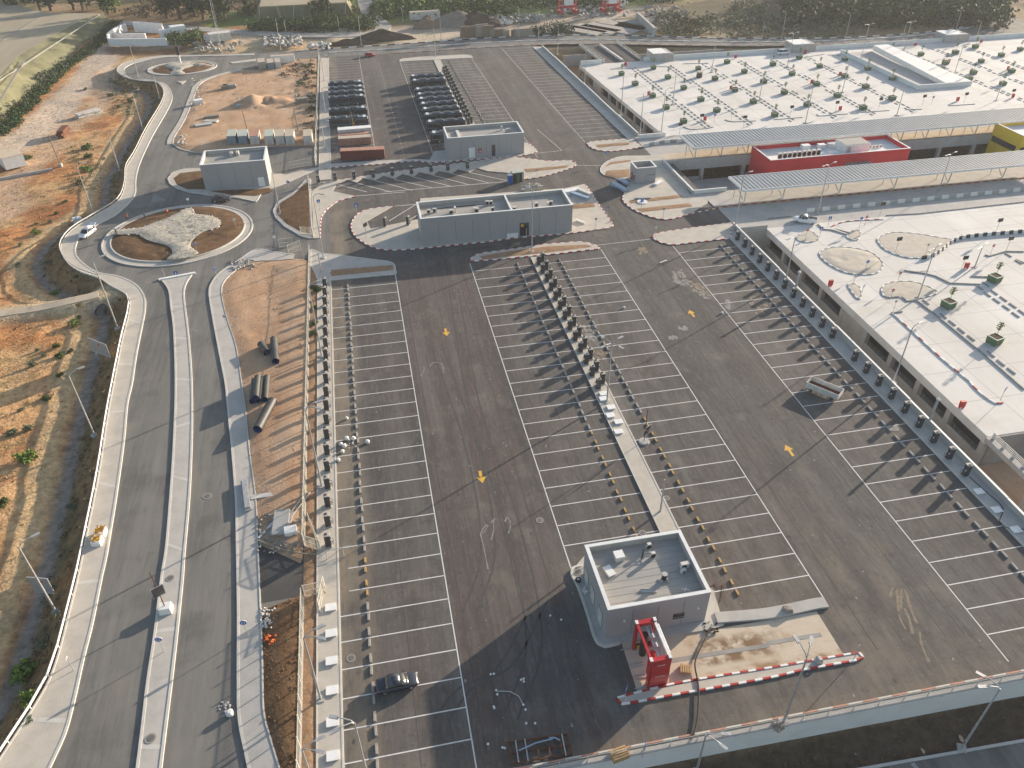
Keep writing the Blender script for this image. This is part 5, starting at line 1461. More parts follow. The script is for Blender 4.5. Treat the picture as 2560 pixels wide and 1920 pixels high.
# red hall
RD = thing('red_building', 'long red building with white rooftop machines between the two canopies', 'building', (127.8, 190.7, -5.6))
w, d = 20.8, 5.7
H = 8.6
for a in (((-w, w), (-d, -d + .3)), ((-w, w), (d - .3, d)), ((-w, -w + .3), (-d + .3, d - .3)), ((w - .3, w), (-d + .3, d - .3))):
    MB().bbox(a[0][0], a[0][1], a[1][0], a[1][1], 0, H - .002).build('wall', 'red_wall', RD)
for a in ((-w - .03, w + .03, -d - .03, -d + .36), (-w - .03, w + .03, d - .36, d + .03), (-w - .03, -w + .36, -d + .37, d - .37), (w - .36, w + .03, -d + .37, d - .37)):
    MB().bbox(*a, H, H + .1).build('coping', 'white_paint', RD)
MB().bbox(-w + .3, w - .3, -d + .3, d - .3, H - 1.3, H - 1.1).build('roof', 'concrete_white', RD)
MB().bbox(2.2, 9.8, -3.2, 1.9, H - 1.1, H + 1.4).build('stair_house', 'white_paint', RD)
MB().bbox(2.35, 9.65, -3.05, 1.75, H + 1.402, H + 1.45).build('stair_house_roof', 'roof_membrane', RD)
MB().bbox(3.0, 4.0, -3.26, -3.2, H - 1.0, H + .9).build('door', 'steel_galv', RD)
cp = MB().bbox(1.5, 8.8, -d - 5.2, -d - .02, H - 2.9, H - 2.55).build('entrance_canopy', 'roof_sheet', RD)
for k in range(9): MB().bbox(1.6 + k * .8, 1.7 + k * .8, -d - 5.15, -d - .1, H - 2.547, H - 2.49).build('roof_rib', 'roof_sheet', cp)
def rroof(px, py, z=1.95): return G(px, py, z)
for i in range(9):
    ac_unit('%s upright white cooling unit from the left on the red building roof' % ordw(i + 1), 111.2 + i * 1.45, 188.0 + .05 * i, 1.95, 0.0, (1.0, .7, 1.6), 'cooling units on the red building')
for i, (x, y, a, b2, c2) in enumerate([(121.5, 193.2, 2.2, 1.6, 1.3), (126.2, 193.0, 2.0, 1.4, 1.2), (129.6, 193.6, 2.2, 1.2, 1.1), (113.4, 186.1, 1.2, .9, .7), (126.5, 187.2, 2.6, 2.2, 1.0)]):
    crate(['square white air handler in the middle of the red roof', 'white air handler right of the middle on the red roof', 'flat white air handler beside the stair house on the red roof', 'small hatch box at the left front corner of the red roof', 'wide pale roof box before the stair house on the red roof'][i], Vector((x, y, 1.95)), a, b2, c2, 0.0, 'white_paint', 'air_handler', 'air handler')
for i in range(4):
    ac_unit('%s small unit in a row behind the stair house on the red roof' % ordw(i + 1), 139.6 + i * 1.1, 190.2, 1.95, 0.2, (.7, .4, .6), 'small units behind stair house')
# yellow hall at the right edge
YL = thing('yellow_building', 'yellow building with a dark window band at the right edge between the canopies', 'building', (200, 190.7, -5.6))
w, d, H = 16.5, 5.7, 9.4
for a in (((-w, w), (-d, -d + .3)), ((-w, w), (d - .3, d)), ((-w, -w + .3), (-d + .3, d - .3))):
    MB().bbox(a[0][0], a[0][1], a[1][0], a[1][1], 0, H - .002).build('wall', 'yellow_wall', YL)
for a in ((-w - .03, w, -d - .03, -d + .36), (-w - .03, w, d - .36, d + .03), (-w - .03, -w + .36, -d + .37, d - .37)): MB().bbox(*a, H, H + .1).build('coping', 'white_paint', YL)
MB().bbox(-w + .3, w - .3, -d + .3, d - .3, H - 1.3, H - 1.1).build('roof', 'concrete_white', YL)
wd_ = MB().bbox(-w - .05, -w - .01, -d + 1.0, d - .6, H - 5.0, H - 3.4).build('window_band', 'glass_dark', YL)
wd2 = MB().bbox(-w + .5, w - 1, -d - .05, -d - .01, H - 5.0, H - 3.4).build('window_band', 'glass_dark', YL)
# the two long canopies
def canopy(label, x0, x1, y0, y1, z, ypost, xs, tilt=0.0, ribs=1.05):
    t = thing('platform_canopy', label, 'canopy', (x0, y0, 0))
    L, W = x1 - x0, y1 - y0
    MB().bbox(0, L, 0, W, z - .22, z).build('roof_deck', 'roof_sheet', t)
    rb = MB()
    n = 0; x = 0.3
    while x < L:
        rb.bbox(x - .2, x + .2, .12, W - .12, z + .002, z + .1); x += ribs
    o = rb.build('roof_ribs', 'roof_sheet', t); o['kind'] = 'stuff'
    for a in ((-.08, L, -.12, 0), (-.08, L, W, W + .12)): MB().bbox(a[0], a[1], a[2], a[3], z - .4, z + .12).build('gutter', 'white_paint', t)
    MB().bbox(-.12, -.002, -.12, W + .12, z - .4, z + .12).build('gutter', 'white_paint', t)
    for x in xs:
        fr_ = MB()
        fr_.tube([(x, ypost, .14), (x, ypost - .3, z - .25)], .14, 8); fr_.build('post', 'steel_paint', t)
        b2 = MB(); b2.tube([(x - .1, ypost + .2, .3), (x - 1.6, ypost + 2.2, z - .25)], .1, 6); b2.build('brace', 'steel_paint', t)
        b3 = MB(); b3.tube([(x - 1.7, ypost + 2.6, .14), (x - 1.7, ypost + 2.4, z - .25)], .1, 6); b3.build('post', 'steel_paint', t)
        b4 = MB(); b4.bbox(x - .12, x + .12, .3, W - .3, z - .5, z - .222); b4.build('beam', 'steel_paint', t)
    return t
canopy('far ribbed grey platform canopy on slanted posts behind the red building', 89.4, 214, 195.9, 206.3, 4.0, 1.6, [1.4, 9.2, 17] + [65 + 8.1 * k for k in range(7)] + [28, 40, 52])
canopy('near ribbed grey platform canopy on slanted posts before the red building', 90.2, 182, 165.6, 174.4, 4.0, 2.0, [1.6, 12, 27.5, 43, 58.5, 74.5, 88])
# --- posts, lamps and signs
def post_height(base, tx, ty):
    """height of an upright that stands on base and ends at photo pixel tx,ty"""
    c0 = RW.T @ (np.array(base) - np.array([0, 0, CAM_H])); u = RW[2]
    k = (ty - 960.0) / FOC
    return (k * c0[2] - c0[1]) / (u[1] - k * u[2])

def lamp_proto(kind):
    def fn():
        t = thing('street_lamp', '', 'street lamp')
        MB().box(0, 0, 0, .9, .9, .25).build('footing', 'concrete', t)
        MB().tube([(0, 0, .2), (0, 0, 4), (0, 0, 11.6)], [.15, .125, .085], 8).build('pole', 'steel_galv', t)
        dirs = {'single': [(1, 0)], 'double': [(1, 0), (-1, 0)], 'twin': [(.9, .35), (.9, -.35)], 'quad': [(1, 0), (-1, 0), (0, 1), (0, -1)], 'none': []}[kind]
        for dx, dy in dirs:
            MB().tube([(0, 0, 11.4), (dx * .3, dy * .3, 11.9), (dx * 1.3, dy * 1.3, 12.15), (dx * 1.7, dy * 1.7, 12.1)], .06, 6).build('arm', 'steel_galv', t)
            a = math.atan2(dy, dx)
            h = MB().box(dx * 2.05, dy * 2.05, 12.0, .95, .36, .14, a).build('lamp_head', 'steel_galv', t)
            MB().box(dx * 2.05, dy * 2.05, 11.975, .7, .26, .022, a).build('lens', 'lamp_clear', h)
        return t
    return Proto(fn)
LAMPS = {k: lamp_proto(k) for k in ('single', 'double', 'twin', 'quad', 'none')}
def lamp(kind, b, tp, rz, label, group='street lamps', z=None, terrain=False):
    base = qt(*b) if terrain else q(*b, 0.0 if z is None else z)
    h = post_height(base, tp[0] * 640 + tp[2] / KT, tp[1] * 480 + tp[3] / KT)
    h = min(max(h, 5.0), 15.0)
    return LAMPS[kind].put(label, base, rz, group, (1, 1, h / 12.0))
lamp('single', (0, 3, 490, 320), (0, 2, 170, 1390), 0.6, 'tall street lamp beside the lower of the two billboard backs', 'lamps along the road bank', None, True)
lamp('single', (0, 2, 820, 450), (0, 1, 590, 1570), 0.6, 'street lamp standing on the scrubby bank above the drain', 'lamps along the road bank', None, True)
lamp('single', (0, 1, 1020, 1185), (0, 1, 750, 500), 0.6, 'street lamp beside the culvert pipe where the footpath meets the road', 'lamps along the road bank', None, True)
lamp('single', (0, 1, 810, 195), (0, 0, 670, 1430), 0.6, 'street lamp behind the white tank next to the roundabout pavement', 'lamps along the road bank', None, True)
lamp('single', (0, 0, 1035, 1475), (0, 0, 915, 1140), 0.6, 'second street lamp past the roundabout on the left bank', 'lamps along the road bank', None, True)
lamp('single', (0, 0, 1235, 1120), (0, 0, 1140, 790), 0.6, 'third street lamp past the roundabout on the left bank', 'lamps along the road bank', None, True)
lamp('single', (0, 0, 1380, 850), (0, 0, 1310, 600), 0.6, 'street lamp at the pit near the far roundabout bend', 'lamps along the road bank', None, True)
lamp('single', (0, 0, 1210, 710), (0, 0, 1140, 390), 0.6, 'street lamp at the outer bend of the far roundabout', 'lamps along the road bank', None, True)
lamp('single', (0, 0, 1920, 465), (0, 0, 1870, 190), -1.5, 'street lamp in front of the sheds at the far roundabout')
lamp('none', (1, 1, 210, 190), (1, 0, 150, 1500), 0, 'bare lamp pole in the triangular soil island')
lamp('single', (1, 1, 585, 575), (1, 0, 540, 1350), -0.3, 'tall lamp pole at the corner where the fence meets the cross road')
lamp('twin', (1, 0, 600, 1300), (1, 0, 578, 1040), 0, 'nearest far lot lamp pole beside the fence gate', 'lamp poles along the far fence')
lamp('twin', (1, 0, 600, 975), (1, 0, 572, 760), 0, 'far lot lamp pole beside the fence opposite the bus fronts', 'lamp poles along the far fence')
lamp('twin', (1, 0, 590, 700), (1, 0, 580, 480), 0, 'farthest lamp pole beside the fence of the far lot', 'lamp poles along the far fence')
lamp('none', (1, 1, 565, 700), (1, 1, 525, 520), 0, 'slim pole at the far end of the fence strip', 'lamp poles along the fence strip')
lamp('twin', (1, 1, 570, 1425), (1, 1, 478, 750), 0, 'lamp pole on the fence strip beside the seventh cabinet', 'lamp poles along the fence strip')
lamp('twin', (1, 2, 570, 890), (1, 2, 437, 200), 0, 'leaning looking lamp pole at the middle of the fence strip', 'lamp poles along the fence strip')
lamp('twin', (1, 3, 560, 1068), (1, 3, 412, 515), 0, 'lamp pole on the fence strip beside the third white cover', 'lamp poles along the fence strip')
lamp('twin', (1, 3, 470, 1720), (1, 3, 405, 1490), 0, 'lamp pole at the bottom edge on the soil beside the fence', 'lamp poles along the fence strip')
lamp('twin', (1, 3, 965, 1740), (1, 3, 845, 1250), math.pi, 'double headed lamp pole in the stall row at the bottom edge')
lamp('quad', (2, 2, 820, 160), (2, 1, 862, 1300), .5, 'four armed lamp pole on the middle charging strip')
lamp('none', (2, 2, 1280, 1105), (2, 2, 1330, 815), 0, 'bare lamp pole on the middle strip before the service building')
lamp('double', (2, 1, 172, 520), (2, 0, 190, 1560), 0.2, 'lamp pole in the bed of the island at the head of the middle rows')
lamp('none', (1, 0, 1550, 490), (1, 0, 1532, 230), 0, 'bare pole in the end island by the main road')
lamp('twin', (3, 3, 1670, 1492), (3, 3, 2035, 955), 2.6, 'lamp pole below the retaining wall at the lower right corner', 'lamps near the retaining wall', -4.1)
lamp('twin', (3, 3, 130, 1268), (3, 3, 330, 690), 1.3, 'lamp pole on the retaining wall before the wash yard', 'lamps near the retaining wall', 0.1)
lamp('twin', (2, 3, 1590, 1700), (2, 3, 1690, 1360), -0.6, 'lamp pole below the retaining wall at the bottom middle', 'lamps near the retaining wall', -4.1)
lamp('double', (3, 1, 150, 770), (3, 1, 236, 390), .3, 'lamp pole on the near deck edge beside the pickup', 'lamps on the near deck')
lamp('single', (3, 1, 1080, 1652), (3, 1, 1275, 1155), .3, 'lamp pole on the near deck edge above the blank wall', 'lamps on the near deck')
lamp('double', (3, 1, 1295, 915), (3, 1, 1440, 480), .5, 'double armed lamp pole at the sandy teardrop island of the near deck', 'lamps on the near deck')
lamp('double', (3, 1, 1785, 650), (3, 1, 1850, 500), .5, 'double armed lamp pole beside the red cabinet on the near deck', 'lamps on the near deck')
lamp('double', (3, 1, 428, 188), (3, 0, 520, 1420), .4, 'lamp pole at the barrier beside the white pickup', 'lamps along the terminal road')
lamp('double', (3, 0, 1475, 1650), (3, 0, 1575, 1330), .4, 'lamp pole at the barrier in front of the near canopy', 'lamps along the terminal road')
lamp('single', (2, 1, 1920, 330), (2, 0, 1980, 1500), .3, 'lamp pole at the head of the right charging row')
i = 0
for nm, b_, tp in [('first', (2, 0, 625, 740), (2, 0, 655, 130)), ('second', (2, 0, 940, 1000), (2, 0, 968, 640)), ('third', (2, 0, 1105, 1170), (2, 0, 1140, 800))]:
    lamp('none', b_, tp, 0, '%s tall pole from the road along the edge of the distant deck' % nm, 'poles along the distant deck edge')
for lab, b_, tp, kd in [('tall lamp behind the canopy end on the distant deck', (2, 0, 1290, 1145), (2, 0, 1330, 770), 'single'), ('lamp between the first two planter rows of the distant deck', (2, 0, 1388, 905), (2, 0, 1430, 580), 'none'),
                    ('lamp beside the striped booth on the distant deck', (2, 0, 1725, 625), (2, 0, 1760, 320), 'double'), ('lamp near the white van on the distant deck', (3, 0, 165, 585), (3, 0, 215, 285), 'double'),
                    ('lamp at the left wall of the deck ramp', (3, 0, 805, 500), (3, 0, 875, 210), 'double'), ('lamp at the head of the deck ramp', (3, 0, 1160, 480), (3, 0, 1230, 190), 'double'),
                    ('lamp right of the deck ramp roof', (3, 0, 1610, 640), (3, 0, 1680, 380), 'none'), ('lamp behind the far canopy at the middle of the deck', (3, 0, 1112, 998), (3, 0, 1190, 720), 'none'),
                    ('lamp behind the far canopy left of the middle', (3, 0, 322, 1065), (3, 0, 390, 740), 'none'), ('lamp at the planter row left of the ramp', (3, 0, 640, 800), (3, 0, 690, 530), 'none'),
                    ('lamp at the right end of the distant deck road', (3, 0, 1970, 870), (3, 0, 2005, 700), 'none'), ('lamp in the front planter rows of the distant deck', (2, 0, 2135, 870), (2, 0, 2175, 620), 'double')]:
    lamp(kd, b_, tp, .3, lab, 'lamps on the distant deck')
for k, (c, r, x, y, ty) in enumerate([(1, 0, 910, 385, 130), (1, 0, 1600, 350, 95), (2, 0, 60, 320, 70), (2, 0, 230, 350, 190), (2, 0, 395, 470, 230), (2, 0, 655, 300, 120), (2, 0, 965, 420, 260), (2, 0, 1180, 300, 170), (2, 0, 1745, 330, 190), (2, 0, 2150, 380, 190),
                                       (3, 0, 115, 345, 110), (3, 0, 665, 345, 120), (3, 0, 1160, 340, 210), (3, 0, 1610, 300, 100), (3, 0, 1800, 330, 190), (1, 0, 215, 430, 150), (1, 0, 1270, 190, 80), (1, 0, 720, 270, 160), (1, 0, 262, 300, 170)]):
    lamp('single' if k % 3 else 'none', (c, r, x, y), (c, r, x + 14 if c > 1 else x - 12, ty), 1.6, '%s road lamp from the left along the main road' % ordw(k + 1) if k < 15 else '%s yard lamp from the left beyond the main road' % ordw(k - 14), 'lamps along the main road' if k < 15 else 'yard lamps')

def sign_proto(kind):
    def fn():
        t = thing('road_sign', '', 'sign')
        MB().cyl((0, 0, 0), (0, 0, 2.3), .045, n=6).build('post', 'steel_galv', t)
        if kind in ('round', 'ring'):
            pl_ = MB().cyl((0, -.05, 2.5), (0, -.09, 2.5), .42, n=16).build('plate', 'white_paint', t)
            MB().cyl((0, -.092, 2.5), (0, -.10, 2.5), .38, n=16).build('field', 'sign_blue', pl_)
            if kind == 'round':
                a = MB(); a.add([(-.05, -.104, 2.25), (.05, -.104, 2.25), (.05, -.104, 2.55), (-.05, -.104, 2.55)], [(0, 1, 2, 3)]); a.add([(-.15, -.104, 2.55), (.15, -.104, 2.55), (0, -.104, 2.78)], [(0, 1, 2)]); a.build('arrow_mark', 'white_paint', pl_)
            else:
                MB().cyl((0, -.101, 2.5), (0, -.106, 2.5), .24, n=16).build('ring_mark', 'white_paint', pl_); MB().cyl((0, -.107, 2.5), (0, -.11, 2.5), .16, n=12).build('centre_mark', 'sign_blue', pl_)
        elif kind == 'square':
            pl_ = MB().bbox(-.4, .4, -.09, -.05, 2.1, 2.9).build('plate', 'sign_blue', t)
            a = MB(); a.add([(-.25, -.094, 2.2), (.25, -.094, 2.2), (0, -.094, 2.75)], [(0, 1, 2)]); a.build('triangle_mark', 'white_paint', pl_)
        elif kind == 'dark':
            MB().bbox(-.5, .5, -.12, -.03, 2.2, 2.9).build('plate', 'black_plastic', t)
            MB().bbox(-.4, .4, -.125, -.121, 2.3, 2.8).build('field', 'solar_panel', t)
        elif kind == 'noentry':
            MB().cyl((0, -.05, 2.5), (0, -.09, 2.5), .36, n=14).build('plate', 'red_plastic', t); MB().bbox(-.25, .25, -.097, -.092, 2.43, 2.57).build('bar_mark', 'white_paint', t)
        elif kind == 'back':
            MB().cyl((0, .03, 2.35), (0, .06, 2.35), .3, n=12).build('plate', 'sign_back', t)
        elif kind == 'mirror':
            MB().cyl((0, -.05, 2.4), (0, -.12, 2.4), .34, n=14).build('plate', 'lamp_clear', t)
        return t
    return Proto(fn)
SIGNS = {k: sign_proto(k) for k in ('round', 'ring', 'square', 'dark', 'noentry', 'back', 'mirror')}
SG = [('ring', 0, 3, 1420, 655, 0, 'round blue ring sign on the median below the solar pole'), ('ring', 0, 3, 2140, 510, 0, 'round blue ring sign on the right pavement at lower left'), ('back', 0, 3, 640, 815, 1.5, 'thin sign seen edge on beside the guard rail'),
      ('square', 0, 1, 1545, 790, 0, 'blue square crossing sign on the median nose'), ('back', 0, 1, 1430, 750, 0.3, 'pale thin sign left on the median nose'), ('round', 0, 1, 1880, 755, .6, 'blue round arrow sign on the pavement right of the median nose'),
      ('back', 0, 1, 1960, 1165, 0, 'sign seen from behind on the pavement beside the tracked dirt yard'), ('ring', 0, 1, 1710, 535, 0, 'blue round sign at the near rim of the roundabout bed'), ('mirror', 0, 1, 2042, 320, 0, 'small white disc sign at the right rim of the roundabout bed'),
      ('mirror', 0, 1, 1642, 140, 0, 'small white disc sign at the far rim of the roundabout bed'), ('square', 1, 1, 875, 195, 0, 'blue sign at the left tip of the long building island'), ('square', 1, 1, 552, 160, 0, 'blue sign at the start of the diagonal bay island'),
      ('dark', 1, 1, 955, 392, 0.8, 'dark narrow sign on the island before the two cabinets'), ('mirror', 1, 1, 172, 472, 0, 'round white sign beside the open gate frame'), ('round', 1, 0, 290, 1650, 0, 'blue round sign on the pavement before the transformer building'),
      ('round', 2, 0, 808, 1395, 0, 'blue round sign at the entrance between the right islands'), ('mirror', 2, 1, 1235, 390, 0, 'round mirror at the tip of the right island'), ('back', 2, 1, 1330, 370, 0, 'thin pole sign behind the round mirror on the right island'), ('square', 2, 1, 820, 225, 0.5, 'blue sign on the right edge of the long building island'),
      ('back', 2, 1, 722, 312, 0, 'plain post sign on the pale apron right of the long building'), ('round', 2, 1, 1117, 145, 0, 'blue sign in the upper planting bed of the kiosk island'), ('back', 2, 1, 1305, 225, 0, 'plain post sign at the lower edge of the kiosk island'), ('back', 2, 1, 692, 462, 0, 'plain post at the right tip of the middle island'),
      ('square', 2, 3, 970, 1078, 1.0, 'blue sign at the left end of the red and white kerb bar'), ('square', 2, 3, 1125, 1570, 1.2, 'blue narrow sign on the lot edge above the retaining wall'), ('back', 3, 3, 740, 720, .5, 'black topped post at the right end of the painted kerb bar'), ('back', 2, 0, 215, 1545, 0, 'post sign in the long planting bed of the bay island'),
      ('back', 2, 0, 150, 1410, 0, 'post sign at the top of the bay island'), ('square', 3, 1, 515, 310, 0, 'blue sign beside the curved kerb right of the pickup'), ('square', 3, 1, 440, 402, 0, 'blue sign at the small island left of the zebra'), ('noentry', 3, 1, 322, 412, 0, 'red no entry sign on the small island below the pickup'),
      ('round', 3, 1, 785, 312, 0, 'blue round sign at the red striped kerb of the near deck'), ('noentry', 3, 1, 830, 300, 0, 'red ringed sign beside the striped kerb of the near deck'), ('dark', 3, 1, 1100, 517, 0, 'dark sign board at the rim of the big pale island on near deck'), ('dark', 3, 1, 965, 207, 0, 'tall dark sign board at the barrier of the terminal road'),
      ('dark', 3, 1, 1965, 352, 0, 'dark sign board above the curved black and white barrier'), ('round', 3, 1, 835, 692, 0, 'blue sign in the round gravel island of the near deck'), ('round', 3, 1, 800, 905, .6, 'blue sign at the narrow fish shaped island'), ('noentry', 3, 1, 1050, 942, 0, 'red ringed sign in the sandy teardrop island'),
      ('back', 3, 1, 1080, 1035, 0, 'plain post at the start of the striped lane kerb'), ('dark', 3, 1, 1665, 682, 0, 'wide dark sign beside the red cabinet on the near deck'), ('noentry', 3, 1, 1115, 792, 0, 'red sign on a post at the stair lines of the near deck'), ('back', 3, 1, 1360, 540, 0, 'plain grey post at the edge of the big pale island'),
      ('noentry', 3, 1, 1915, 552, 0, 'red sign at the kinked kerb of the near deck'), ('dark', 3, 1, 2055, 512, 0, 'dark sign at the right end of the kinked kerb'), ('square', 3, 2, 2005, 145, .5, 'blue sign on the sandy tongue island at the right edge'), ('back', 3, 1, 735, 800, .4, 'small plain sign at the tip of the fish shaped island'),
      ('dark', 2, 0, 1445, 1165, 0, 'dark sign left of the far canopy end'), ('dark', 2, 0, 1630, 1085, 0, 'wide dark sign beside the red cabinet behind the far canopy'), ('round', 2, 0, 1745, 1060, 0, 'blue sign behind the far canopy near its left end'), ('dark', 2, 0, 2000, 1100, 0, 'dark sign behind the far canopy at its first third'), ('back', 2, 0, 1890, 1040, 0, 'grey post sign at the arc kerb of the distant deck'),
      ('dark', 3, 0, 190, 1010, 0, 'dark sign before the second planter row of the distant deck'), ('dark', 3, 0, 580, 970, 0, 'dark sign left of the second red cabinet on the distant deck'), ('dark', 3, 0, 955, 940, 0, 'dark sign before the third planter row of the distant deck'), ('dark', 3, 0, 1330, 915, 0, 'dark sign below the corner of the deck ramp'),
      ('round', 3, 0, 1410, 905, 0, 'blue sign below the corner of the deck ramp'), ('dark', 3, 0, 1690, 895, 0, 'dark sign right of the small red cabinet on the distant deck'), ('dark', 3, 0, 2095, 865, 0, 'dark sign at the far right of the distant deck')]
for k, c, r, x, y, rz, lab in SG:
    p = q(c, r, x, y, 0.1); sc = 1.25 if k == 'dark' else 1.0
    SIGNS[k].put(lab, p, rz, None, sc)

# solar powered poles with panel and concrete block
def solar_pole(label, p, h, rz=0.0):
    t = thing('solar_pole', label, 'solar pole', p, rz)
    MB().box(0, 0, 0, 1.5, 1.3, 1.0, 0, 0, .86).build('block', 'concrete_white', t)
    MB().tube([(0, 0, 1.0), (0, 0, h)], .07, 6).build('mast', 'rust', t)
    f = MB().box(0, -.12, h * .42, 1.5, .07, 2.5, .5, rx=.3).build('panel_frame', 'steel_galv', t)
    MB().box(.03, -.17, h * .42 + .08, 1.34, .05, 2.32, .5, rx=.3).build('solar_cell', 'solar_panel', f)
    return t
solar_pole('solar panel mast in a concrete block on the median', q(0, 3, 1440, 300, 0.13), 7.2)
t = thing('solar_pole', 'solar panel mast on a round base between the stalls right of the middle strip', 'solar pole', q(2, 2, 1140, 500))
MB().cyl((0, 0, 0), (0, 0, .25), .9, .8, n=14).build('block', 'concrete', t); MB().tube([(0, 0, .2), (0, 0, 6.5)], .06, 6).build('mast', 'rust', t)
f = MB().box(0, -.12, 1.6, 1.3, .07, 2.2, 0.5, rx=.25).build('panel_frame', 'steel_galv', t); MB().box(.03, -.17, 1.68, 1.16, .05, 2.04, 0.5, rx=.25).build('solar_cell', 'solar_panel', f)

# billboards seen from behind
def billboard(label, c, r, pts, legs):
    P = [qt(c, r, *l) for l in legs]
    mid = (P[0] + P[1]) / 2; d = P[1] - P[0]; L = d.length * 1.35; a = math.atan2(d.y, d.x)
    t = thing('billboard', label, 'billboard', mid, a)
    for s in (-1, 1):
        MB().tube([(s * d.length / 2, 0, -.2), (s * d.length / 2, 0, 4.2)], .08, 6).build('leg', 'steel_galv', t)
    MB().bbox(-L / 2, L / 2, -.08, 0.0, 1.5, 4.5).build('board', 'sign_back', t)
    for z in (1.5, 4.42): MB().bbox(-L / 2 - .05, L / 2 + .05, -.12, -.082, z, z + .1).build('frame', 'steel_paint', t)
    MB().box(.2, -.1, 3.6, .7, .03, .22).build('red_lettering', 'red_plastic', t)
billboard('billboard back on two legs in the drain below the footpath', 0, 1, None, [(865, 1470), (945, 1450)])
billboard('billboard back on two legs behind the lowest street lamp', 0, 3, None, [(385, 220), (475, 190)])

# guard rail along the left pavement
GR = [p for p in L_OUT if (p.y < 176)]
gr = thing('guard_rail', 'low white guard rail running along the left pavement edge', 'guard rail', (0, 0, 0))
P = resample([(p.x - .12, p.y) for p in L_OUT if p.y < 152], 4.0)
for a, c_ in zip(P[:-1], P[1:]):
    d = c_ - a
    MB().box(a.x, a.y, 0, .1, .12, .95).build('post', 'steel_paint', gr)
    MB().box((a.x + c_.x) / 2, (a.y + c_.y) / 2, .62, d.length - .02, .08, .34, math.atan2(d.y, d.x)).build('rail', 'white_paint', gr)
gr = thing('guard_rail', 'thin guard rail round the outer side of the roundabout pavement', 'guard rail', (0, 0, 0))
P = resample([(p.x - .1, p.y) for p in L_OUT if 160 < p.y < 318], 3.0)
for a, c_ in zip(P[:-1], P[1:]):
    d = c_ - a
    MB().box(a.x, a.y, 0, .08, .1, .85).build('post', 'steel_paint', gr)
    MB().box((a.x + c_.x) / 2, (a.y + c_.y) / 2, .6, d.length - .02, .06, .25, math.atan2(d.y, d.x)).build('rail', 'steel_paint', gr)

# --- cream steel fence
_panel = MB()
for k in range(14): _panel.box(0, -1.2 + k * .1846, .12, .026, .026, 2.15)
for z in (.2, 2.15): _panel.box(0, 0, z, .07, 2.44, .05)
PANEL = _panel.mesh('panel', 'fence_cream')
_post = MB().box(0, 0, 0, .12, .12, 2.45); POST = _post.mesh('post', 'fence_cream')
_base = MB().box(0, 0, 0, .22, 2.5, .2); FBASE = _base.mesh('footing', 'concrete')
def fence(label, pts):
    t = thing('steel_fence', label, 'fence', (pts[0][0], pts[0][1], 0))
    R = resample(pts, 2.5)
    o0 = Vector((pts[0][0], pts[0][1]))
    for a, c_ in zip(R[:-1], R[1:]):
        m = (a + c_) / 2 - o0; d = c_ - a; an = math.atan2(d.y, d.x) - math.pi / 2
        ob('panel', PANEL, t, (m.x, m.y, .05), an); ob('post', POST, t, (a.x - o0.x, a.y - o0.y, .05)); ob('footing', FBASE, t, (m.x, m.y, 0), an)
    return t
fence('cream steel fence from the gate to the bottom edge beside the white covers', [(-14.3, 39), (-14.3, 66.3)])
fence('long cream steel fence between the tracked dirt yard and the charging cabinets', [(-14.3, 75.2), (-14.2, 162.5)])
fence('cream steel fence along the far lot beside the parked buses', [(-13.2, 215.5), (-12.1, 337)])
fence('short cream fence beside the triangular soil island', [tuple(q(1, 1, 495, 400))[:2], tuple(q(1, 0, 455, 1545))[:2]])
def gate(label, p, L, rz, h=2.2):
    t = thing('steel_gate', label, 'gate', p, rz)
    for x in (0, L): MB().box(x, 0, .1, .1, .1, h).build('stile', 'fence_cream', t)
    for z in (.15, h * .5, h): MB().box(L / 2, 0, z, L, .07, .08).build('rail', 'fence_cream', t)
    mb = MB()
    k = int(L / .16)
    for i in range(1, k): mb.box(i * L / k, 0, .15, .03, .03, h - .1)
    mb.build('bars', 'fence_cream', t)
    return t
gate('open cream gate leaf swung over the strip beside the first white cover', Vector((-14.1, 66.5, .05)), 2.6, 0.05)
gate('cream gate leaf standing open along the strip at the access lane', Vector((-11.6, 67.4, .1)), 3.6, -1.75)
gate('leaning cream gate leaf at the near end of the long fence', Vector((-14.2, 75.0, .05)), 2.4, -0.55)
gate('second leaning cream gate leaf beside the last charging cabinet', Vector((-13.6, 79.0, .05)), 5.0, -1.3)
gate('pale gate frame standing open at the corner of the cross road', q(1, 1, 285, 545), 3.2, .6, 2.4)
gate('wire gate leaf beside the pale gate frame at the corner', q(1, 1, 205, 480), 3.0, 0.1, 2.0)
gate('pale gate leaf at the foot of the triangular soil island', q(1, 1, 390, 370), 3.0, -0.35, 2.0)
gate('grey gate leaf before the transformer building yard', q(1, 0, 300, 1460), 6.0, .25, 2.0)
t = thing('barrier_trestle', 'grey steel trestle standing across the end of the fence strip', 'trestle', q(1, 2, 690, 1470), .12)
MB().tube([(-1.4, 0, 1.0), (2.2, 0, 1.0)], .05, 6).build('bar', 'steel_galv', t)
for x in (-1.2, 1.0): MB().tube([(x, -.7, .1), (x, 0, 1.05), (x, .7, .1)], .05, 6).build('leg', 'steel_galv', t)
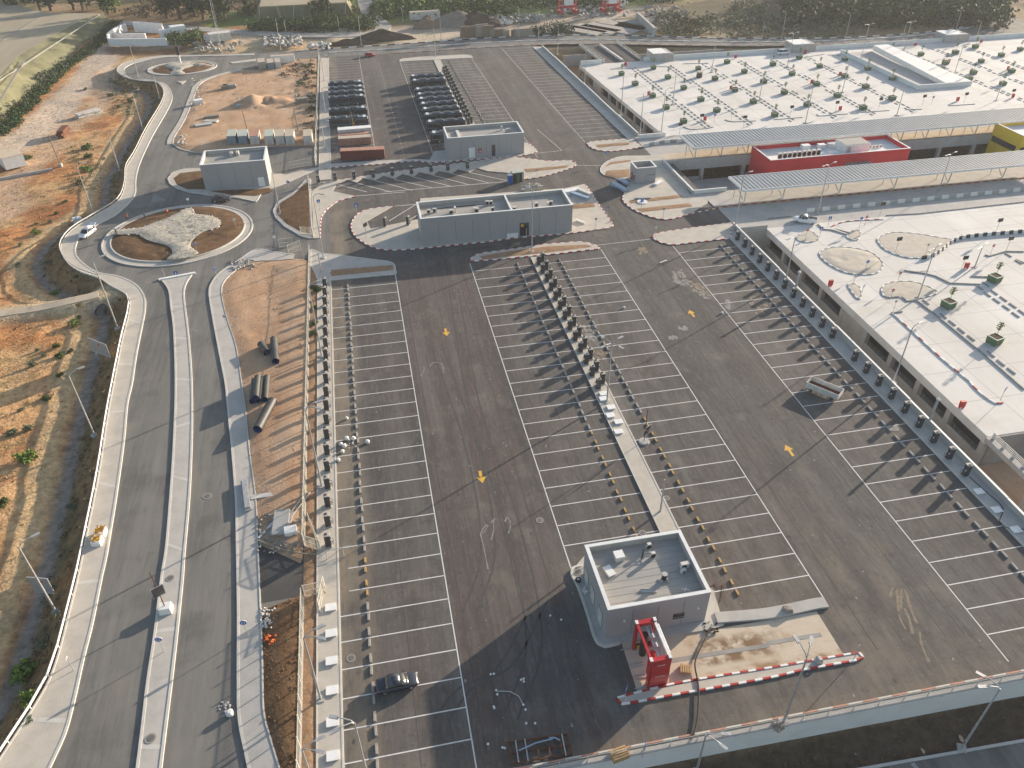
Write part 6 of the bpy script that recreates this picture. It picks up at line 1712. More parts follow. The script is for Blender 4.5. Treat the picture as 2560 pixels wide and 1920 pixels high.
# mesh fence on the retaining wall
wf = thing('mesh_fence', 'low tan mesh fence on top of the retaining wall', 'fence', (0, 0, 0))
mb = MB()
for k in range(25): mb.box(-1.5 + k * .125, 0, .05, .025, .025, 1.0)
for z in (.08, 1.0): mb.box(0, 0, z, 3.0, .04, .05)
WP = mb.mesh('panel', 'steel_paint'); WPo = MB().box(0, 0, 0, .08, .08, 1.15).mesh('post', 'steel_paint')
R = resample([WALL_L, WALL_R], 3.02); an = math.atan2(_wd.y, _wd.x)
for a, c_ in zip(R[:-1], R[1:]):
    m = (a + c_) / 2; ob('panel', WP, wf, (m.x, m.y, .2), an); ob('post', WPo, wf, (a.x, a.y, .2), an)

# --- vehicles
def section_loft(mb, secs, mi=0, cap=True):
    """secs: list of (x, [(y,z) half profile bottom->top]) mirrored"""
    rings = []
    for x, hp in secs:
        ringp = [(x, y, z) for y, z in hp] + [(x, -y, z) for y, z in hp[::-1]]
        rings.append(ringp)
    n = len(rings[0]); o = len(mb.v)
    for r_ in rings: mb.v.extend(r_)
    for i in range(len(rings) - 1):
        for k in range(n):
            a = o + i * n + k; b_ = o + i * n + (k + 1) % n
            mb.f.append((a, a + n, b_ + n, b_)); mb.mi.append(mi)
    if cap:
        mb.f.append(tuple(o + k for k in range(n))); mb.mi.append(mi)
        e = o + (len(rings) - 1) * n
        mb.f.append(tuple(e + k for k in range(n))[::-1]); mb.mi.append(mi)
    return mb
def wheel(t, x, y, r=.33, w_=.22):
    ty = MB().cyl((x, y - w_ / 2, r), (x, y + w_ / 2, r), r, n=16).build('wheel', 'rubber', t, smooth=False)
    MB().cyl((x, y - w_ / 2 - .012, r), (x, y + w_ / 2 + .012, r), r * .62, n=12).build('rim', 'alloy', ty)
def car(name, label, cat, p, rz, paint, L=4.6, W=1.8, Ht=1.45, kind='sedan', tail_open=False):
    t = thing(name, label, cat, p, rz)
    h = L / 2; w_ = W / 2
    belt = Ht * .62
    def hp(w2, z0, z1): return [(w2 * .86, z0), (w2, z0 + .12), (w2, z0 + (z1 - z0) * .6), (w2 * .94, z1 - .03), (w2 * .82, z1)]
    hood = belt * .92
    secs = [(-h, hp(w_ * .84, .42, belt * .80)), (-h + .12, hp(w_ * .92, .28, belt * .96)), (-h + .6, hp(w_ * .98, .2, belt)), (0, hp(w_, .2, belt)), (h * .38, hp(w_, .2, belt)), (h - .75, hp(w_ * .97, .2, hood)), (h - .25, hp(w_ * .9, .24, hood * .90)), (h, hp(w_ * .74, .38, hood * .72))]
    b_ = MB(); section_loft(b_, secs); b_.build('body', paint, t, smooth=True)
    def gp(w2, z0, z1): return [(w2, z0), (w2 * .97, z0 + (z1 - z0) * .5), (w2 * .84, z1 - .05), (w2 * .70, z1)]
    if kind == 'sedan': xs = [(-h + .95, belt, belt + .02), (-h + 1.5, belt, Ht - .06), (-h + 2.2, belt, Ht), (h - 2.0, belt, Ht - .03), (h - 1.15, belt, belt + .02)]
    elif kind == 'suv': xs = [(-h + .12, belt, belt + .03), (-h + .45, belt, Ht - .05), (-h + 1.2, belt, Ht), (h - 1.9, belt, Ht - .02), (h - 1.05, belt, belt + .02)]
    elif kind == 'van': xs = [(-h + .06, belt, Ht - .12), (-h + .2, belt, Ht), (0, belt, Ht), (h - 1.5, belt, Ht - .04), (h - .7, belt, belt + .02)]
    else: xs = [(-h + 2.25, belt, belt + .4), (-h + 2.35, belt, Ht - .04), (-h + 2.8, belt, Ht), (h - 2.1, belt, Ht - .02), (h - 1.3, belt, belt + .02)]
    g = MB(); section_loft(g, [(x, gp(w_ * .90, z0 - .02, z1)) for x, z0, z1 in xs]); g.build('glasshouse', 'glass_dark', t, smooth=True)
    r_ = MB(); xa, xb = xs[1][0] + .02, xs[3][0] - .02
    section_loft(r_, [(xa, [(w_ * .60, xs[1][2] - .02), (w_ * .78, xs[1][2] - .03), (w_ * .79, xs[1][2] + .012), (w_ * .2, xs[1][2] + .03)]), ((xa + xb) / 2, [(w_ * .62, Ht - .02), (w_ * .80, Ht - .03), (w_ * .80, Ht + .012), (w_ * .2, Ht + .035)]), (xb, [(w_ * .58, xs[3][2] - .02), (w_ * .77, xs[3][2] - .03), (w_ * .77, xs[3][2] + .012), (w_ * .2, xs[3][2] + .03)])])
    r_.build('roof', paint, t, smooth=True)
    for s in (-1, 1):
        # pillars
        pm = MB()
        for x in ((xs[1][0] + xs[3][0]) / 2, xs[3][0] + .1, xs[1][0] - .05):
            pm.tube([(x + (.35 if x > 0 else -.25) * (0 if abs(x - (xs[1][0] + xs[3][0]) / 2) < .01 else 1), s * w_ * .905, belt), (x, s * w_ * .80, Ht - .05)], .035, 4)
        pm.build('pillar', paint, t)
        MB().box(h * .36, s * (w_ + .08), belt + .05, .14, .2, .14).build('mirror', paint, t)
        MB().box(h - .12, s * w_ * .62, hood * .60, .2, .34, .14, rz=-s * .35).build('headlight', 'lamp_clear', t)
        MB().box(-h + .06, s * w_ * .66, belt * .70, .12, .3, .16, rz=s * .25).build('tail_light', 'lamp_red', t)
        for x in (-h + .85, h - .9): wheel(t, x, s * (w_ - .12), .33)
    if tail_open:
        MB().box(-h - .25, 0, Ht + .02, 1.1, W * .8, .09, ry=.35).build('tailgate', paint, t)
    return t
car('parked_sedan', 'dark blue grey sedan parked in the stall row near the bottom left', 'car', q(1, 3, 1225, 945), 0.05, 'car_blue', 4.75, 1.85, 1.46)
car('white_suv', 'white estate car with its tailgate raised at the roundabout pavement', 'car', q(0, 1, 760, 372), -1.95, 'car_white', 4.7, 1.9, 1.65, 'suv', True)
car('dark_car', 'black car driving round the far side of the roundabout', 'car', q(0, 1, 1915, 78), 0.0, 'car_dark', 4.6, 1.85, 1.5, 'suv')
pk = car('pickup_truck', 'white pickup truck parked at the start of the near deck', 'pickup', q(3, 1, 315, 262), 2.60, 'car_white', 5.4, 1.95, 1.85, 'pickup')
bed = MB(); bed.bbox(-2.6, -.5, -.82, .82, 1.165, 1.19); bed.build('load_bed', 'black_plastic', pk)
for s in (-1, 1): MB().bbox(-2.62, -.48, s * .90 - .05, s * .90 + .05, 1.10, 1.34).build('bed_side', 'car_white', pk)
MB().bbox(-2.68, -2.60, -.88, .88, 1.0, 1.34).build('tailboard', 'car_white', pk)
mb = MB(); mb.tube([(-1.3, -.8, 1.2), (-1.0, -.7, 1.95), (-1.0, .7, 1.95), (-1.3, .8, 1.2)], .05, 6); mb.build('roll_bar', 'black_plastic', pk)
car('white_van', 'white minivan standing at the far wall of the distant deck', 'van', q(3, 0, 130, 470), 0.0, 'car_white', 5.0, 1.95, 1.95, 'van')
car('red_car', 'small red car at the main road behind the far lot', 'car', q(1, 0, 985, 488), 0.1, 'red_paint', 4.2, 1.8, 1.5, 'suv')

def make_bus():
    t = thing('city_bus', '', 'bus')
    L, W, H = 12.0, 2.5, 3.0
    def hp(w2, z0, z1): return [(w2 * .94, z0), (w2, z0 + .15), (w2, z1 - .35), (w2 * .95, z1 - .12), (w2 * .82, z1)]
    b_ = MB(); section_loft(b_, [(-6, hp(1.18, .4, 2.9)), (-5.85, hp(1.25, .32, H)), (0, hp(1.25, .32, H)), (5.3, hp(1.25, .32, H)), (5.8, hp(1.22, .34, 2.9)), (6.0, hp(1.12, .42, 2.45))]); b_.build('body', 'bus_paint', t, smooth=False)
    MB().bbox(-5.7, 5.2, -.98, .98, H + .002, H + .03).build('roof_panel', 'bus_roof', t)
    for x, l in ((-4.6, 1.6), (-1.6, 2.2), (1.9, 2.6)):
        pd = MB().box(x, 0, H + .03, l, 1.7, .3, 0, 0, .88).build('roof_pod', 'bus_roof', t)
        MB().box(x, 0, H + .332, l * .7, 1.1, .03).build('grille', 'black_plastic', pd)
    MB().bbox(4.4, 5.25, -1.05, 1.05, H + .031, H + .09).build('front_cowl', 'bus_pale', t); MB().bbox(-5.85, -5.3, -1.0, 1.0, H + .031, H + .09).build('rear_cowl', 'bus_pale', t)
    MB().box(5.93, 0, 1.2, .12, 2.1, 1.25, ry=-.1).build('windscreen', 'glass_dark', t)
    for s in (-1, 1):
        wn_ = MB().bbox(-5.4, 5.2, s * 1.252 - .012, s * 1.252 + .012, 1.35, 2.5).build('window_band', 'glass_dark', t)
        for x in (-3.6, -1.4, .8, 3.0): MB().bbox(x - .04, x + .04, s * 1.268 - .006, s * 1.268 + .006, 1.35, 2.5).build('mullion', 'bus_paint', wn_)
        ln = MB()
        for pts in ([(-5.9, 1.25), (-3.0, 1.25), (-.6, .9), (1.2, 1.3), (2.6, 2.6), (5.6, 2.65)], [(-5.9, .85), (-2, .85), (-.4, .7), (.4, .55), (.5, 2.6)], [(-5.9, .42), (1.4, .42), (2.6, .9), (3.6, 1.2), (5.7, 1.2)]):
            for a, c_ in zip(pts[:-1], pts[1:]): ln.tube([(a[0], s * 1.272, a[1]), (c_[0], s * 1.272, c_[1])], .035, 4)
        ln.build('stripe_graphic', 'bus_line', t)
        for x in (-3.3, 3.4): wheel(t, x, s * 1.12, .48, .3)
        MB().box(5.75, s * .85, .7, .3, .4, .25).build('headlight', 'lamp_clear', t)
        MB().tube([(5.7, s * 1.1, 2.6), (6.1, s * 1.35, 2.5), (6.15, s * 1.35, 2.0)], .05, 5).build('mirror_arm', 'black_plastic', t)
    return t
BUS = Proto(make_bus)
for i, y in enumerate([246.4, 255.4, 268.4, 274.2, 279.4, 285.4]):
    BUS.put('%s dark bus from the front in the left file beside the far fence' % ordw(i + 1), (-2.9 + .03 * i, y + 1.2, 0), -0.07 if i == 0 else 0.0, 'dark buses by the far fence')
for i, y in enumerate([226.6, 236.8, 243.9, 249.6, 255.2, 260.6, 265.7, 271.5, 282.2, 287.9]):
    BUS.put('%s dark bus from the depot building in the middle far row' % ordw(i + 1), (26.2 - .03 * i, y + 1.1, 0), math.pi, 'dark buses in the middle far row')
# empty tipper body left on the right stalls
t = thing('tipper_body', 'empty white tipper body lying across a stall in the right row', 'skip', G(2058, 982) + Vector((0, 0, 0)), -0.92)
mb = MB()
L, W = 5.6, 2.3
for a in (((-L / 2, L / 2), (-W / 2, -W / 2 + .08)), ((-L / 2, L / 2), (W / 2 - .08, W / 2)), ((-L / 2, -L / 2 + .08), (-W / 2 + .08, W / 2 - .08)), ((L / 2 - .08, L / 2), (-W / 2 + .08, W / 2 - .08))):
    MB().bbox(a[0][0], a[0][1], a[1][0], a[1][1], .55, 1.55).build('side_wall', 'white_dirty', t)
MB().bbox(-L / 2 + .08, L / 2 - .08, -W / 2 + .08, W / 2 - .08, .55, .65).build('floor', 'rust', t)
for k in range(6): 
    for s in (-1, 1): MB().box(-L / 2 + .5 + k * .92, s * (W / 2 + .05), .4, .12, .1, 1.1).build('rib', 'white_dirty', t)
for x in (-1.8, 1.8): MB().box(x, 0, 0, .3, 1.6, .55).build('skid', 'rust', t)
# waste skip full of rubble by the long building
t = thing('waste_skip', 'open skip heaped with rubble behind the long building', 'skip', q(2, 0, 175, 1650), 0.15)
mb = MB()
for a in (((-2.4, 2.4), (-1.2, -1.1)), ((-2.4, 2.4), (1.1, 1.2)), ((-2.4, -2.3), (-1.1, 1.1)), ((2.3, 2.4), (-1.1, 1.1))): MB().bbox(a[0][0], a[0][1], a[1][0], a[1][1], .05, 1.3).build('side_wall', 'container_tan', t)
rocks('rubble', [(random.uniform(-2, 2), random.uniform(-.9, .9), random.uniform(.9, 1.7)) for _ in range(70)], 'rubble_white', .2, .5, t)
t = thing('portable_toilet', 'green and black portable cabin at the right end of the diagonal bays', 'cabin', q(2, 0, 45, 1560), .1)
MB().box(0, 0, 0, 3.0, 2.0, 2.4).build('body', 'black_plastic', t); MB().box(0, 0, 2.4, 3.1, 2.1, .25).build('roof', 'trailer_green', t); MB().box(1.3, 0, 0, .5, 2.06, 2.3).build('end_panel', 'trailer_green', t); MB().box(0, -1.03, .1, .8, .06, 2).build('door', 'planter_green', t)
t = thing('portable_toilet', 'blue portable toilet beside the diagonal bays', 'toilet', q(1, 0, 2195, 1580), 0)
MB().box(0, 0, 0, 1.2, 1.2, 2.2).build('body', 'toilet_blue', t); MB().box(0, 0, 2.2, 1.25, 1.25, .12).build('roof', 'white_paint', t); MB().box(0, -.62, .1, .8, .05, 1.9).build('door', 'sign_blue', t)

# --- red wash gantry
WG = thing('wash_gantry', 'red bus wash gantry on the slab before the service building', 'wash gantry', (25.15, 48.6, 0.02), 0.0)
H = 4.9
# near and far towers: panelled portal legs
fr = MB(); fr.bbox(-1.2, 1.2, -2.75, -2.15, 0, H - .35); fr.build('near_tower', 'red_paint', WG)
cv = MB()
n = 8
for i in range(n):
    z0, z1 = i * (H - .4) / n, (i + 1) * (H - .4) / n
    b0 = .32 * math.sin(math.pi * i / n); b1 = .32 * math.sin(math.pi * (i + 1) / n)
    cv.add([(-1.05, -2.76 - b0, z0), (1.05, -2.76 - b0, z0), (1.05, -2.76 - b1, z1), (-1.05, -2.76 - b1, z1)], [(0, 1, 2, 3)])
    cv.add([(-1.05, -2.75, z0), (-1.05, -2.76 - b0, z0), (-1.05, -2.76 - b1, z1), (-1.05, -2.75, z1)], [(0, 1, 2, 3)]); cv.add([(1.05, -2.76 - b0, z0), (1.05, -2.75, z0), (1.05, -2.75, z1), (1.05, -2.76 - b1, z1)], [(0, 1, 2, 3)])
cvo = cv.build('curved_cover', 'red_paint', WG, smooth=False)
def lettering(text_w, n_, x0, z, y, parent, m='white_paint', slope=0.0):
    mb = MB()
    x = x0
    for i in range(n_):
        wl_ = text_w / n_ * random.uniform(.5, .85); hh = .10 if i % 3 else .16
        mb.add([(x, y, z + slope * i), (x + wl_, y, z + slope * i), (x + wl_, y, z + hh + slope * i), (x, y, z + hh + slope * i)], [(0, 1, 2, 3)])
        x += text_w / n_
    return mb.build('script_lettering', m, parent)
lettering(1.1, 11, -.55, 2.35, -3.1, cvo)
lettering(.9, 8, -.45, 4.2, -2.96, cvo)
for x in (-1.05, 1.05):
    MB().box(x, 2.45, 0, .3, .5, H - .35).build('far_leg', 'red_paint', WG)
MB().bbox(-1.2, 1.2, 2.2, 2.7, H - .5, H - .3).build('far_header', 'red_paint', WG)
MB().bbox(-1.2, 1.2, -2.75, -2.2, H - .345, H).build('near_header', 'red_paint', WG); MB().bbox(-1.2, 1.2, 2.2, 2.75, H - .295, H).build('far_header', 'red_paint', WG)
MB().bbox(-1.2, -.92, -2.18, 2.18, H - .3, H).build('top_beam', 'red_paint', WG); MB().bbox(.92, 1.2, -2.18, 2.18, H - .32, H - .06).build('top_beam', 'white_paint', WG)
MB().bbox(1.3, 1.42, -1.9, 2.0, H - .35, H - .22).build('service_pipe', 'white_paint', WG)
for x, y in ((-1.08, -2.47), (1.08, -2.47), (-1.08, 2.47), (1.08, 2.47)): MB().box(x, y, H + .002, .34, .5, .12).build('corner_cap', 'coping', WG)
MB().bbox(-.1, .1, -2.18, 2.18, H - .6, H - .45).build('carriage_rail', 'steel_galv', WG); MB().bbox(.35, .5, -2.18, 2.18, H - .6, H - .45).build('carriage_rail', 'steel_galv', WG)
for y in (-.6, .6):
    m_ = MB().box(.2, y, H - .7, .7, .5, .4).build('motor', 'steel_galv', WG); MB().cyl((.2, y - .3, H - .3), (.2, y + .3, H - .3), .15, n=10).build('motor_drum', 'charger_top', m_)
for x, y in ((-.4, -1.2), (-.4, 1.3)):
    MB().cyl((x, y, .4), (x, y, H - .8), .42, n=12).build('brush', 'red_plastic' if y < 0 else 'black_plastic', WG)
MB().bbox(-1.1, 1.1, 2.35, 2.55, .1, .7).build('lower_panel', 'rust', WG); MB().bbox(-.7, -.2, 2.2, 2.34, .1, .6).build('yellow_pump', 'paint_yellow', WG)
for y in (-2.6, 2.5): MB().bbox(-2.6, 1.4, y - .06, y + .06, 0, .1).build('floor_rail', 'steel_galv', WG)
tr = MB()
for y in (-1.4, -1.0, .1, .5): tr.bbox(-2.2, -.6, y - .07, y + .07, .0, .12)
tr.build('floor_rail', 'steel_galv', WG)
# --- planters with saplings
def make_planter():
    t = thing('tree_planter', '', 'planter')
    mb = MB(); mb.box(0, 0, .12, 1.75, 1.75, 1.1, 0, 0, 1.06); mb.build('tub', 'planter_green', t)
    for s in (-1, 1):
        MB().box(s * .88, 0, 1.2, .16, 1.92, .12).build('rim', 'planter_rim', t); MB().box(0, s * .88, 1.2, 1.6, .16, .12).build('rim', 'planter_rim', t)
        for s2 in (-1, 1): MB().box(s * .7, s2 * .7, 0, .25, .25, .12).build('foot', 'black_plastic', t)
    MB().box(0, 0, 1.18, 1.6, 1.6, .06).build('soil', 'soil_dark', t)
    tr = MB(); tr.tube([(0, 0, 1.2), (.05, .03, 2.2), (.02, 0, 3.4)], [.05, .04, .02], 5)
    for k in range(5):
        a = k * 1.4; tr.tube([(.03, .01, 2.5 + k * .15), (.45 * math.cos(a), .45 * math.sin(a), 3.0 + k * .15)], [.025, .012], 4)
    tr.build('trunk', 'bark', t)
    lf = MB()
    rr = random.Random(5)
    for k in range(110):
        a, z = rr.uniform(0, 6.3), rr.uniform(2.5, 3.9); r_ = rr.uniform(.05, .62) * (1 - abs(z - 3.2) * .6)
        c_ = Vector((r_ * math.cos(a), r_ * math.sin(a), z)); u = Vector((rr.uniform(-1, 1), rr.uniform(-1, 1), rr.uniform(-.6, .6))).normalized() * .14; v = u.orthogonal().normalized() * .08
        lf.add([c_ - u, c_ + v, c_ + u, c_ - v], [(0, 1, 2, 3)])
    lf.build('crown', 'sapling_leaf', t)
    return t
PL = Proto(make_planter)
for lab, (x, y), rz in (('green planter with a sapling at the end of the kinked kerb on the near deck', (1950, 772), .25), ('green planter with a sapling nearest the lane kerb on the near deck', (1550, 993), .25), ('green planter with a sapling lowest on the near deck', (1948, 1305), .25)):
    p = q(3, 1, x, y); PL.put(lab, p, rz, 'planters on the near deck', 1.12)
rowsP = [('first', 2, [(945, 650), (1062, 738), (1212, 840), (1330, 942), (1480, 1062)]), ('second', 2, [(1220, 597), (1345, 680), (1482, 772), (1630, 873), (1768, 967)]), ('third', 2, [(1608, 605), (1752, 692), (1923, 790), (2082, 892)]),
         ('fourth', 2, [(1857, 547), (2005, 630), (2172, 718)]), ('fourth front', 3, [(138, 812), (335, 917), (55, 1005)]), ('fifth', 3, [(40, 566), (205, 650), (415, 738), (595, 838), (818, 945)]), ('sixth', 3, [(268, 508), (443, 583), (660, 670), (840, 762), (1070, 862)]),
         ('ramp side', 3, [(662, 524), (858, 605), (1070, 690)]), ('ramp roof side', 3, [(1068, 450), (1493, 605), (1732, 693)]), ('ninth', 3, [(1318, 480), (1530, 555), (1770, 640), (2025, 735)]), ('tenth', 3, [(1615, 465), (1838, 540), (2100, 627)]), ('eleventh', 3, [(1788, 415), (2012, 487), (2175, 438)])]
for rn, c, pts in rowsP:
    for i, (x, y) in enumerate(pts):
        p = q(c, 0, x, y)
        PL.put('green planter with sapling on distant deck, %s row from left, %s from road' % (rn, ordw(i + 1)), p, random.uniform(-.1, .1), 'planters on the distant deck', random.uniform(.95, 1.05))
# far deck wheel stops: tiny dashes, one object
mb = MB()
for k, x in enumerate([102.5, 116.5, 130.5, 145.0, 158.5, 172.5, 214, 228, 242]):
    y = 222
    while y < 292:
        for dx in (-1.0, .6):
            if random.random() < .88: mb.box(x + 2 + dx + (292 - y) * .012, y + (0 if dx < 0 else 1.3), 0, .28, 1.7, .14)
        y += 2.7
struct(mb.build('wheel_stops', 'concrete_dark'), 'stuff')
def low_kerb(pts, name='deck_kerb', m='concrete', w_=.2, h=.16, smooth=True):
    P = [q(*p) for p in pts]
    return struct(MB().sweep(smooth_line(P, .8) if smooth else P, w_, 0, h).build(name, m))
for pts in ([(2, 0, 1480, 1095), (2, 0, 1540, 1118), (2, 0, 1640, 1115), (2, 0, 1740, 1100)], [(2, 0, 1840, 1035), (2, 0, 1900, 1052), (2, 0, 2000, 1050), (2, 0, 2110, 1045)], [(2, 0, 850, 598), (2, 0, 1075, 592)], [(2, 0, 1480, 552), (2, 0, 1700, 547)],
            [(3, 0, 50, 1035), (3, 0, 300, 1015)], [(3, 0, 420, 990), (3, 0, 440, 1003), (3, 0, 690, 985)], [(3, 0, 800, 972), (3, 0, 1050, 955)], [(3, 0, 1190, 948), (3, 0, 1330, 945)], [(3, 0, 1560, 915), (3, 0, 1790, 900)], [(3, 0, 520, 475), (3, 0, 620, 480)], [(3, 0, 330, 495), (3, 0, 480, 470)],
            [(2, 0, 1250, 575), (2, 0, 1400, 580)]):
    low_kerb(pts)
# ramp pit and roof on the far deck
RH = thing('deck_ramp', 'white walled ramp with a sloping roof sunk into the distant deck', 'ramp', (0, 0, 0))
for a in ((190.3, 190.7, 243, 293), (210.8, 211.2, 243, 293)): MB().bbox(*a, .001, 1.5).build('wall', 'concrete_white', RH)
MB().bbox(190.3, 211.2, 242.5, 242.98, .001, 1.5).build('wall', 'concrete_white', RH)
mb = MB(); mb.add([(201, 243.1, 1.52), (210.7, 243.1, 1.52), (210.7, 293, 2.2), (204.5, 293, 2.2), (201, 243.1, .2), (204.5, 293, .2)], [(0, 1, 2, 3), (4, 0, 3, 5)]); mb.build('roof', 'concrete_white', RH)
mb = MB(); mb.add([(190.8, 243.2, .012), (201, 243.2, .012), (204.5, 292.8, .012), (190.8, 292.8, .012)], [(0, 1, 2, 3)]); mb.build('ramp_surface', 'concrete', RH)
def service_box(label, x0, x1, y0, y1, h):
    t = thing('service_box', label, 'service box', ((x0 + x1) / 2, (y0 + y1) / 2, 0)); w_, d_ = (x1 - x0) / 2, (y1 - y0) / 2
    MB().bbox(-w_, w_, -d_, d_, 0, h).build('body', 'concrete', t); MB().bbox(-w_ - .1, w_ * .55, -d_ - .1, d_ + .1, h, h + .2).build('roof', 'concrete_white', t)
    MB().bbox(w_ * .55, w_ + .8, -d_ + .3, d_, 0, h * .85).build('annex', 'concrete', t); MB().bbox(w_ * .2, w_ * .42, -d_ - .04, -d_, .1, h * .8).build('door', 'container_tan', t)
service_box('concrete service box at the far wall beside the deck entry ramp', 113.9, 121.5, 297, 304.5, 3.0)
service_box('concrete service box at the far wall behind the white van', 172.6, 181.5, 297.5, 305, 3.0)
service_box('concrete service box at the far wall right of the ramp', 240, 250, 297.5, 305, 3.0)
# entry ramp from the main road
er = thing('entry_ramp', 'entry ramp with railings between the main road and the distant deck', 'ramp', (0, 0, 0))
mb = MB(); mb.add([(95.5, 299.9, .02), (110.5, 299.9, .02), (109.5, 329, .02), (93.5, 329, .02)], [(0, 1, 2, 3)]); mb.build('ramp_surface', 'asphalt_patch', er)
mb = MB(); mb.add([(95.5, 299.9, -.4), (110.5, 299.9, -.4), (109.5, 329, -.4), (93.5, 329, -.4)], [(3, 2, 1, 0)]); mb.build('ramp_slab', 'concrete', er)
for xa, xb in ((95.5, 93.5), (110.5, 109.5)):
    MB().sweep([(xa, 300), (xb, 329)], .5, -.4, .5).build('side_wall', 'concrete', er)
    for k in range(14):
        u = k / 13; MB().box(lerp(xa, xb, u), lerp(300, 329, u), .5, .3, .3, .9).build('rail_post', 'white_dirty', er)
    MB().sweep([(xa, 300), (xb, 329)], .12, 1.3, 1.42).build('rail', 'white_dirty', er)
MB().sweep([(103, 301), (101.5, 326)], .8, .0, .8).build('divider', 'white_dirty', er)
struct(MB().bbox(83.5, 95.2, 316.3, 316.8, -4.6, -.4).build('basin_wall', 'concrete')); struct(MB().bbox(110.8, 150, 312, 312.4, -4.6, -.6).build('basin_wall', 'concrete'))
# concrete barrier rows
def barrier(label, pts, mats, step=2.0, h=.9, group=None, w_=.5):
    t = thing('concrete_barrier', label, 'barrier', (0, 0, 0))
    R = resample(pts, step)
    key = mats
    for i, (a, c_) in enumerate(zip(R[:-1], R[1:])):
        d = c_ - a; mb = MB(); mb.box(0, 0, 0, d.length - .05, w_, h, 0, 0, .999); 
        ob('barrier_block', BARM.setdefault((mats[i % len(mats)], w_, h, step), MB().box(0, 0, 0, 1, w_, h * .35).box(0, 0, h * .35, 1, w_ * .5, h * .65).mesh('barrier_block', mats[i % len(mats)])), t, ((a.x + c_.x) / 2, (a.y + c_.y) / 2, 0), math.atan2(d.y, d.x)).scale = (d.length - .06, 1, 1)
    return t
BARM = {}
barrier('white block barrier along the terminal road before the near canopy', [(104, 158.8), (185, 158.8)], ('concrete_white', 'concrete'), 2.0)
barrier('white block barrier along the road behind the far canopy end', [tuple(q(2, 0, 1135, 1270))[:2], (87, 212.0), (94, 211.8), (120, 212)], ('concrete_white', 'concrete'), 1.8)
wv = smooth_line([q(3, 1, *p) for p in [(1330, 580), (1420, 560), (1500, 510), (1570, 450), (1650, 410), (1800, 385), (2212, 350), (2600, 320)]], .8)
barrier('curved black and white barrier sweeping across the near deck', wv, ('kerb_black', 'kerb_white'), 1.1, .8)
low_kerb([(3, 1, 1020, 205), (3, 1, 1300, 190), (3, 1, 2212, 88)], m='rubble_grey', smooth=False, h=.2)
low_kerb([(3, 1, 0, 232), (3, 1, 200, 212)], m='rubble_grey', smooth=False, h=.2)
ko = struct(ob('kerb_line', None))
for pts in ([(550, 300), (620, 270), (730, 250), (1000, 237)], ):
    kerb_stones(smooth_line([q(3, 1, *p) for p in pts], .6), ko, ('kerb_red', 'kerb_white'), 1.2)
kerb_stones(smooth_line([q(3, 1, 1070, 1045), q(3, 1, 1250, 1210), q(3, 1, 1500, 1440), q(3, 1, 1760, 1655), q(3, 2, 1770, 20), q(3, 2, 1870, 110), q(3, 2, 1970, 170), q(3, 2, 2030, 165)], .8), ko, ('kerb_white', 'kerb_stone', 'kerb_white', 'kerb_red'), 1.3)
def deck_island(label_name, pts, m, mats=('kerb_white', 'rubble_grey'), amp=.15):
    P = smooth_line([q(3, 1, *p) for p in pts], .7, True)
    o = struct(MB().prism(P, 0, .12).build(label_name, 'concrete')); kerb_stones(P, o, mats, .95, True)
    patch('gravel_bed', shrink(P, .93), m, .125, amp, .9, 3, .8, parent=o)
deck_island('round_island', [(445, 540), (480, 500), (580, 478), (730, 485), (880, 520), (975, 590), (990, 650), (930, 705), (800, 715), (650, 690), (510, 615)], 'deck_sand')
deck_island('traffic_island', [(950, 400), (1040, 360), (1130, 350), (1330, 370), (1500, 400), (1600, 420), (1480, 510), (1370, 560), (1210, 570), (1030, 510), (955, 440)], 'deck_sand', amp=.03)
deck_island('traffic_island', [(980, 860), (1000, 810), (1080, 780), (1230, 775), (1330, 800), (1465, 870), (1290, 925), (1200, 940), (1140, 905), (1040, 915), (1000, 900)], 'deck_sand', amp=.06)
deck_island('traffic_island', [(690, 800), (730, 790), (780, 810), (800, 860), (805, 925), (785, 932), (735, 880)], 'deck_sand', amp=.06)
deck_island('traffic_island', [(680, 385), (720, 345), (780, 330), (800, 360), (770, 420), (720, 415)], 'deck_sand', amp=.03)
deck_island('traffic_island', [(245, 395), (300, 345), (360, 335), (440, 405), (350, 437), (280, 425)], 'deck_sand', amp=.03)
for pts in ([(3, 1, 1175, 680), (3, 1, 1350, 705), (3, 1, 1450, 730), (3, 1, 1570, 790), (3, 1, 1830, 800)], [(3, 1, 1755, 732), (3, 1, 1900, 736)], [(3, 1, 1285, 940), (3, 1, 1450, 1065), (3, 1, 1900, 1435), (3, 1, 2150, 1655), (3, 2, 2212, 50)], [(3, 1, 1875, 545), (3, 1, 1910, 557), (3, 1, 2055, 515), (3, 1, 2212, 518)],
            [(3, 1, 1040, 915), (3, 1, 1150, 905), (3, 1, 1200, 945), (3, 1, 1285, 940)], [(3, 1, 1065, 1048), (3, 1, 1160, 1036)], [(3, 1, 430, 280), (3, 1, 480, 325), (3, 1, 550, 330), (3, 1, 680, 370)]):
    low_kerb(pts, m='rubble_grey', w_=.25, h=.2, smooth=False)
n = 0
dkst = MB().box(0, 0, 0, .3, 1.9, .16).mesh('wheel_stop', 'concrete_dark')
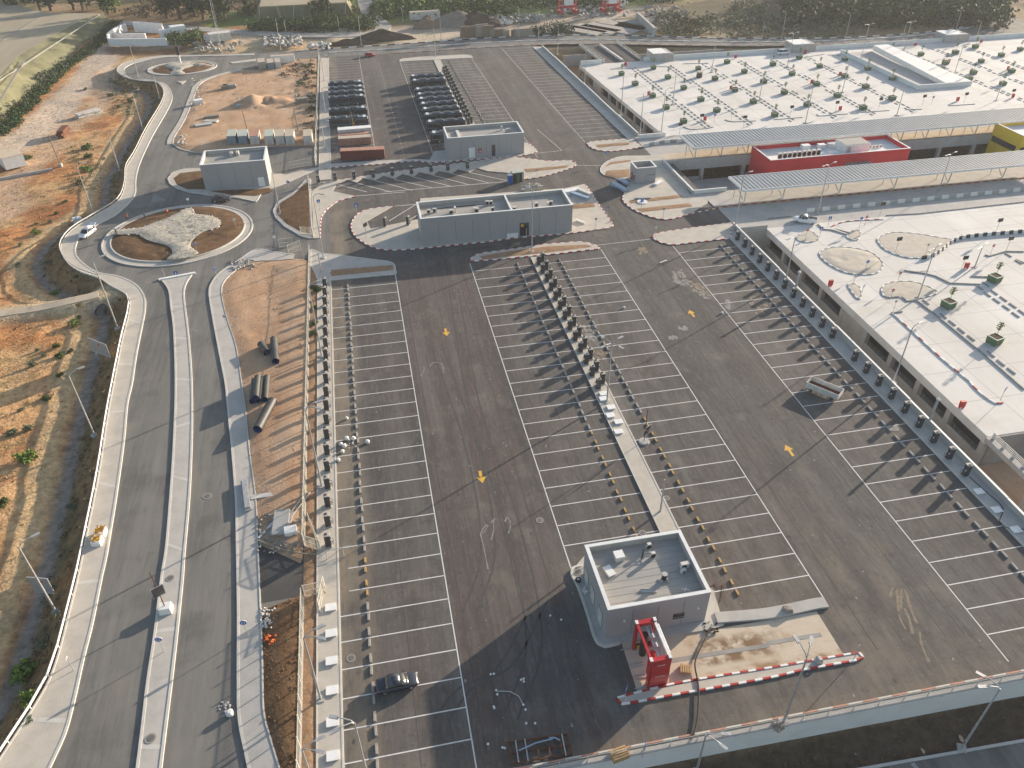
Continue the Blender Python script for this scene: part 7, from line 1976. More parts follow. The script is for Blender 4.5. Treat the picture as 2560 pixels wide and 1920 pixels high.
for x, y, rz in [(1365, 952, 0), (1515, 1072, 0), (1592, 1132, 0), (1670, 1197, 0), (1755, 1262, 0), (1925, 1402, 0), (2012, 1477, 0), (2102, 1547, 0), (1895, 885, 0), (1955, 868, 0), (1975, 940, 0), (2035, 925, 0), (2058, 1000, 0), (2115, 982, 0), (2140, 1062, 0), (2195, 1040, 0), (2075, 545, 0), (2165, 605, 0), (1830, 830, 0), (1880, 800, 0), (2180, 600, .3)]:
    n += 1; p = q(3, 1, x, y)
    tag(ob('wheel_stop', dkst, None, p, rz), '%s dark wheel stop listed downward on the near deck parking rows' % ordw(n), 'wheel stop', 'dark wheel stops on the near deck')
# zebra lines and stall lines on the near deck
rows = []
for k in range(6): a = q(3, 1, 1210, 590 + 22 * k); rows.append(((a.x, a.y), (a.x + 7, a.y), .3))
for k in range(5): a = q(3, 1, 1225, 700 + 20 * k); rows.append(((a.x, a.y), (a.x + 4.5, a.y), .3))
for k in range(8): a = q(3, 1, 560 + 22 * k, 310 + 6 * k); rows.append(((a.x, a.y), (a.x + 1.2, a.y - 2.4), .4))
markings('deck_lines', rows, 'paint_white', .008)
# red fire cabinets
def make_cab():
    t = thing('fire_cabinet', '', 'cabinet')
    MB().box(0, 0, .25, .9, .5, 1.2).build('box', 'red_plastic', t); MB().box(0, -.27, .45, .6, .04, .8).build('door', 'red_paint', t)
    for x in (-.35, .35): MB().box(x, 0, 0, .08, .4, .25).build('leg', 'red_paint', t)
    return t
CAB = Proto(make_cab)
for lab, c, r, x, y in [('red cabinet beside the wide dark sign on the near deck', 3, 1, 1710, 660), ('red cabinet at the edge of the near deck beyond the fish shaped island', 3, 1, 535, 812), ('red cabinet at the edge of the near deck by the sandy tongue', 3, 2, 1668, 205), ('red cabinet in the first row behind the deck corner', 2, 0, 980, 570), ('red cabinet beside the third planter of the first row', 2, 0, 1180, 825),
                    ('red cabinet behind the left end of the far canopy', 2, 0, 1665, 1045), ('red cabinet beside the third planter of the third row', 2, 0, 1890, 775), ('red cabinet at the far wall above the fourth row', 2, 0, 1930, 505), ('red cabinet behind the white van', 3, 0, 320, 465), ('red cabinet beside the fifth row planter', 3, 0, 375, 725),
                    ('red cabinet beside the sixth row planter', 3, 0, 620, 655), ('red cabinet before the sixth row', 3, 0, 620, 955), ('red cabinet at the far wall right of the ramp head', 3, 0, 1270, 400), ('red cabinet under the ramp corner', 3, 0, 1635, 875), ('red cabinet at the far wall at right', 3, 0, 1840, 370), ('red cabinet in the tenth planter row', 3, 0, 2070, 605), ('red cabinet at the right end of the deck road', 3, 0, 2112, 845), ('red cabinet right of the ramp roof', 3, 0, 1560, 545)]:
    CAB.put(lab, q(c, r, x, y), random.uniform(-.2, .2), 'red cabinets on the decks', .95)
t = thing('striped_booth', 'round dark booth with a pale band on the distant deck', 'booth', q(2, 0, 1617, 668))
MB().cyl((0, 0, 0), (0, 0, 1.1), 1.1, n=14).build('base', 'charger_dark', t); MB().cyl((0, 0, 1.1), (0, 0, 1.7), 1.0, n=14).build('window', 'glass_dark', t); MB().cyl((0, 0, 1.7), (0, 0, 2.1), 1.2, n=14).build('roof', 'charger_top', t)
# flue posts on the parapet walk
for lab, (c, r, x, y), h in (('silver flue post on the parapet walk near the pickup side', (3, 1, 225, 880), 5.0), ('silver flue post with round cap beside the lower parapet cabinets', (3, 2, 1385, 345), 5.0)):
    t = thing('flue_post', lab, 'post', q(c, r, x, y, .14)); MB().cyl((0, 0, 0), (0, 0, h), .22, n=10).build('pipe', 'steel_galv', t); MB().cyl((0, 0, h), (0, 0, h + .25), .34, .1, n=10).build('cap', 'white_paint', t)
# --- loose things on the lot and yards
def hollow_pipe(label, a, b_, r_, group='large black drain pipes on the dirt yard'):
    d = b_ - a; t = thing('drain_pipe', label, 'pipe', a, 0, group); o = Vector((0, 0, 0))
    MB().cyl(o, d, r_, n=20, cap=False).build('outer_wall', 'pipe_black', t, smooth=True)
    i_ = MB().cyl(d * -.0, d * 1.0, r_ * .93, n=20, cap=False); i_.f = [f[::-1] for f in i_.f]; i_.build('inner_wall', 'pipe_blue', t, smooth=True)
    for u in (0, 1):
        c0 = d * u; ax = d.normalized(); A = ax.orthogonal().normalized(); Bv = ax.cross(A); mb = MB(); vs_ = []
        for k in range(20):
            th = 2 * math.pi * k / 20; e = A * math.cos(th) + Bv * math.sin(th); vs_ += [c0 + e * r_, c0 + e * r_ * .93]
        mb.add(vs_, [(2 * k, 2 * ((k + 1) % 20), 2 * ((k + 1) % 20) + 1, 2 * k + 1) for k in range(20)]); mb.build('rim', 'pipe_blue', t)
def zp(x, y, z): return G(620 + x / 5.183, 780 + y / 5.183, z)
for lab, a, c_, r_, z in [('longer upper black pipe with a blue bore beside the short one', (332, 350), (358, 640), .75, .85), ('short black pipe with a blue bore', (165, 415), (248, 525), .75, .85), ('topmost pipe of the bundle with its blue mouth showing', (125, 840), (98, 1110), .6, 1.7),
                        ('middle low pipe of the bundle', (178, 860), (148, 1150), .6, .7), ('right pipe of the bundle', (245, 840), (222, 1135), .6, .75), ('left low pipe of the bundle', (85, 880), (55, 1160), .6, .7), ('long black pipe lying askew below the bundle', (318, 1150), (122, 1520), .85, .95)]:
    hollow_pipe(lab, zp(*a, z), zp(*c_, z), r_ * .9)
cv_ = qt(0, 1, 875, 1075); hollow_pipe('culvert pipe mouth under the footpath bank', Vector((cv_.x, cv_.y, cv_.z + .8)), Vector((cv_.x + 1.5, cv_.y + 9, cv_.z + .9)), 1.05, 'culvert')
# big bags
def make_bag():
    t = thing('bulk_bag', '', 'bag')
    mb = MB(); n_ = 10; prof = [(.42, 0), (.55, .2), (.58, .6), (.5, .85), (.3, .95), (.1, .9)]
    for i, (r_, z) in enumerate(prof):
        for k in range(n_):
            th = 2 * math.pi * k / n_; s = 1 + .1 * math.sin(3 * th + i); mb.v.append((r_ * s * math.cos(th), r_ * s * math.sin(th), z))
    for i in range(len(prof) - 1):
        for k in range(n_): mb.f.append((i * n_ + k, i * n_ + (k + 1) % n_, (i + 1) * n_ + (k + 1) % n_, (i + 1) * n_ + k)); mb.mi.append(0)
    mb.f.append(tuple(range(5 * n_, 6 * n_))); mb.mi.append(0); mb.build('sack', 'bag_white', t, smooth=True)
    MB().tube([(-.35, 0, .85), (0, .05, 1.15), (.35, 0, .85)], .03, 4).build('loop', 'bag_white', t)
    return t
BAG = Proto(make_bag)
for lab, c, r, x, y, s in [('lone white bag in the stall above the bag heap', 1, 2, 785, 305, .8), ('upper left white bag of the heap on the stall', 1, 2, 785, 480, 1), ('upper right white bag of the heap on the stall', 1, 2, 842, 480, 1), ('left white bag of the heap on the stall', 1, 2, 735, 530, .9), ('middle white bag of the heap on the stall', 1, 2, 765, 545, 1), ('lower white bag of the heap on the stall', 1, 2, 748, 592, .9),
                      ('single white bag right of the wheel stops', 1, 2, 965, 510, 1), ('crumpled white sack at the kerb below the bag heap', 1, 2, 712, 665, .9), ('white bag casting a long shadow on the right carriageway', 0, 3, 1992, 1200, 1.2), ('white sack lying in the stall right of middle strip', 2, 1, 968, 1005, .7), ('white sack at the line of the right stalls', 2, 1, 1815, 1050, .7)]:
    BAG.put(lab, q(c, r, x, y), random.uniform(0, 6), None, s * .6)
rocks('rubble', [tuple(q(1, 2, random.uniform(790, 870), random.uniform(480, 560)))[:2] + (.05,) for _ in range(25)], 'rubble_white', .08, .22)
rocks('rubble', [tuple(q(0, 3, random.uniform(1890, 1990), random.uniform(1090, 1190)))[:2] + (.02,) for _ in range(25)], 'rubble_white', .06, .2)
# rusty steel frame at the bottom
t = thing('steel_rack', 'flat rusty steel frame with cross bars lying at the bottom of the lot', 'frame', q(1, 3, 2200, 1600) * .0 + Vector((10.5, 41.3, 0)), -.06)
for y in (-1.05, 0, 1.2): MB().box(0, y, .1, 6.6, .12, .12).build('long_bar', 'rust', t)
for x in (-3.2, -2.4, -1.4, -.2, 1.0, 2.3, 2.6, 3.2): MB().box(x, .07, .2, .12, 2.4, .1).build('cross_bar', 'steel_galv' if x in (-2.4, -1.4, 2.6) else 'rust', t)
for a, c_, nm in (((-2.2, .2, .35), (1.6, .7, .4), 'a'), ((1.2, .9, .35), (2.3, .4, .4), 'b')): tag(MB().tube([Vector(a), (Vector(a) + Vector(c_)) / 2 + Vector((0, .15, .05)), Vector(c_)], .08, 5).build('plastic_wrap', 'foil_blue', None, t.location), 'pale plastic wrap lying over the rusty frame' if nm == 'a' else 'bunched pale wrap at the end of the rusty frame', 'wrap')
# pallets, bits, tiles
def pallet(label, p, rz, s=1.0, h=.6):
    t = thing('wood_pallet', label, 'pallet', p, rz)
    for k in range(5): MB().box(0, -.5 + k * .25, .1, 1.2 * s, .18, h).build('board', 'wood_pallet', t)
    for x in (-.5, 0, .5): MB().box(x * s, 0, 0, .12, 1.1, .1).build('runner', 'wood_pallet', t)
pallet('small wooden pallet on the tan wash yard', q(2, 3, 1497, 815), 1.2, .9, .35); pallet('pale wooden crate at the lot edge above the retaining wall', q(2, 3, 925, 1560), .15, 1.5, .7)
n = 0
tile = MB().box(0, 0, 0, .2, .2, .14).mesh('paving_cube', 'concrete_white')
for x, y in [(2028, 852), (2055, 848), (2075, 990), (2085, 1025), (2055, 1132), (2060, 1145), (2005, 1455), (2130, 1485), (2150, 1490)]:
    n += 1; tag(ob('paving_cube', tile, None, q(1, 3, x, y), .7), '%s small white cube in the left part of the building shadow' % ordw(n), 'cube', 'white cubes in the shadow')
for x, y in [(78, 900), (100, 890), (102, 915), (98, 1115), (117, 1157), (123, 1275), (200, 1275), (330, 345), (425, 380)]:
    n += 1; tag(ob('paving_cube', tile, None, q(2, 3, x, y), .7), '%s small white cube counting on rightward in the building shadow' % ordw(n), 'cube', 'white cubes in the shadow')
def hose(label, pts, m, r_=.07, name='hose', cat='hose', z=.1):
    P = smooth_line([Vector((p.x, p.y, z)) for p in [q(*a, z) for a in pts]], .6); return tag(MB().tube(P, r_, 5).build(name, m), label, cat)
hose('thin pale hose curling in the building shadow', [(1, 3, 2085, 995), (1, 3, 2200, 1000), (2, 3, 60, 1040), (2, 3, 95, 1110)], 'steel_paint', .045)
hose('thick black cable crossing the wash yard and the painted kerb', [(2, 3, 1720, 440), (2, 3, 1620, 640), (2, 3, 1580, 760), (2, 3, 1610, 950), (2, 3, 1605, 1200), (2, 3, 1580, 1330), (2, 3, 1545, 1420)], 'cable_black', .1, 'cable', 'cable', .26)
hose('tan hose running from the service building to the wash yard', [(2, 3, 1700, 130), (2, 3, 1760, 200), (2, 3, 1755, 300), (2, 3, 1740, 420)], 'cable_tan', .06)
hose('second hose looping beside the service building corner', [(2, 3, 1710, 90), (2, 3, 1760, 60), (2, 3, 1790, 100), (2, 3, 1830, 60), (2, 3, 1810, 200), (2, 3, 1760, 260)], 'rust', .04)
hose('black cable lying along the parapet walk past the last cabinet', [(3, 2, 1730, 790), (3, 2, 1850, 900), (3, 2, 2010, 1040), (3, 2, 2030, 1100), (3, 2, 2000, 1190), (3, 2, 2060, 1240), (3, 2, 2212, 1255)], 'cable_black', .06, 'cable', 'cable', .2)
rocks('cable_heap', [tuple(q(2, 3, random.uniform(1650, 1800), random.uniform(400, 500)))[:2] + (.15,) for _ in range(24)], 'cable_black', .08, .28)
t = thing('rubber_tyre', 'black tyre on the kerb left of the service building', 'tyre', q(2, 3, 572, 38, .3)); MB().cyl((0, 0, 0), (0, 0, .24), .38, n=16).build('tread', 'rubber', t); MB().cyl((0, 0, .2), (0, 0, .26), .18, n=12).build('hub', 'alloy', t)
t = thing('plastic_chair', 'white plastic chair on the walk left of the service building', 'chair', q(2, 3, 630, 150, .16), .5)
MB().box(0, 0, .42, .5, .5, .05).build('seat', 'white_paint', t); MB().box(0, .24, .45, .5, .05, .5).build('backrest', 'white_paint', t)
for x in (-.22, .22):
    for y in (-.2, .2): MB().box(x, y, 0, .05, .05, .42).build('leg', 'white_paint', t)
for lab, c, r, x, y, s in [('manhole with a round cover on the kerb corner left of the service building', 2, 2, 570, 1625, 1.0), ('manhole cover at the end of the last stall left of the middle strip', 2, 2, 1130, 1288, .9), ('manhole cover in the aisle left of the long stall line', 2, 2, 240, 1178, .9), ('round cover beside the middle strip', 2, 2, 1335, 985, .8), ('manhole cover on the median near the bottom', 0, 3, 1300, 1403, 1.0), ('manhole cover on the median above the solar pole', 0, 3, 1470, 18, .9), ('pale manhole cover on the right carriageway below the roundabout', 0, 1, 1675, 1205, .9), ('open black manhole beside the strip kerb', 1, 3, 822, 710, .9), ('manhole cover in the right stalls near the cabinets', 3, 2, 1090, 383, 1.2), ('oval manhole cover on the right carriageway beside the median', 0, 2, 1790, 970, 1.1)]:
    t = thing('manhole_cover', lab, 'manhole', q(c, r, x, y, .14 if 'median' in lab and 'beside' not in lab else (.155 if 'kerb corner' in lab else 0.0)))
    MB().cyl((0, 0, .004), (0, 0, .03), .6 * s, n=20).build('ring', 'manhole_ring', t); MB().cyl((0, 0, .03), (0, 0, .036), .42 * s, n=20).build('lid', 'manhole_iron', t)
t = thing('flower_boxes', 'two white boxes of yellow flowers on the left pavement', 'planter', q(0, 2, 850, 1370, .13), -.1)
for y in (-.1, 1.5): 
    bx_ = MB().box(0, y, 0, 1.2, 1.3, .85).build('box', 'white_paint', t); mb = MB()
    for k in range(120):
        c_ = Vector((random.uniform(-.55, .55), y + random.uniform(-.6, .6), .85 + random.uniform(0, .35))); u = Vector((random.uniform(-1, 1), random.uniform(-1, 1), random.uniform(-.3, .8))).normalized() * .15; v = u.orthogonal().normalized() * .09; mb.add([c_ - u, c_ + v, c_ + u, c_ - v], [(0, 1, 2, 3)])
    mb.build('flowers', 'paint_yellow', bx_)
# stacked metal sheets and boards round the kiosk and the long building
def board_stack(label, px, py, l, w_, rz, m, n_=3, h=.25, name='board_stack', cat='boards', fn=None):
    p = (fn or G)(px, py, .15); t = thing(name, label, cat, p, rz)
    for k in range(n_): MB().box(random.uniform(-.15, .15), random.uniform(-.15, .15), k * h, l * random.uniform(.85, 1), w_ * random.uniform(.8, 1), h * .9, random.uniform(-.12, .12)).build('board', m, t)
board_stack('blue grey metal sheets lying left of the entrance kiosk', 1548, 470, 6.0, 1.6, -1.2, 'foil_blue'); board_stack('second stack of blue metal sheets beside the kiosk door', 1560, 456, 4.0, 1.7, -1.3, 'foil_blue', 2)
board_stack('white plastic sheet bundle right of the entrance kiosk', 1645, 459, 3.4, 1.2, .6, 'white_paint', 2); board_stack('grey steel profiles lying in the kiosk island bed', 1605, 498, 4.4, .5, -.1, 'steel_galv', 2, .2)
board_stack('white wrapped panels behind the right end of the long building', 1428, 481, 6.0, 2.0, .25, 'white_paint', 3); board_stack('blue wrapped panels on the apron right of the long building', 1450, 493, 5.5, 1.3, -1.0, 'foil_blue', 3); board_stack('white insulation pack on the apron behind the long building', 1462, 486, 5.0, 1.6, -1.1, 'white_dirty', 2, .5)
board_stack('pale stone strips on the apron right of the long building', 1452, 556, 3.0, .6, -1.1, 'concrete_white', 2); board_stack('white board on the aisle by the dust spill', 1280 + 1310 / KT, 480 + 600 / KT, 2.2, .4, .4, 'white_dirty', 1, .1)
t = thing('round_table', 'round white table lying in the kiosk island bed', 'table', q(2, 1, 1125, 85, .2)); MB().cyl((0, 0, .0), (0, 0, .12), 1.3, n=20).build('top', 'white_paint', t); MB().cyl((0, 0, .12), (0, 0, .3), .4, n=12).build('hub', 'sign_blue', t)
# grey profiles on the right pavement, ladder, beams and rubble in the dirt yard
board_stack('dark steel profiles stacked on the pavement beside the dirt yard', 616, 1240, 6.6, .9, -1.45, 'steel_galv', 3, .2); board_stack('grey concrete slabs in the rubble at the yard corner', 705, 1310, 4.6, 2.6, 1.4, 'concrete', 2, .3); board_stack('pale concrete block on the rubble of the yard corner', 730, 1332, 1.8, 1.6, .2, 'concrete_white', 2, .5)
board_stack('white boards crossing the rubble of the dirt yard', 673, 1318, 4.6, .3, .9, 'white_paint', 1, .15); board_stack('flat white sheets on the tracked dirt yard', 657, 1238, 3.4, 1.0, .1, 'white_dirty', 1, .1)
t = thing('wooden_ladder', 'wooden ladder lying against the cream fence on the dirt yard', 'ladder', q(1, 2, 358, 1060, .3), 1.05)
for s in (-.28, .28): MB().box(0, s, 0, 6.2, .1, .1).build('rail', 'fence_cream', t)
for k in range(16): MB().box(-2.9 + k * .38, 0, .02, .06, .5, .06).build('rung', 'timber_grey', t)
rocks('rubble', [tuple(q(1, 2, random.uniform(0, 380), random.uniform(1130, 1480)))[:2] + (.2,) for _ in range(130)], 'rubble_grey', .08, .35)
rocks('rubble', [tuple(q(1, 3, random.uniform(40, 160), random.uniform(280, 460)))[:2] + (.15,) for _ in range(90)], 'rubble_white', .08, .3)
rocks('rubble', [tuple(q(0, 1, random.uniform(2000, 2212), random.uniform(590, 680)))[:2] + (.2,) for _ in range(60)], 'rubble_grey', .1, .45)
rocks('orange_net', [tuple(q(1, 3, random.uniform(75, 175), random.uniform(520, 600)))[:2] + (.3,) for _ in range(18)], 'orange_vest', .15, .4)
hose('thick tan hose snaking over the access lane corner', [(1, 2, 20, 1350), (1, 2, 200, 1420), (1, 2, 400, 1465), (1, 2, 520, 1472)], 'cable_tan', .12, z=.3)
# excavated pile things at wash yard and steel plates
for lab, c, r, x, y, m in [('dark cloth bundle on the broad kerb of the wash yard', 3, 3, 170, 300, 'timber_grey'), ('crumpled grey sheet on the painted kerb bar', 3, 3, 450, 735, 'concrete'), ('grey sack on the retaining wall beside the lamp', 3, 3, 90, 1310, 'timber_grey')]:
    p = q(c, r, x, y, .2); mb = MB(); 
    for k in range(5): mb.box(random.uniform(-.4, .4), random.uniform(-.3, .3), 0, random.uniform(.5, 1.1), random.uniform(.4, .8), random.uniform(.2, .5), random.uniform(0, 3), 0, .6, rx=random.uniform(-.2, .2))
    tag(mb.build('cloth_bundle', m, None, p), lab, 'bundle')
# --- workers at the roundabout
def person(label, p, rz, pose, vest=True):
    t = thing('person', label, 'person', p, rz)
    bend = {'stand': 0, 'stoop': .55, 'crouch': .8}[pose]; hip = .95 if pose != 'crouch' else .5
    def up(dx, dz): return (math.sin(bend) * dz + dx, 0, hip + math.cos(bend) * dz)
    hx, _, hz = up(0, .62)
    V = [(0, 0, hip), up(0, .28), up(0, .5), (hx, 0, hz), (math.sin(bend) * .75, 0, hip + math.cos(bend) * .78)]
    E_ = [(0, 1), (1, 2), (2, 3), (3, 4)]; Rr = [.15, .15, .17, .07, .11]
    for s in (-1, 1):
        i0 = len(V); sx, _, sz = up(0, .5)
        V += [(sx, s * .2, sz), (sx + .12 + bend * .2, s * .26, sz - .28), (sx + .25 + bend * .3, s * .2, sz - .5)]; E_ += [(2, i0), (i0, i0 + 1), (i0 + 1, i0 + 2)]; Rr += [.075, .055, .045]
        j0 = len(V); V += [(0, s * .1, hip - .03), (.08 if pose != 'crouch' else .3, s * .12, hip * .52), (-.03 * s, s * .12, .08), (.14, s * .13, .05)]; E_ += [(0, j0), (j0, j0 + 1), (j0 + 1, j0 + 2), (j0 + 2, j0 + 3)]; Rr += [.1, .075, .055, .05]
    me_ = bpy.data.meshes.new('body'); me_.from_pydata(V, E_, []); me_.materials.append(MATS['cloth_dark']); o = ob('body', me_, t)
    sm = o.modifiers.new('skin', 'SKIN')
    for v_, r_ in zip(me_.skin_vertices[0].data, Rr): v_.radius = (r_, r_)
    me_.skin_vertices[0].data[0].use_root = True; ss = o.modifiers.new('sub', 'SUBSURF'); ss.levels = 1; ss.render_levels = 1
    c_ = Vector(V[4]); MB().cyl(c_ + Vector((0, 0, -.02)), c_ + Vector((0, 0, .15)), .125, .08, n=10).build('hair', 'cloth_tan', t)
    fc = MB().box(c_.x + .09, 0, c_.z - .1, .06, .14, .16).build('face', 'skin', t)
    if vest: a, b_ = Vector(up(0, .05)), Vector(up(0, .55)); MB().cyl(a, b_, .2, .215, n=10).build('vest', 'orange_vest', t)
person('worker in an orange vest stooping at the left rim of the roundabout bed', q(0, 1, 1105, 245, .3), 1.0, 'stoop'); person('worker in dark clothes standing on the roundabout bed', q(0, 1, 1255, 235, .4), .3, 'stand', False)
person('worker in an orange vest bending over stones on the roundabout bed', q(0, 1, 1455, 205, .5), 2.0, 'stoop'); person('worker in dark clothes at the pale left tip of the stone bed', q(0, 1, 1012, 378, .5), 0.6, 'stand', False)
# --- plants
def leaf_cloud(mb, c, rx, ry, rz, n, s, rr, mi=0):
    g = np.random.default_rng(rr.randrange(1 << 30))
    d = g.normal(size=(n, 3)); d *= (g.random(n) ** .4 / np.linalg.norm(d, axis=1))[:, None]
    p = d * np.array([rx, ry, rz]) + np.array([c[0], c[1], c[2]])
    u = g.uniform(-1, 1, (n, 3)) * np.array([1, 1, .7]); u *= (s * g.uniform(.6, 1.3, n) / np.linalg.norm(u, axis=1))[:, None]
    v = np.cross(u, g.uniform(-1, 1, (n, 3))); v *= (s * .6 / (np.linalg.norm(v, axis=1) + 1e-6))[:, None]
    o = len(mb.v); mb.v.extend(np.stack([p - u, p + v, p + u, p - v], 1).reshape(-1, 3).tolist())
    mb.f.extend((np.arange(n * 4).reshape(n, 4) + o).tolist()); mb.mi.extend([mi] * n)
def tree_fn(kind, m, seed):
    def fn():
        rr = random.Random(seed); t = thing({'bush': 'shrub'}.get(kind, 'tree'), '', 'shrub' if kind == 'bush' else 'tree')
        lf = MB(); tr = MB()
        if kind == 'bush':
            for _ in range(7): leaf_cloud(lf, (rr.uniform(-.45, .45), rr.uniform(-.45, .45), rr.uniform(.2, .6)), .45, .45, .35, 45, .13, rr)
            for k in range(6): a = k; tr.tube([(0, 0, 0), (.35 * math.cos(a), .35 * math.sin(a), .6)], [.03, .01], 4)
        elif kind == 'cone':
            tr.tube([(0, 0, 0), (0, 0, 8)], [.3, .1], 6)
            for k in range(26): z = rr.uniform(.8, 9.2); r_ = 2.1 * (1 - z / 11) + .3; a = rr.uniform(0, 6.3); leaf_cloud(lf, (r_ * .6 * math.cos(a), r_ * .6 * math.sin(a), z), 1.1, 1.1, 1.2, 42, .34, rr)
        else:
            tr.tube([(0, 0, 0), (.1, .1, 2), (.2, 0, 4.5)], [.35, .28, .18], 7)
            for k in range(6): a = k * 1.05; tr.tube([(.1, .05, 2.0 + k * .2), (1.4 * math.cos(a), 1.4 * math.sin(a), 4.2), (2.3 * math.cos(a), 2.3 * math.sin(a), 5.6)], [.16, .1, .04], 5)
            for k in range(30): a = rr.uniform(0, 6.3); r_ = rr.uniform(.3, 2.7); z = rr.uniform(2.6, 7.4) - r_ * .35; leaf_cloud(lf, (r_ * math.cos(a), r_ * math.sin(a), z), 1.15, 1.15, .9, 40, .34, rr)
        tr.build('trunk', 'bark', t); lf.build('crown', m, t)
        return t
    return Proto(fn)
TREES = {k: tree_fn(*k) for k in [('round', 'leaf_dark', 1), ('round', 'leaf_mid', 2), ('cone', 'leaf_dark', 3), ('bush', 'leaf_mid', 4), ('bush', 'leaf_bright', 5), ('bush', 'leaf_grey', 6), ('bush', 'leaf_dry', 7), ('round', 'leaf_bright', 8)]}
TK = list(TREES)
def plant(ki, p, s, label, group): return TREES[TK[ki]].put(label, p, random.uniform(0, 6.3), group, (s * random.uniform(.9, 1.1), s * random.uniform(.9, 1.1), s * random.uniform(.85, 1.15)))
# single shrubs on the orange land
SH = [(0, 1, 320, 360, 4, 2.2), (0, 1, 495, 190, 3, 1.3), (0, 1, 315, 280, 5, 1.2), (0, 1, 440, 265, 5, 1.3), (0, 1, 180, 465, 5, 1.4), (0, 1, 560, 90, 3, 1.3), (0, 1, 480, 880, 4, 1.7), (0, 1, 160, 640, 5, 1.4), (0, 1, 655, 1155, 4, 2.2), (0, 1, 690, 1090, 3, 1.0), (0, 1, 495, 1335, 3, 1.5), (0, 1, 520, 1430, 3, 1.6), (0, 1, 385, 1415, 5, 1.3), (0, 1, 290, 1500, 5, 1.4), (0, 1, 330, 1370, 5, .9), (0, 1, 610, 1385, 5, 1.2), (0, 1, 520, 1585, 3, 1.3), (0, 2, 415, 130, 3, 1.6),
      (0, 2, 250, 650, 4, 3.0), (0, 2, 95, 440, 5, 1.9), (0, 2, 255, 390, 5, 1.6), (0, 2, 185, 230, 5, 1.1), (0, 2, 35, 1045, 3, 1.8), (0, 2, 640, 1080, 5, 1.6), (0, 3, 225, 850, 4, 3.2), (0, 3, 385, 590, 5, 1.8), (0, 3, 270, 1070, 4, 2.0), (0, 3, 250, 1265, 3, 1.1), (0, 0, 760, 1290, 3, 3.0), (0, 0, 770, 1360, 3, 2.4), (0, 0, 760, 1480, 4, 2.6), (0, 0, 680, 1590, 6, 2.4), (0, 0, 230, 1380, 3, 2.6), (0, 0, 1030, 930, 5, 1.6), (0, 0, 1130, 880, 3, 1.8), (0, 0, 950, 830, 5, 2.2), (0, 0, 1000, 720, 5, 2.6), (0, 0, 1080, 800, 6, 2.2), (0, 0, 740, 780, 5, 1.8), (0, 0, 1250, 690, 3, 1.8), (0, 1, 430, 620, 5, 1.6), (0, 1, 650, 740, 3, 1.5), (0, 1, 680, 990, 6, 1.2)]
for i, (c, r, x, y, k, s) in enumerate(SH):
    p = qt(c, r, x, y)
    plant(k, p, s * .68, '%s %s shrub counted downward over the orange land left of the road' % (ordw(i + 1), ['', '', '', 'green', 'bright green', 'grey green', 'dry', ''][k]), 'shrubs on the orange land')
for i, (x, y, k, s) in enumerate([(540, 850, 3, 1.4), (490, 820, 3, .9), (500, 1140, 3, 1.0), (490, 1230, 3, .9), (500, 1000, 3, .8)]):
    plant(k, q(1, 1, x, y, .1), s, '%s weed clump from far along the soil margin by the fence' % ordw(i + 1), 'weeds by the fence')
# dry scrub on the road bank, hedge, woods: uncountable, one object each
def scrub(name, pts, m, s, n, rx, rz_, seed):
    rr = random.Random(seed); mb = MB()
    for p in pts: k = rr.uniform(.6, 1.4); leaf_cloud(mb, (p[0], p[1], p[2] + rz_ * k * .6), rx * k, rx * k, rz_ * k, n, s, rr)
    o = mb.build(name, m); return struct(o, 'stuff')
bk = []
for p in L_OUT:
    if p.y < 316:
        for _ in range(3):
            d = random.uniform(1.0, 5.0); i = 0; x = p.x - d * (1 if p.y < 150 or p.y > 200 else 1); y = p.y + random.uniform(-1, 1) + (0 if not 150 < p.y < 200 else random.uniform(-3, 3)); bk.append((x, y))
bk = [(x, y, terrain_z(x, y)) for x, y in bk if not inpoly(np.array([x]), np.array([y]), PAVED)[0]]
bk = [p for p in bk if dist_poly(np.array([p[0]]), np.array([p[1]]), PATH)[0] > 3.2]
scrub('dry_scrub', bk[::2], 'leaf_dry', .14, 16, .55, .25, 21); scrub('dry_scrub', bk[1::4], 'leaf_brown', .15, 18, .6, .3, 22); scrub('dry_scrub', bk[3::5], 'leaf_grey', .15, 16, .6, .3, 23)
sc = [qt(0, 0, random.uniform(950, 1200), random.uniform(650, 1000)) for _ in range(120)] + [qt(0, 0, random.uniform(600, 900), random.uniform(1250, 1650)) for _ in range(60)]
scrub('dry_scrub', sc, 'leaf_grey', .2, 16, .8, .35, 24)
hl = smooth_line([qt(0, 0, 20, 1160), qt(0, 0, 200, 960), qt(0, 0, 380, 770), qt(0, 0, 560, 590), qt(0, 0, 740, 470), qt(0, 0, 900, 330), qt(0, 0, 1000, 200)], 1.2)
hp_ = [(p.x + random.uniform(-2.5, 2.5), p.y + random.uniform(-2, 2), terrain_z(p.x, p.y)) for p in hl for _ in range(4)]
scrub('hedge', hp_[::2], 'leaf_mid', .34, 34, 1.6, 1.0, 25); scrub('hedge', hp_[1::2], 'leaf_dark', .34, 34, 1.6, 1.1, 26)
hd = [q(1, 0, random.uniform(-40, 1020), 0) for _ in range(3)]
def fill(c, r, x0, x1, y0, y1, n): return [q(c, r, random.uniform(x0, x1), random.uniform(y0, y1)) for _ in range(n)]
scrub('hedge', fill(1, 0, -40, 640, 235, 275, 70) + fill(1, 0, 640, 1020, 195, 262, 45), 'leaf_mid', .6, 30, 3.0, 2.6, 27)
scrub('hedge', fill(1, 0, 0, 1000, 225, 270, 60) + fill(0, 0, 1470, 1740, 290, 380, 36), 'leaf_dark', .6, 26, 2.6, 2.2, 28); scrub('hedge', fill(0, 0, 1470, 1740, 300, 390, 30), 'leaf_bright', .5, 24, 2.2, 1.7, 29)
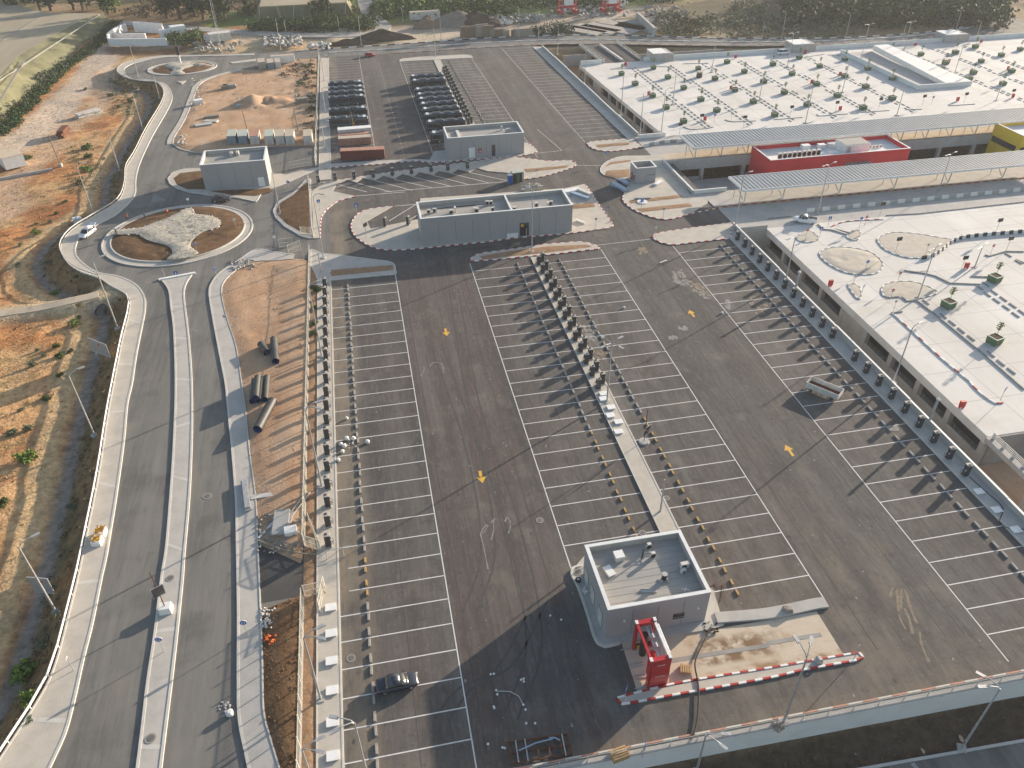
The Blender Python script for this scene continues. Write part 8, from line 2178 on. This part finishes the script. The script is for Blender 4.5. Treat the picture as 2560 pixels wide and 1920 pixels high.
# orchard and woods at the top
scrub('orchard', fill(1, 0, 1150, 2212, -80, 120, 230), 'leaf_bright', .8, 36, 5.0, 3.0, 30); scrub('woodland', fill(1, 0, 1050, 2212, -100, 170, 110) + fill(2, 0, 0, 900, -120, 80, 90), 'leaf_mid', .8, 40, 5.0, 3.6, 31)
scrub('woodland', fill(2, 0, 0, 1500, -160, 20, 130) + fill(1, 0, -300, 900, -160, -20, 90) + fill(1, 0, 1500, 2212, -20, 110, 30), 'leaf_dark', .9, 44, 6.0, 5.0, 32)
scrub('woodland', fill(3, 0, 150, 2050, -120, 250, 300), 'leaf_dark', .9, 60, 5.0, 6.0, 33); scrub('woodland', fill(3, 0, 700, 2000, -120, 230, 160), 'leaf_mid', .9, 55, 4.5, 6.5, 34)
scrub('woodland', fill(2, 0, 1250, 1800, 150, 300, 45) + fill(2, 0, 1850, 2212, 60, 320, 50) + fill(3, 0, 0, 700, 180, 320, 60), 'leaf_grey', .7, 34, 3.5, 2.2, 35); scrub('woodland', fill(2, 0, 1380, 1640, 180, 290, 18) + fill(1, 0, 0, 900, 0, 130, 60) + fill(0, 0, 1100, 2212, 0, 150, 60), 'leaf_brown', .6, 34, 3.6, 2.0, 36)
scrub('woodland', fill(0, 0, -100, 2212, -150, -20, 140), 'leaf_dark', .9, 44, 5.5, 5.5, 37)
TR = [(60, 85, 0, 1.5), (160, 95, 0, 1.6), (350, 95, 2, 1.5), (440, 90, 0, 1.7), (640, 85, 0, 1.7), (720, 90, 2, 1.4), (880, 80, 1, 1.3), (1000, 110, 7, 1.5), (940, 130, 1, 1.2), (1450, 160, 0, 1.9), (1560, 170, 0, 2.0), (1690, 150, 2, 1.5), (1760, 170, 0, 1.5), (1900, 190, 2, 1.6), (1950, 180, 0, 1.4), (2150, 130, 0, .9)]
for i, (x, y, k, s) in enumerate(TR): plant(k, q(0, 0, x, y, -.3), s * 1.4, '%s tree from the left behind the netted field and the far roundabout' % ordw(i + 1), 'trees at the upper left')
plant(0, q(1, 0, 575, 180, -.3), 1.9, 'single dense round tree standing behind the hedge of the yard road', None)
for i, (x, y) in enumerate([(540, 250), (610, 245), (1020, 180)]): plant(1, q(1, 0, x, y, -.3), .9, '%s small tree from the left along the yard road hedge' % ordw(i + 1), 'small trees at the yard hedge')
lx, ly = RNG.uniform(-125, -46, 5200), RNG.uniform(60, 300, 5200); k = (~inpoly(lx, ly, PAVED)) & (dist_poly(lx, ly, L_OUT) > 7)
lp = [(x, y, terrain_z(x, y)) for x, y in zip(lx[k], ly[k])]
rocks('clods', lp[::3], 'dirt_orange', .06, .26); rocks('clods', lp[1::9], 'rubble_grey', .06, .24); scrub('dry_tufts', lp[2::6], 'leaf_dry', .1, 9, .35, .14, 71); scrub('dry_tufts', lp[5::9], 'leaf_brown', .1, 9, .35, .14, 72)
rocks('clods', scatter(dirtL, 700, .16), 'dirt_tan', .05, .2); rocks('clods', scatter(low + [(-14.5, 67), (-14.5, low[0][1])], 260, .2), 'soil_brown', .06, .22)
# --- netted field at the upper left
cre = [G(-330, 470, 3.6), G(-140, 300, 3.6), G(0, 190, 3.6), G(44, 142, 3.6), G(82, 118, 3.6), G(209, 47, 3.6), G(260, 33, 3.6)]
bot = [G(-330, 640, -1.5), G(-140, 440, -1.5), G(0, 300, -1.5), G(60, 240, -1.5), G(106, 203, -1.5), G(230, 105, -1.2), G(285, 70, -1)]
net = thing('netted_field', 'broad field under tan shade netting at the upper left', 'net house', (0, 0, 0))
A = smooth_line(cre, 3); Bm = smooth_line(bot, 3); n = 60
A = [A[int(i * (len(A) - 1) / n)] for i in range(n + 1)]; Bm = [Bm[int(i * (len(Bm) - 1) / n)] for i in range(n + 1)]
mb = MB()
for i in range(n + 1):
    for k in range(7):
        u = k / 6; p = A[i].lerp(Bm[i], u); b_ = random.uniform(-.35, .35) * (0 < k < 6); mb.v.append((p.x + b_, p.y + b_, p.z + math.sin(u * 3.1) * .7 + b_))
for i in range(n):
    for k in range(6): a = i * 7 + k; mb.f.append((a, a + 1, a + 8, a + 7)); mb.mi.append(0)
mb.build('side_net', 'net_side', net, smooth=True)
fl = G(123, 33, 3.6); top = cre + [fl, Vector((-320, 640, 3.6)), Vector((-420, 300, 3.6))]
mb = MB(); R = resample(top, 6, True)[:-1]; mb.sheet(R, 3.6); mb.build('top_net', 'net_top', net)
for k, (a, c_) in enumerate([((0, 104), (100, 42)), ((0, 250), (60, 150)), ((-60, 240), (250, 36))]):
    pa_, pb_ = G(*a, 3.63), G(*c_, 3.63); MB().sweep([pa_, pb_], [1.6, .9, .5][k], 3.62, 3.68).build('seam', 'timber_grey' if k < 2 else 'fence_cream', net)
scrub('field_weeds', [Bm[random.randrange(n)].lerp(A[random.randrange(n)] if False else A[0], 0) + Vector((random.uniform(-2, 4), random.uniform(-2, 2), 1)) for _ in range(90)], 'leaf_grey', .35, 20, 1.4, .8, 41)
nt2 = thing('net_house', 'distant tan net house with slack sides behind the yard hedge', 'net house', q(1, 0, 420, 130))
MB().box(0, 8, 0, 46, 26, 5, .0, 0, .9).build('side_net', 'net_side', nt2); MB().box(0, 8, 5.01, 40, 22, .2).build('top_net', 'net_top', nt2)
for k in range(6): MB().tube([(-20 + k * 8, -4.5, 5), (-20 + k * 8 + random.uniform(-2, 2), -8, 0)], .12, 4).build('guy_rope', 'fence_cream', nt2)
# --- dirt yard between road and far lot
Yd = ql([(0, 0, [(1495, 1245), (1505, 1190), (1575, 1075), (1625, 975), (1690, 800), (1712, 748), (1780, 695), (1930, 645), (2100, 605)]), (1, 0, [(20, 600), (180, 590), (330, 515), (525, 505), (530, 560), (505, 1262), (100, 1272)]), (0, 0, [(1790, 1318), (1580, 1295)])])
gp_ = q(0, 0, 2190, 900)
yard = patch('dirt_yard', Yd, 'dirt_tan', .04, .35, 1.6, 51, 2.0, hill=[(gp_.x, gp_.y, 7.0, 3.2), (gp_.x + 7, gp_.y + 1, 5.5, 1.7), (gp_.x + 11, gp_.y - 1, 4, 1.0)])
yk = smooth_line(Yd[:9], 1.0); ysw = struct(MB().sweep(yk, 1.7, -.05, .13, side=1.0).build('sidewalk', 'paving')); kerb_line(yk, ysw, .3, -.05, .18); kerb_line(smooth_line(Yd[-3:] + Yd[:1], 1.0), ysw, .3, -.05, .16)
scrub('dry_scrub', fill(1, 0, 430, 520, 560, 1250, 40) + fill(1, 0, 200, 500, 560, 680, 30), 'leaf_brown', .35, 22, 1.1, .6, 52); scrub('dry_scrub', fill(1, 0, 350, 520, 520, 900, 30), 'leaf_mid', .35, 20, 1.1, .6, 53)
rocks('clods', scatter(Yd, 700, .2), 'dirt_tan', .1, .35)
rocks('rubble', [tuple(p)[:2] + (.3,) for p in fill(0, 0, 1660, 1760, 690, 960, 40) + fill(0, 0, 1530, 1620, 1180, 1260, 25) + fill(1, 0, 330, 500, 800, 900, 40) + fill(0, 0, 2050, 2212, 850, 950, 40)], 'rubble_white', .15, .6)
for lab, x, y, l, w_, rz, m, n_, h in [('grey concrete slabs lying at the left of the dirt yard', 1760, 1085, 6, 2.6, .1, 'concrete', 2, .3), ('second pile of grey slabs above the first in the yard', 1830, 1055, 4.6, 2.2, -.2, 'concrete', 2, .3), ('bundle of timber and slabs near the yard pavement', 1830, 1020, 5, 1.6, .1, 'timber_grey', 3, .3), ('pale concrete block beside the yard pavement', 1720, 900, 3, 2.4, .3, 'concrete_white', 2, .8), ('long wooden beam lying on the yard', 1765, 955, 8, .5, .95, 'wood_pallet', 1, .3), ('palletised blocks at the top of the dirt yard', 1990, 765, 4.5, 2, .1, 'rubble_grey', 3, .5), ('dark pallet stack beside the palletised blocks', 1945, 770, 2.5, 2, .2, 'timber_grey', 3, .5), ('blue barrels and pipes below the gravel heap', 2095, 925, 3.2, 1.2, .1, 'foil_blue', 2, .5)]:
    board_stack(lab, x / KT, y / KT, l, w_, rz, m, n_, h)
board_stack('rusty timber formwork beside the fence scrub', 640 + 400 / KT, 890 / KT, 4, 2, .2, 'timber_grey', 3, .6)
# --- containers, sheds, trailers
def container(label, p, rz, L, W, H, m, roof=None, ribs=True, name='container', cat='container'):
    t = thing(name, label, cat, p, rz)
    MB().bbox(-L / 2, L / 2, -W / 2, W / 2, .12, H).build('body', m, t); MB().bbox(-L / 2 - .04, L / 2 + .04, -W / 2 - .04, W / 2 + .04, H, H + .08).build('roof', roof or m, t)
    if ribs:
        rb = MB(); k = int(L / .35)
        for i in range(1, k): 
            for s in (-1, 1): rb.box(-L / 2 + i * L / k, s * (W / 2 + .03), .2, .15, .06, H - .35)
        o = rb.build('corrugation', m, t); o['kind'] = 'stuff'
    for s in (-1, 1):
        d_ = MB().bbox(-L / 2 - .05, -L / 2 - .005, s * W / 4 - W / 4 + .05, s * W / 4 + W / 4 - .05, .2, H - .15).build('door', m, t); MB().tube([(-L / 2 - .09, s * .2, .3), (-L / 2 - .09, s * .2, H - .3)], .03, 4).build('lock_bar', 'steel_galv', d_)
    return t
container('long dark red container standing before the parked buses', q(1, 0, 930, 1380) + Vector((0, 1.2, 0)), -.08, 12.2, 2.45, 2.7, 'container_red', 'container_rust_roof')
container('second red container with a rusty top behind the long one', q(1, 0, 860, 1260) + Vector((0, 1.5, 0)), -.02, 9.4, 2.4, 2.2, 'container_rust_roof', 'container_tan'); container('third red rusty container below the white one', q(1, 0, 850, 1225) + Vector((0, 2, 0)), 0, 9.0, 2.0, 1.8, 'container_red', 'container_rust_roof')
container('white container behind the red ones in the far lot', q(1, 0, 860, 1195) + Vector((0, 1.8, 0)), .02, 9.8, 2.45, 2.6, 'white_dirty', 'white_paint')
def z5(x, y): return G(460 + x / 5.53, 160 + y / 5.53)
for nm, x, m, rf in [('blue grey container at the left end of the container row', 675, 'container_blue', 'trailer_green'), ('second blue grey container of the row', 825, 'container_blue', 'trailer_green'), ('white container with red goods on its roof', 990, 'white_dirty', 'container_rust_roof'), ('white container with hoses on its roof', 1190, 'white_dirty', 'trailer_green'), ('fifth container of the row, white and plain', 1340, 'white_dirty', 'container_tan'), ('sixth container of the row, white beside the bush', 1475, 'white_dirty', 'container_tan'), ('single white container at the fence end of the row', 1725, 'white_dirty', 'container_tan')]:
    p = z5(x, 1125); container(nm, p + Vector((0, 3.1, 0)), math.pi / 2, 6.0, 2.5, 2.7, m, rf, False)
container('tan container beside the main road at the yard top', q(1, 0, 50, 600) + Vector((0, 3, 0)), math.pi / 2 + .1, 6, 2.6, 2.6, 'container_tan', 'container_tan'); container('blue container beside the tan one at the yard top', q(1, 0, 130, 605) + Vector((0, 3, 0)), math.pi / 2 + .1, 6, 2.4, 2.6, 'container_blue', 'container_tan'); container('narrow blue white container at the yard top', q(1, 0, 192, 600) + Vector((0, 3, 0)), math.pi / 2 + .1, 6, 2.0, 2.6, 'white_dirty', 'container_tan'); container('white container along the main road at the yard top', q(1, 0, 235, 560) + Vector((0, 3, 0)), .05, 9, 2.4, 2.8, 'white_paint', 'container_tan')
container('white flat roofed shed at the left edge above the orange land', qt(0, 0, 80, 1470) + Vector((0, 3.5, .3)), -1.0, 7.5, 5.5, 3.4, 'white_paint', 'sand_pale', False, 'white_shed', 'shed'); container('white trailer office in front of the upper trees', q(0, 0, 1900, 360) + Vector((0, 2, 0)), .25, 9, 4.5, 3.2, 'white_dirty', 'white_dirty', False, 'site_office', 'cabin'); container('small white box left of the trailer office', q(0, 0, 1790, 365) + Vector((0, 1, 0)), .2, 2.2, 2.2, 2.4, 'white_paint', 'white_paint', False, 'white_shed', 'shed')
container('white cube shed right of the white compound', q(0, 0, 1545, 325) + Vector((0, 2, 0)), .35, 6, 4, 4.4, 'white_paint', 'white_paint', False, 'white_shed', 'shed'); container('lower white shed adjoining the compound end', q(0, 0, 1440, 335) + Vector((0, 2, 0)), .35, 5, 3, 3.2, 'white_paint', 'white_paint', False, 'white_shed', 'shed')
cw = thing('compound_wall', 'curved white concrete compound wall at the upper left', 'wall', (0, 0, 0))
for pts, h in (([(945, 375), (1000, 392), (1450, 385)], 2.6), ([(945, 370), (960, 340), (1040, 285), (1100, 265)], 3.0), ([(985, 330), (1265, 330)], 2.0), ([(1170, 270), (1420, 285)], 4.0)):
    R = resample(smooth_line([q(0, 0, *p) for p in pts], 1.5), 3.0)
    for a, c_ in zip(R[:-1], R[1:]): MB().sweep([a, a.lerp(c_, .985)], .7, -.3, h).build('wall_panel', 'white_paint', cw)
t = thing('white_tank', 'white square tank on the bank beside the roundabout pavement', 'tank', qt(0, 1, 678, 270), .3); MB().box(0, 0, 0, 1.9, 1.5, 1.5).build('tank', 'white_paint', t); MB().cyl((0, 0, 1.5), (0, 0, 1.65), .3, n=10).build('lid', 'steel_galv', t)
t = thing('yellow_tripod', 'yellow steel tripod mast beside the nearest left bus', 'tripod', q(1, 0, 848, 1122))
for k in range(5): a = k * 1.257; MB().tube([(1.1 * math.cos(a), 1.1 * math.sin(a), 0), (0, 0, 2.4)], .06, 4).build('leg', 'paint_yellow', t)
MB().tube([(0, 0, 2.2), (-.3, 0, 5.6)], .07, 5).build('mast', 'paint_yellow', t)
for lab, b_, h in (('leaning wooden pole with a cable above the white shed', (0, 0, 525, 1440), 9), ('wooden pole standing in the container yard', (0, 0, 2150, 1180), 8)):
    p = qt(*b_); t = thing('wooden_pole', lab, 'pole', p); MB().tube([(0, 0, 0), (-.3, .2, h)], [.16, .11], 6).build('shaft', 'wood_pole', t); MB().box(0, 0, 0, 1, 1, .9).build('block', 'concrete', t)
t = thing('wooden_pole', 'wooden pole behind the containers near the far fence', 'pole', q(1, 0, 365, 1130)); MB().tube([(0, 0, 0), (-.3, .2, 8)], [.16, .11], 6).build('shaft', 'wood_pole', t); MB().box(0, 0, 0, .6, .6, .5).build('block', 'concrete', t)
board_stack('heap of bent white formwork on the haul track', 770 / KT, 1000 / KT, 9, 2.5, .7, 'rubble_white', 4, .4, fn=lambda a, b_, z: qt(0, 0, a * KT, b_ * KT)); board_stack('rusty formwork panels standing in the trench of the orange land', 560 / KT, 1170 / KT, 6, 2, 1.45, 'rust', 3, .8, fn=lambda a, b_, z: qt(0, 0, a * KT, b_ * KT)); board_stack('concrete barrier pieces across the orange land at the left edge', 200 / KT, 1520 / KT, 16, .8, .35, 'concrete', 1, .8, fn=lambda a, b_, z: qt(0, 0, a * KT, b_ * KT))
st_ = struct(MB().sweep(PATH[3:], 2.6, -3.0, [p.z for p in PATH[3:]]).build('foot_path', 'sand_pale'))
# signal mast on the far roundabout
t = thing('roundabout_mast', 'black and white post with a solar lamp on the far roundabout', 'post', q(0, 0, 1560, 545, .6)); MB().tube([(0, 0, 0), (0, 0, 3)], .35, 8).build('base', 'white_paint', t); MB().box(0, 0, 3, 1.1, .8, 3.2).build('lamp_box', 'black_plastic', t); MB().tube([(0, 0, 6.2), (0, 0, 9)], .06, 5).build('mast', 'steel_galv', t)
tri = q(0, 0, 1575, 708); struct(MB().prism([q(0, 0, 1530, 705), q(0, 0, 1610, 700), q(0, 0, 1575, 728)], 0, .16).build('splitter_island', 'paving')); struct(MB().prism([q(0, 1, 1330, 20), q(0, 1, 1440, 70), q(0, 1, 1305, 90)], -.05, .01).build('splitter_marking', 'spill_white')); struct(MB().prism([q(0, 0, 1985, 540), q(1, 0, 0, 510), q(1, 0, 0, 530), q(0, 0, 2010, 552)], 0, .15).build('splitter_island', 'paving'))
# --- main road kerbs and the yards behind
kh = struct(ob('kerb_line', None))
mid = [a.lerp(b_, .5) for a, b_ in zip([HW_N[int(i * (len(HW_N) - 1) / 60)] for i in range(56)], [HW_F[int(i * (len(HW_F) - 1) / 60)] for i in range(56)])]
for path, mt in ((HW_F[8:], ('kerb_white', 'kerb_black')), (mid[6:], ('kerb_white', 'kerb_stone')), ([p for p in HW_N if p.x > 14], ('kerb_faded', 'kerb_stone'))): kerb_stones(path, kh, mt, 3.2, w=.4, h=.25)
def heap(label, p, l, d_, h, m, rz=0):
    """uneven mound"""
    mb = MB(); n_, k_ = 22, 7
    for k in range(k_):
        u = k / (k_ - 1)
        for a in range(n_):
            t = 2 * math.pi * a / n_; r_ = (1 - u * .97) * random.uniform(.86, 1.12); mb.v.append((l / 2 * r_ * math.cos(t), d_ / 2 * r_ * math.sin(t), -.4 + h * (u ** .8) * random.uniform(.88, 1.1)))
    for k in range(k_ - 1):
        for a in range(n_): mb.f.append((k * n_ + a, k * n_ + (a + 1) % n_, (k + 1) * n_ + (a + 1) % n_, (k + 1) * n_ + a)); mb.mi.append(0)
    mb.f.append(tuple(range((k_ - 1) * n_, k_ * n_))); mb.mi.append(0)
    return tag(mb.build('earth_heap', m, None, p, rz), label, 'heap')
heap('long dark earth bank beside the main road', q(1, 0, 1090, 345), 30, 7, 4.6, 'soil_dark'); heap('lower dark earth bank left of the long one', q(1, 0, 800, 380), 26, 6, 2.4, 'soil_dark')
for i, (c, x, l, h) in enumerate([(1, 1870, 10, 4.2), (1, 1960, 6, 4.6), (1, 2010, 5, 4.4), (1, 2050, 3, 3), (1, 2110, 4, 3.2), (1, 2160, 3, 2.6), (2, 30, 3, 2.6), (2, 100, 8, 3.4)]):
    p = q(c, 0, x, 315); t = thing('timber_stack', '%s stack of brown timber from the left beside the main road' % ordw(i + 1), 'timber stack', p, .05, 'timber stacks')
    for k in range(3): MB().box(0, k * .9, 0, l, .85, h * random.uniform(.85, 1), 0, 0, .96).build('row', 'timber_grey' if i % 2 else 'wood_pole', t)
scrub('hedge', fill(2, 0, 180, 300, 280, 300, 12) + fill(2, 0, 300, 520, 260, 300, 26), 'leaf_dark', .5, 34, 2.2, 2.4, 61)
for i, (x, y, l, w_, rz) in enumerate([(600, 265, 22, 9, -.9), (720, 255, 22, 9, -.9), (850, 250, 26, 10, -.9), (960, 225, 24, 8, -.9), (1080, 240, 20, 8, -.9), (1150, 190, 26, 7, -.1)]):
    o = MB().box(0, 0, 0, l, w_, .5).build('concrete_slab', 'grey_dust', None, q(2, 0, x, y), rz); tag(o, '%s grey precast slab field from the left beyond the main road' % ordw(i + 1), 'slab', 'slab fields')
o = MB().sweep([q(2, 0, 1080, 170), q(2, 0, 1230, 310)], 1.2, 0, 3.2).build('precast_wall', 'concrete'); tag(o, 'grey precast wall running to the main road beside the slabs', 'wall')
rocks('rubble', [tuple(p)[:2] + (.4,) for p in fill(1, 0, 1900, 2212, 140, 215, 120) + fill(2, 0, 0, 260, 130, 200, 90) + fill(0, 0, 1680, 2080, 380, 450, 70) + fill(1, 0, 60, 390, 320, 410, 90) + fill(2, 0, 300, 1000, 40, 150, 110) + fill(2, 0, 1150, 1500, 60, 170, 60)], 'rubble_grey', .4, 1.7)
rocks('rubble', [tuple(p)[:2] + (.4,) for p in fill(1, 0, 1950, 2212, 150, 220, 60) + fill(1, 0, 60, 390, 330, 410, 40) + fill(2, 0, 450, 800, 60, 140, 50) + fill(1, 0, 450, 640, 380, 430, 30)], 'rubble_white', .4, 1.6)
heap('dark block of stacked timber beyond the main road', q(1, 0, 1480, 232), 14, 9, 5, 'wood_pole'); heap('grey gravel heap with a steep face beyond the road', q(1, 0, 1740, 210), 30, 14, 6, 'gravel_pile', -.2); heap('brown soil heap right of the gravel heap', q(1, 0, 1900, 212), 26, 13, 6, 'soil_dark', -.2)
def gantry(label, p, s=1.0):
    t = thing('gantry_crane', label, 'crane', p, .15); t.scale = (.75, .75, .9)
    for x in (-5, 5):
        for y in (-2.5, 2.5): MB().tube([(x, y, 0), (x * .92, y * .6, 22)], .35, 6).build('leg', 'red_paint', t)
        MB().box(x, 0, .8, 1.6, 7.5, 1.6).build('wheel_beam', 'red_paint', t)
    MB().box(0, 0, 3.2, 10.5, 1.4, 1.4).build('cross_beam', 'red_paint', t); MB().box(0, 0, 22, 14, 1.8, 2).build('top_beam', 'red_paint', t); MB().box(.5, -1, 4.7, 5.5, 2.6, 3).build('cabin', 'white_paint', t)
gantry('left red gantry crane cut by the top edge', q(2, 0, 475, 125)); gantry('right red gantry crane with a white cabin at the top edge', q(2, 0, 850, 110))
container('white site shed beside the right gantry crane', q(2, 0, 880, 60), .1, 10, 5, 4.5, 'white_paint', 'white_dirty', False, 'white_shed', 'shed'); container('pale blue shed at the edge of the far yard', q(1, 0, 1460, 165), .05, 14, 3, 3.4, 'white_dirty', 'container_tan', False, 'white_shed', 'shed')
struct(MB().sweep(smooth_line([q(1, 0, 930, -60), q(1, 0, 940, 20), q(1, 0, 975, 110), q(1, 0, 1080, 200), q(1, 0, 1100, 245), q(1, 0, 1000, 290), q(1, 0, 700, 305), q(1, 0, 300, 300), q(0, 0, 2100, 280), q(0, 0, 1600, 240), q(0, 0, 1000, 195)], 4), 7.0, -.5, .12).build('yard_road', 'grey_dust'))
t = thing('lattice_mast', 'tall lattice radio mast with antennas behind the trailer office', 'mast', q(0, 0, 1870, 240))
for k in range(3): a = k * 2.1; MB().tube([(.6 * math.cos(a), .6 * math.sin(a), 0), (.35 * math.cos(a), .35 * math.sin(a), 26)], .1, 4).build('chord', 'steel_galv', t)
mb = MB()
for k in range(24): a, c_ = (k % 3) * 2.1, ((k + 1) % 3) * 2.1; mb.tube([(.5 * math.cos(a), .5 * math.sin(a), k), (.5 * math.cos(c_), .5 * math.sin(c_), k + 1)], .05, 4)
mb.build('bracing', 'steel_galv', t)
# lower road below the retaining wall
la, lb = q(3, 3, 900, 1655, -4.2), q(3, 3, 2212, 1425, -4.2); ld = (lb - la).normalized(); ln_ = Vector((ld.y, -ld.x, 0))
struct(MB().sheet([la - ld * 40, lb + ld * 30, lb + ld * 30 + ln_ * 14, la - ld * 40 + ln_ * 14], -4.15).build('lower_road', 'asphalt_road'))
lk = struct(MB().sweep([la - ld * 40, lb + ld * 30], .3, -4.5, -4.0).build('kerb', 'kerb_stone')); struct(MB().sweep([la + ld * 4.5 + ln_ * .3, la + ld * 6.0 + ln_ * 6], .5, -4.146, -4.142).build('lane_marking', 'paint_faded'))
# --- haze
hz = MB(); hz.bbox(-2700, 2700, -620, 3500, -12, 86)
hm = bpy.data.materials.new('haze'); hm.use_nodes = True; hn = hm.node_tree; hn.nodes.clear()
pv = hn.nodes.new('ShaderNodeVolumePrincipled'); pv.inputs['Color'].default_value = (.93, .95, 1.0, 1); pv.inputs['Density'].default_value = HAZE; pv.inputs['Anisotropy'].default_value = .2
ho = hn.nodes.new('ShaderNodeOutputMaterial'); hn.links.new(pv.outputs[0], ho.inputs['Volume']); MATS['haze'] = hm
struct(hz.build('haze', hm), 'stuff')
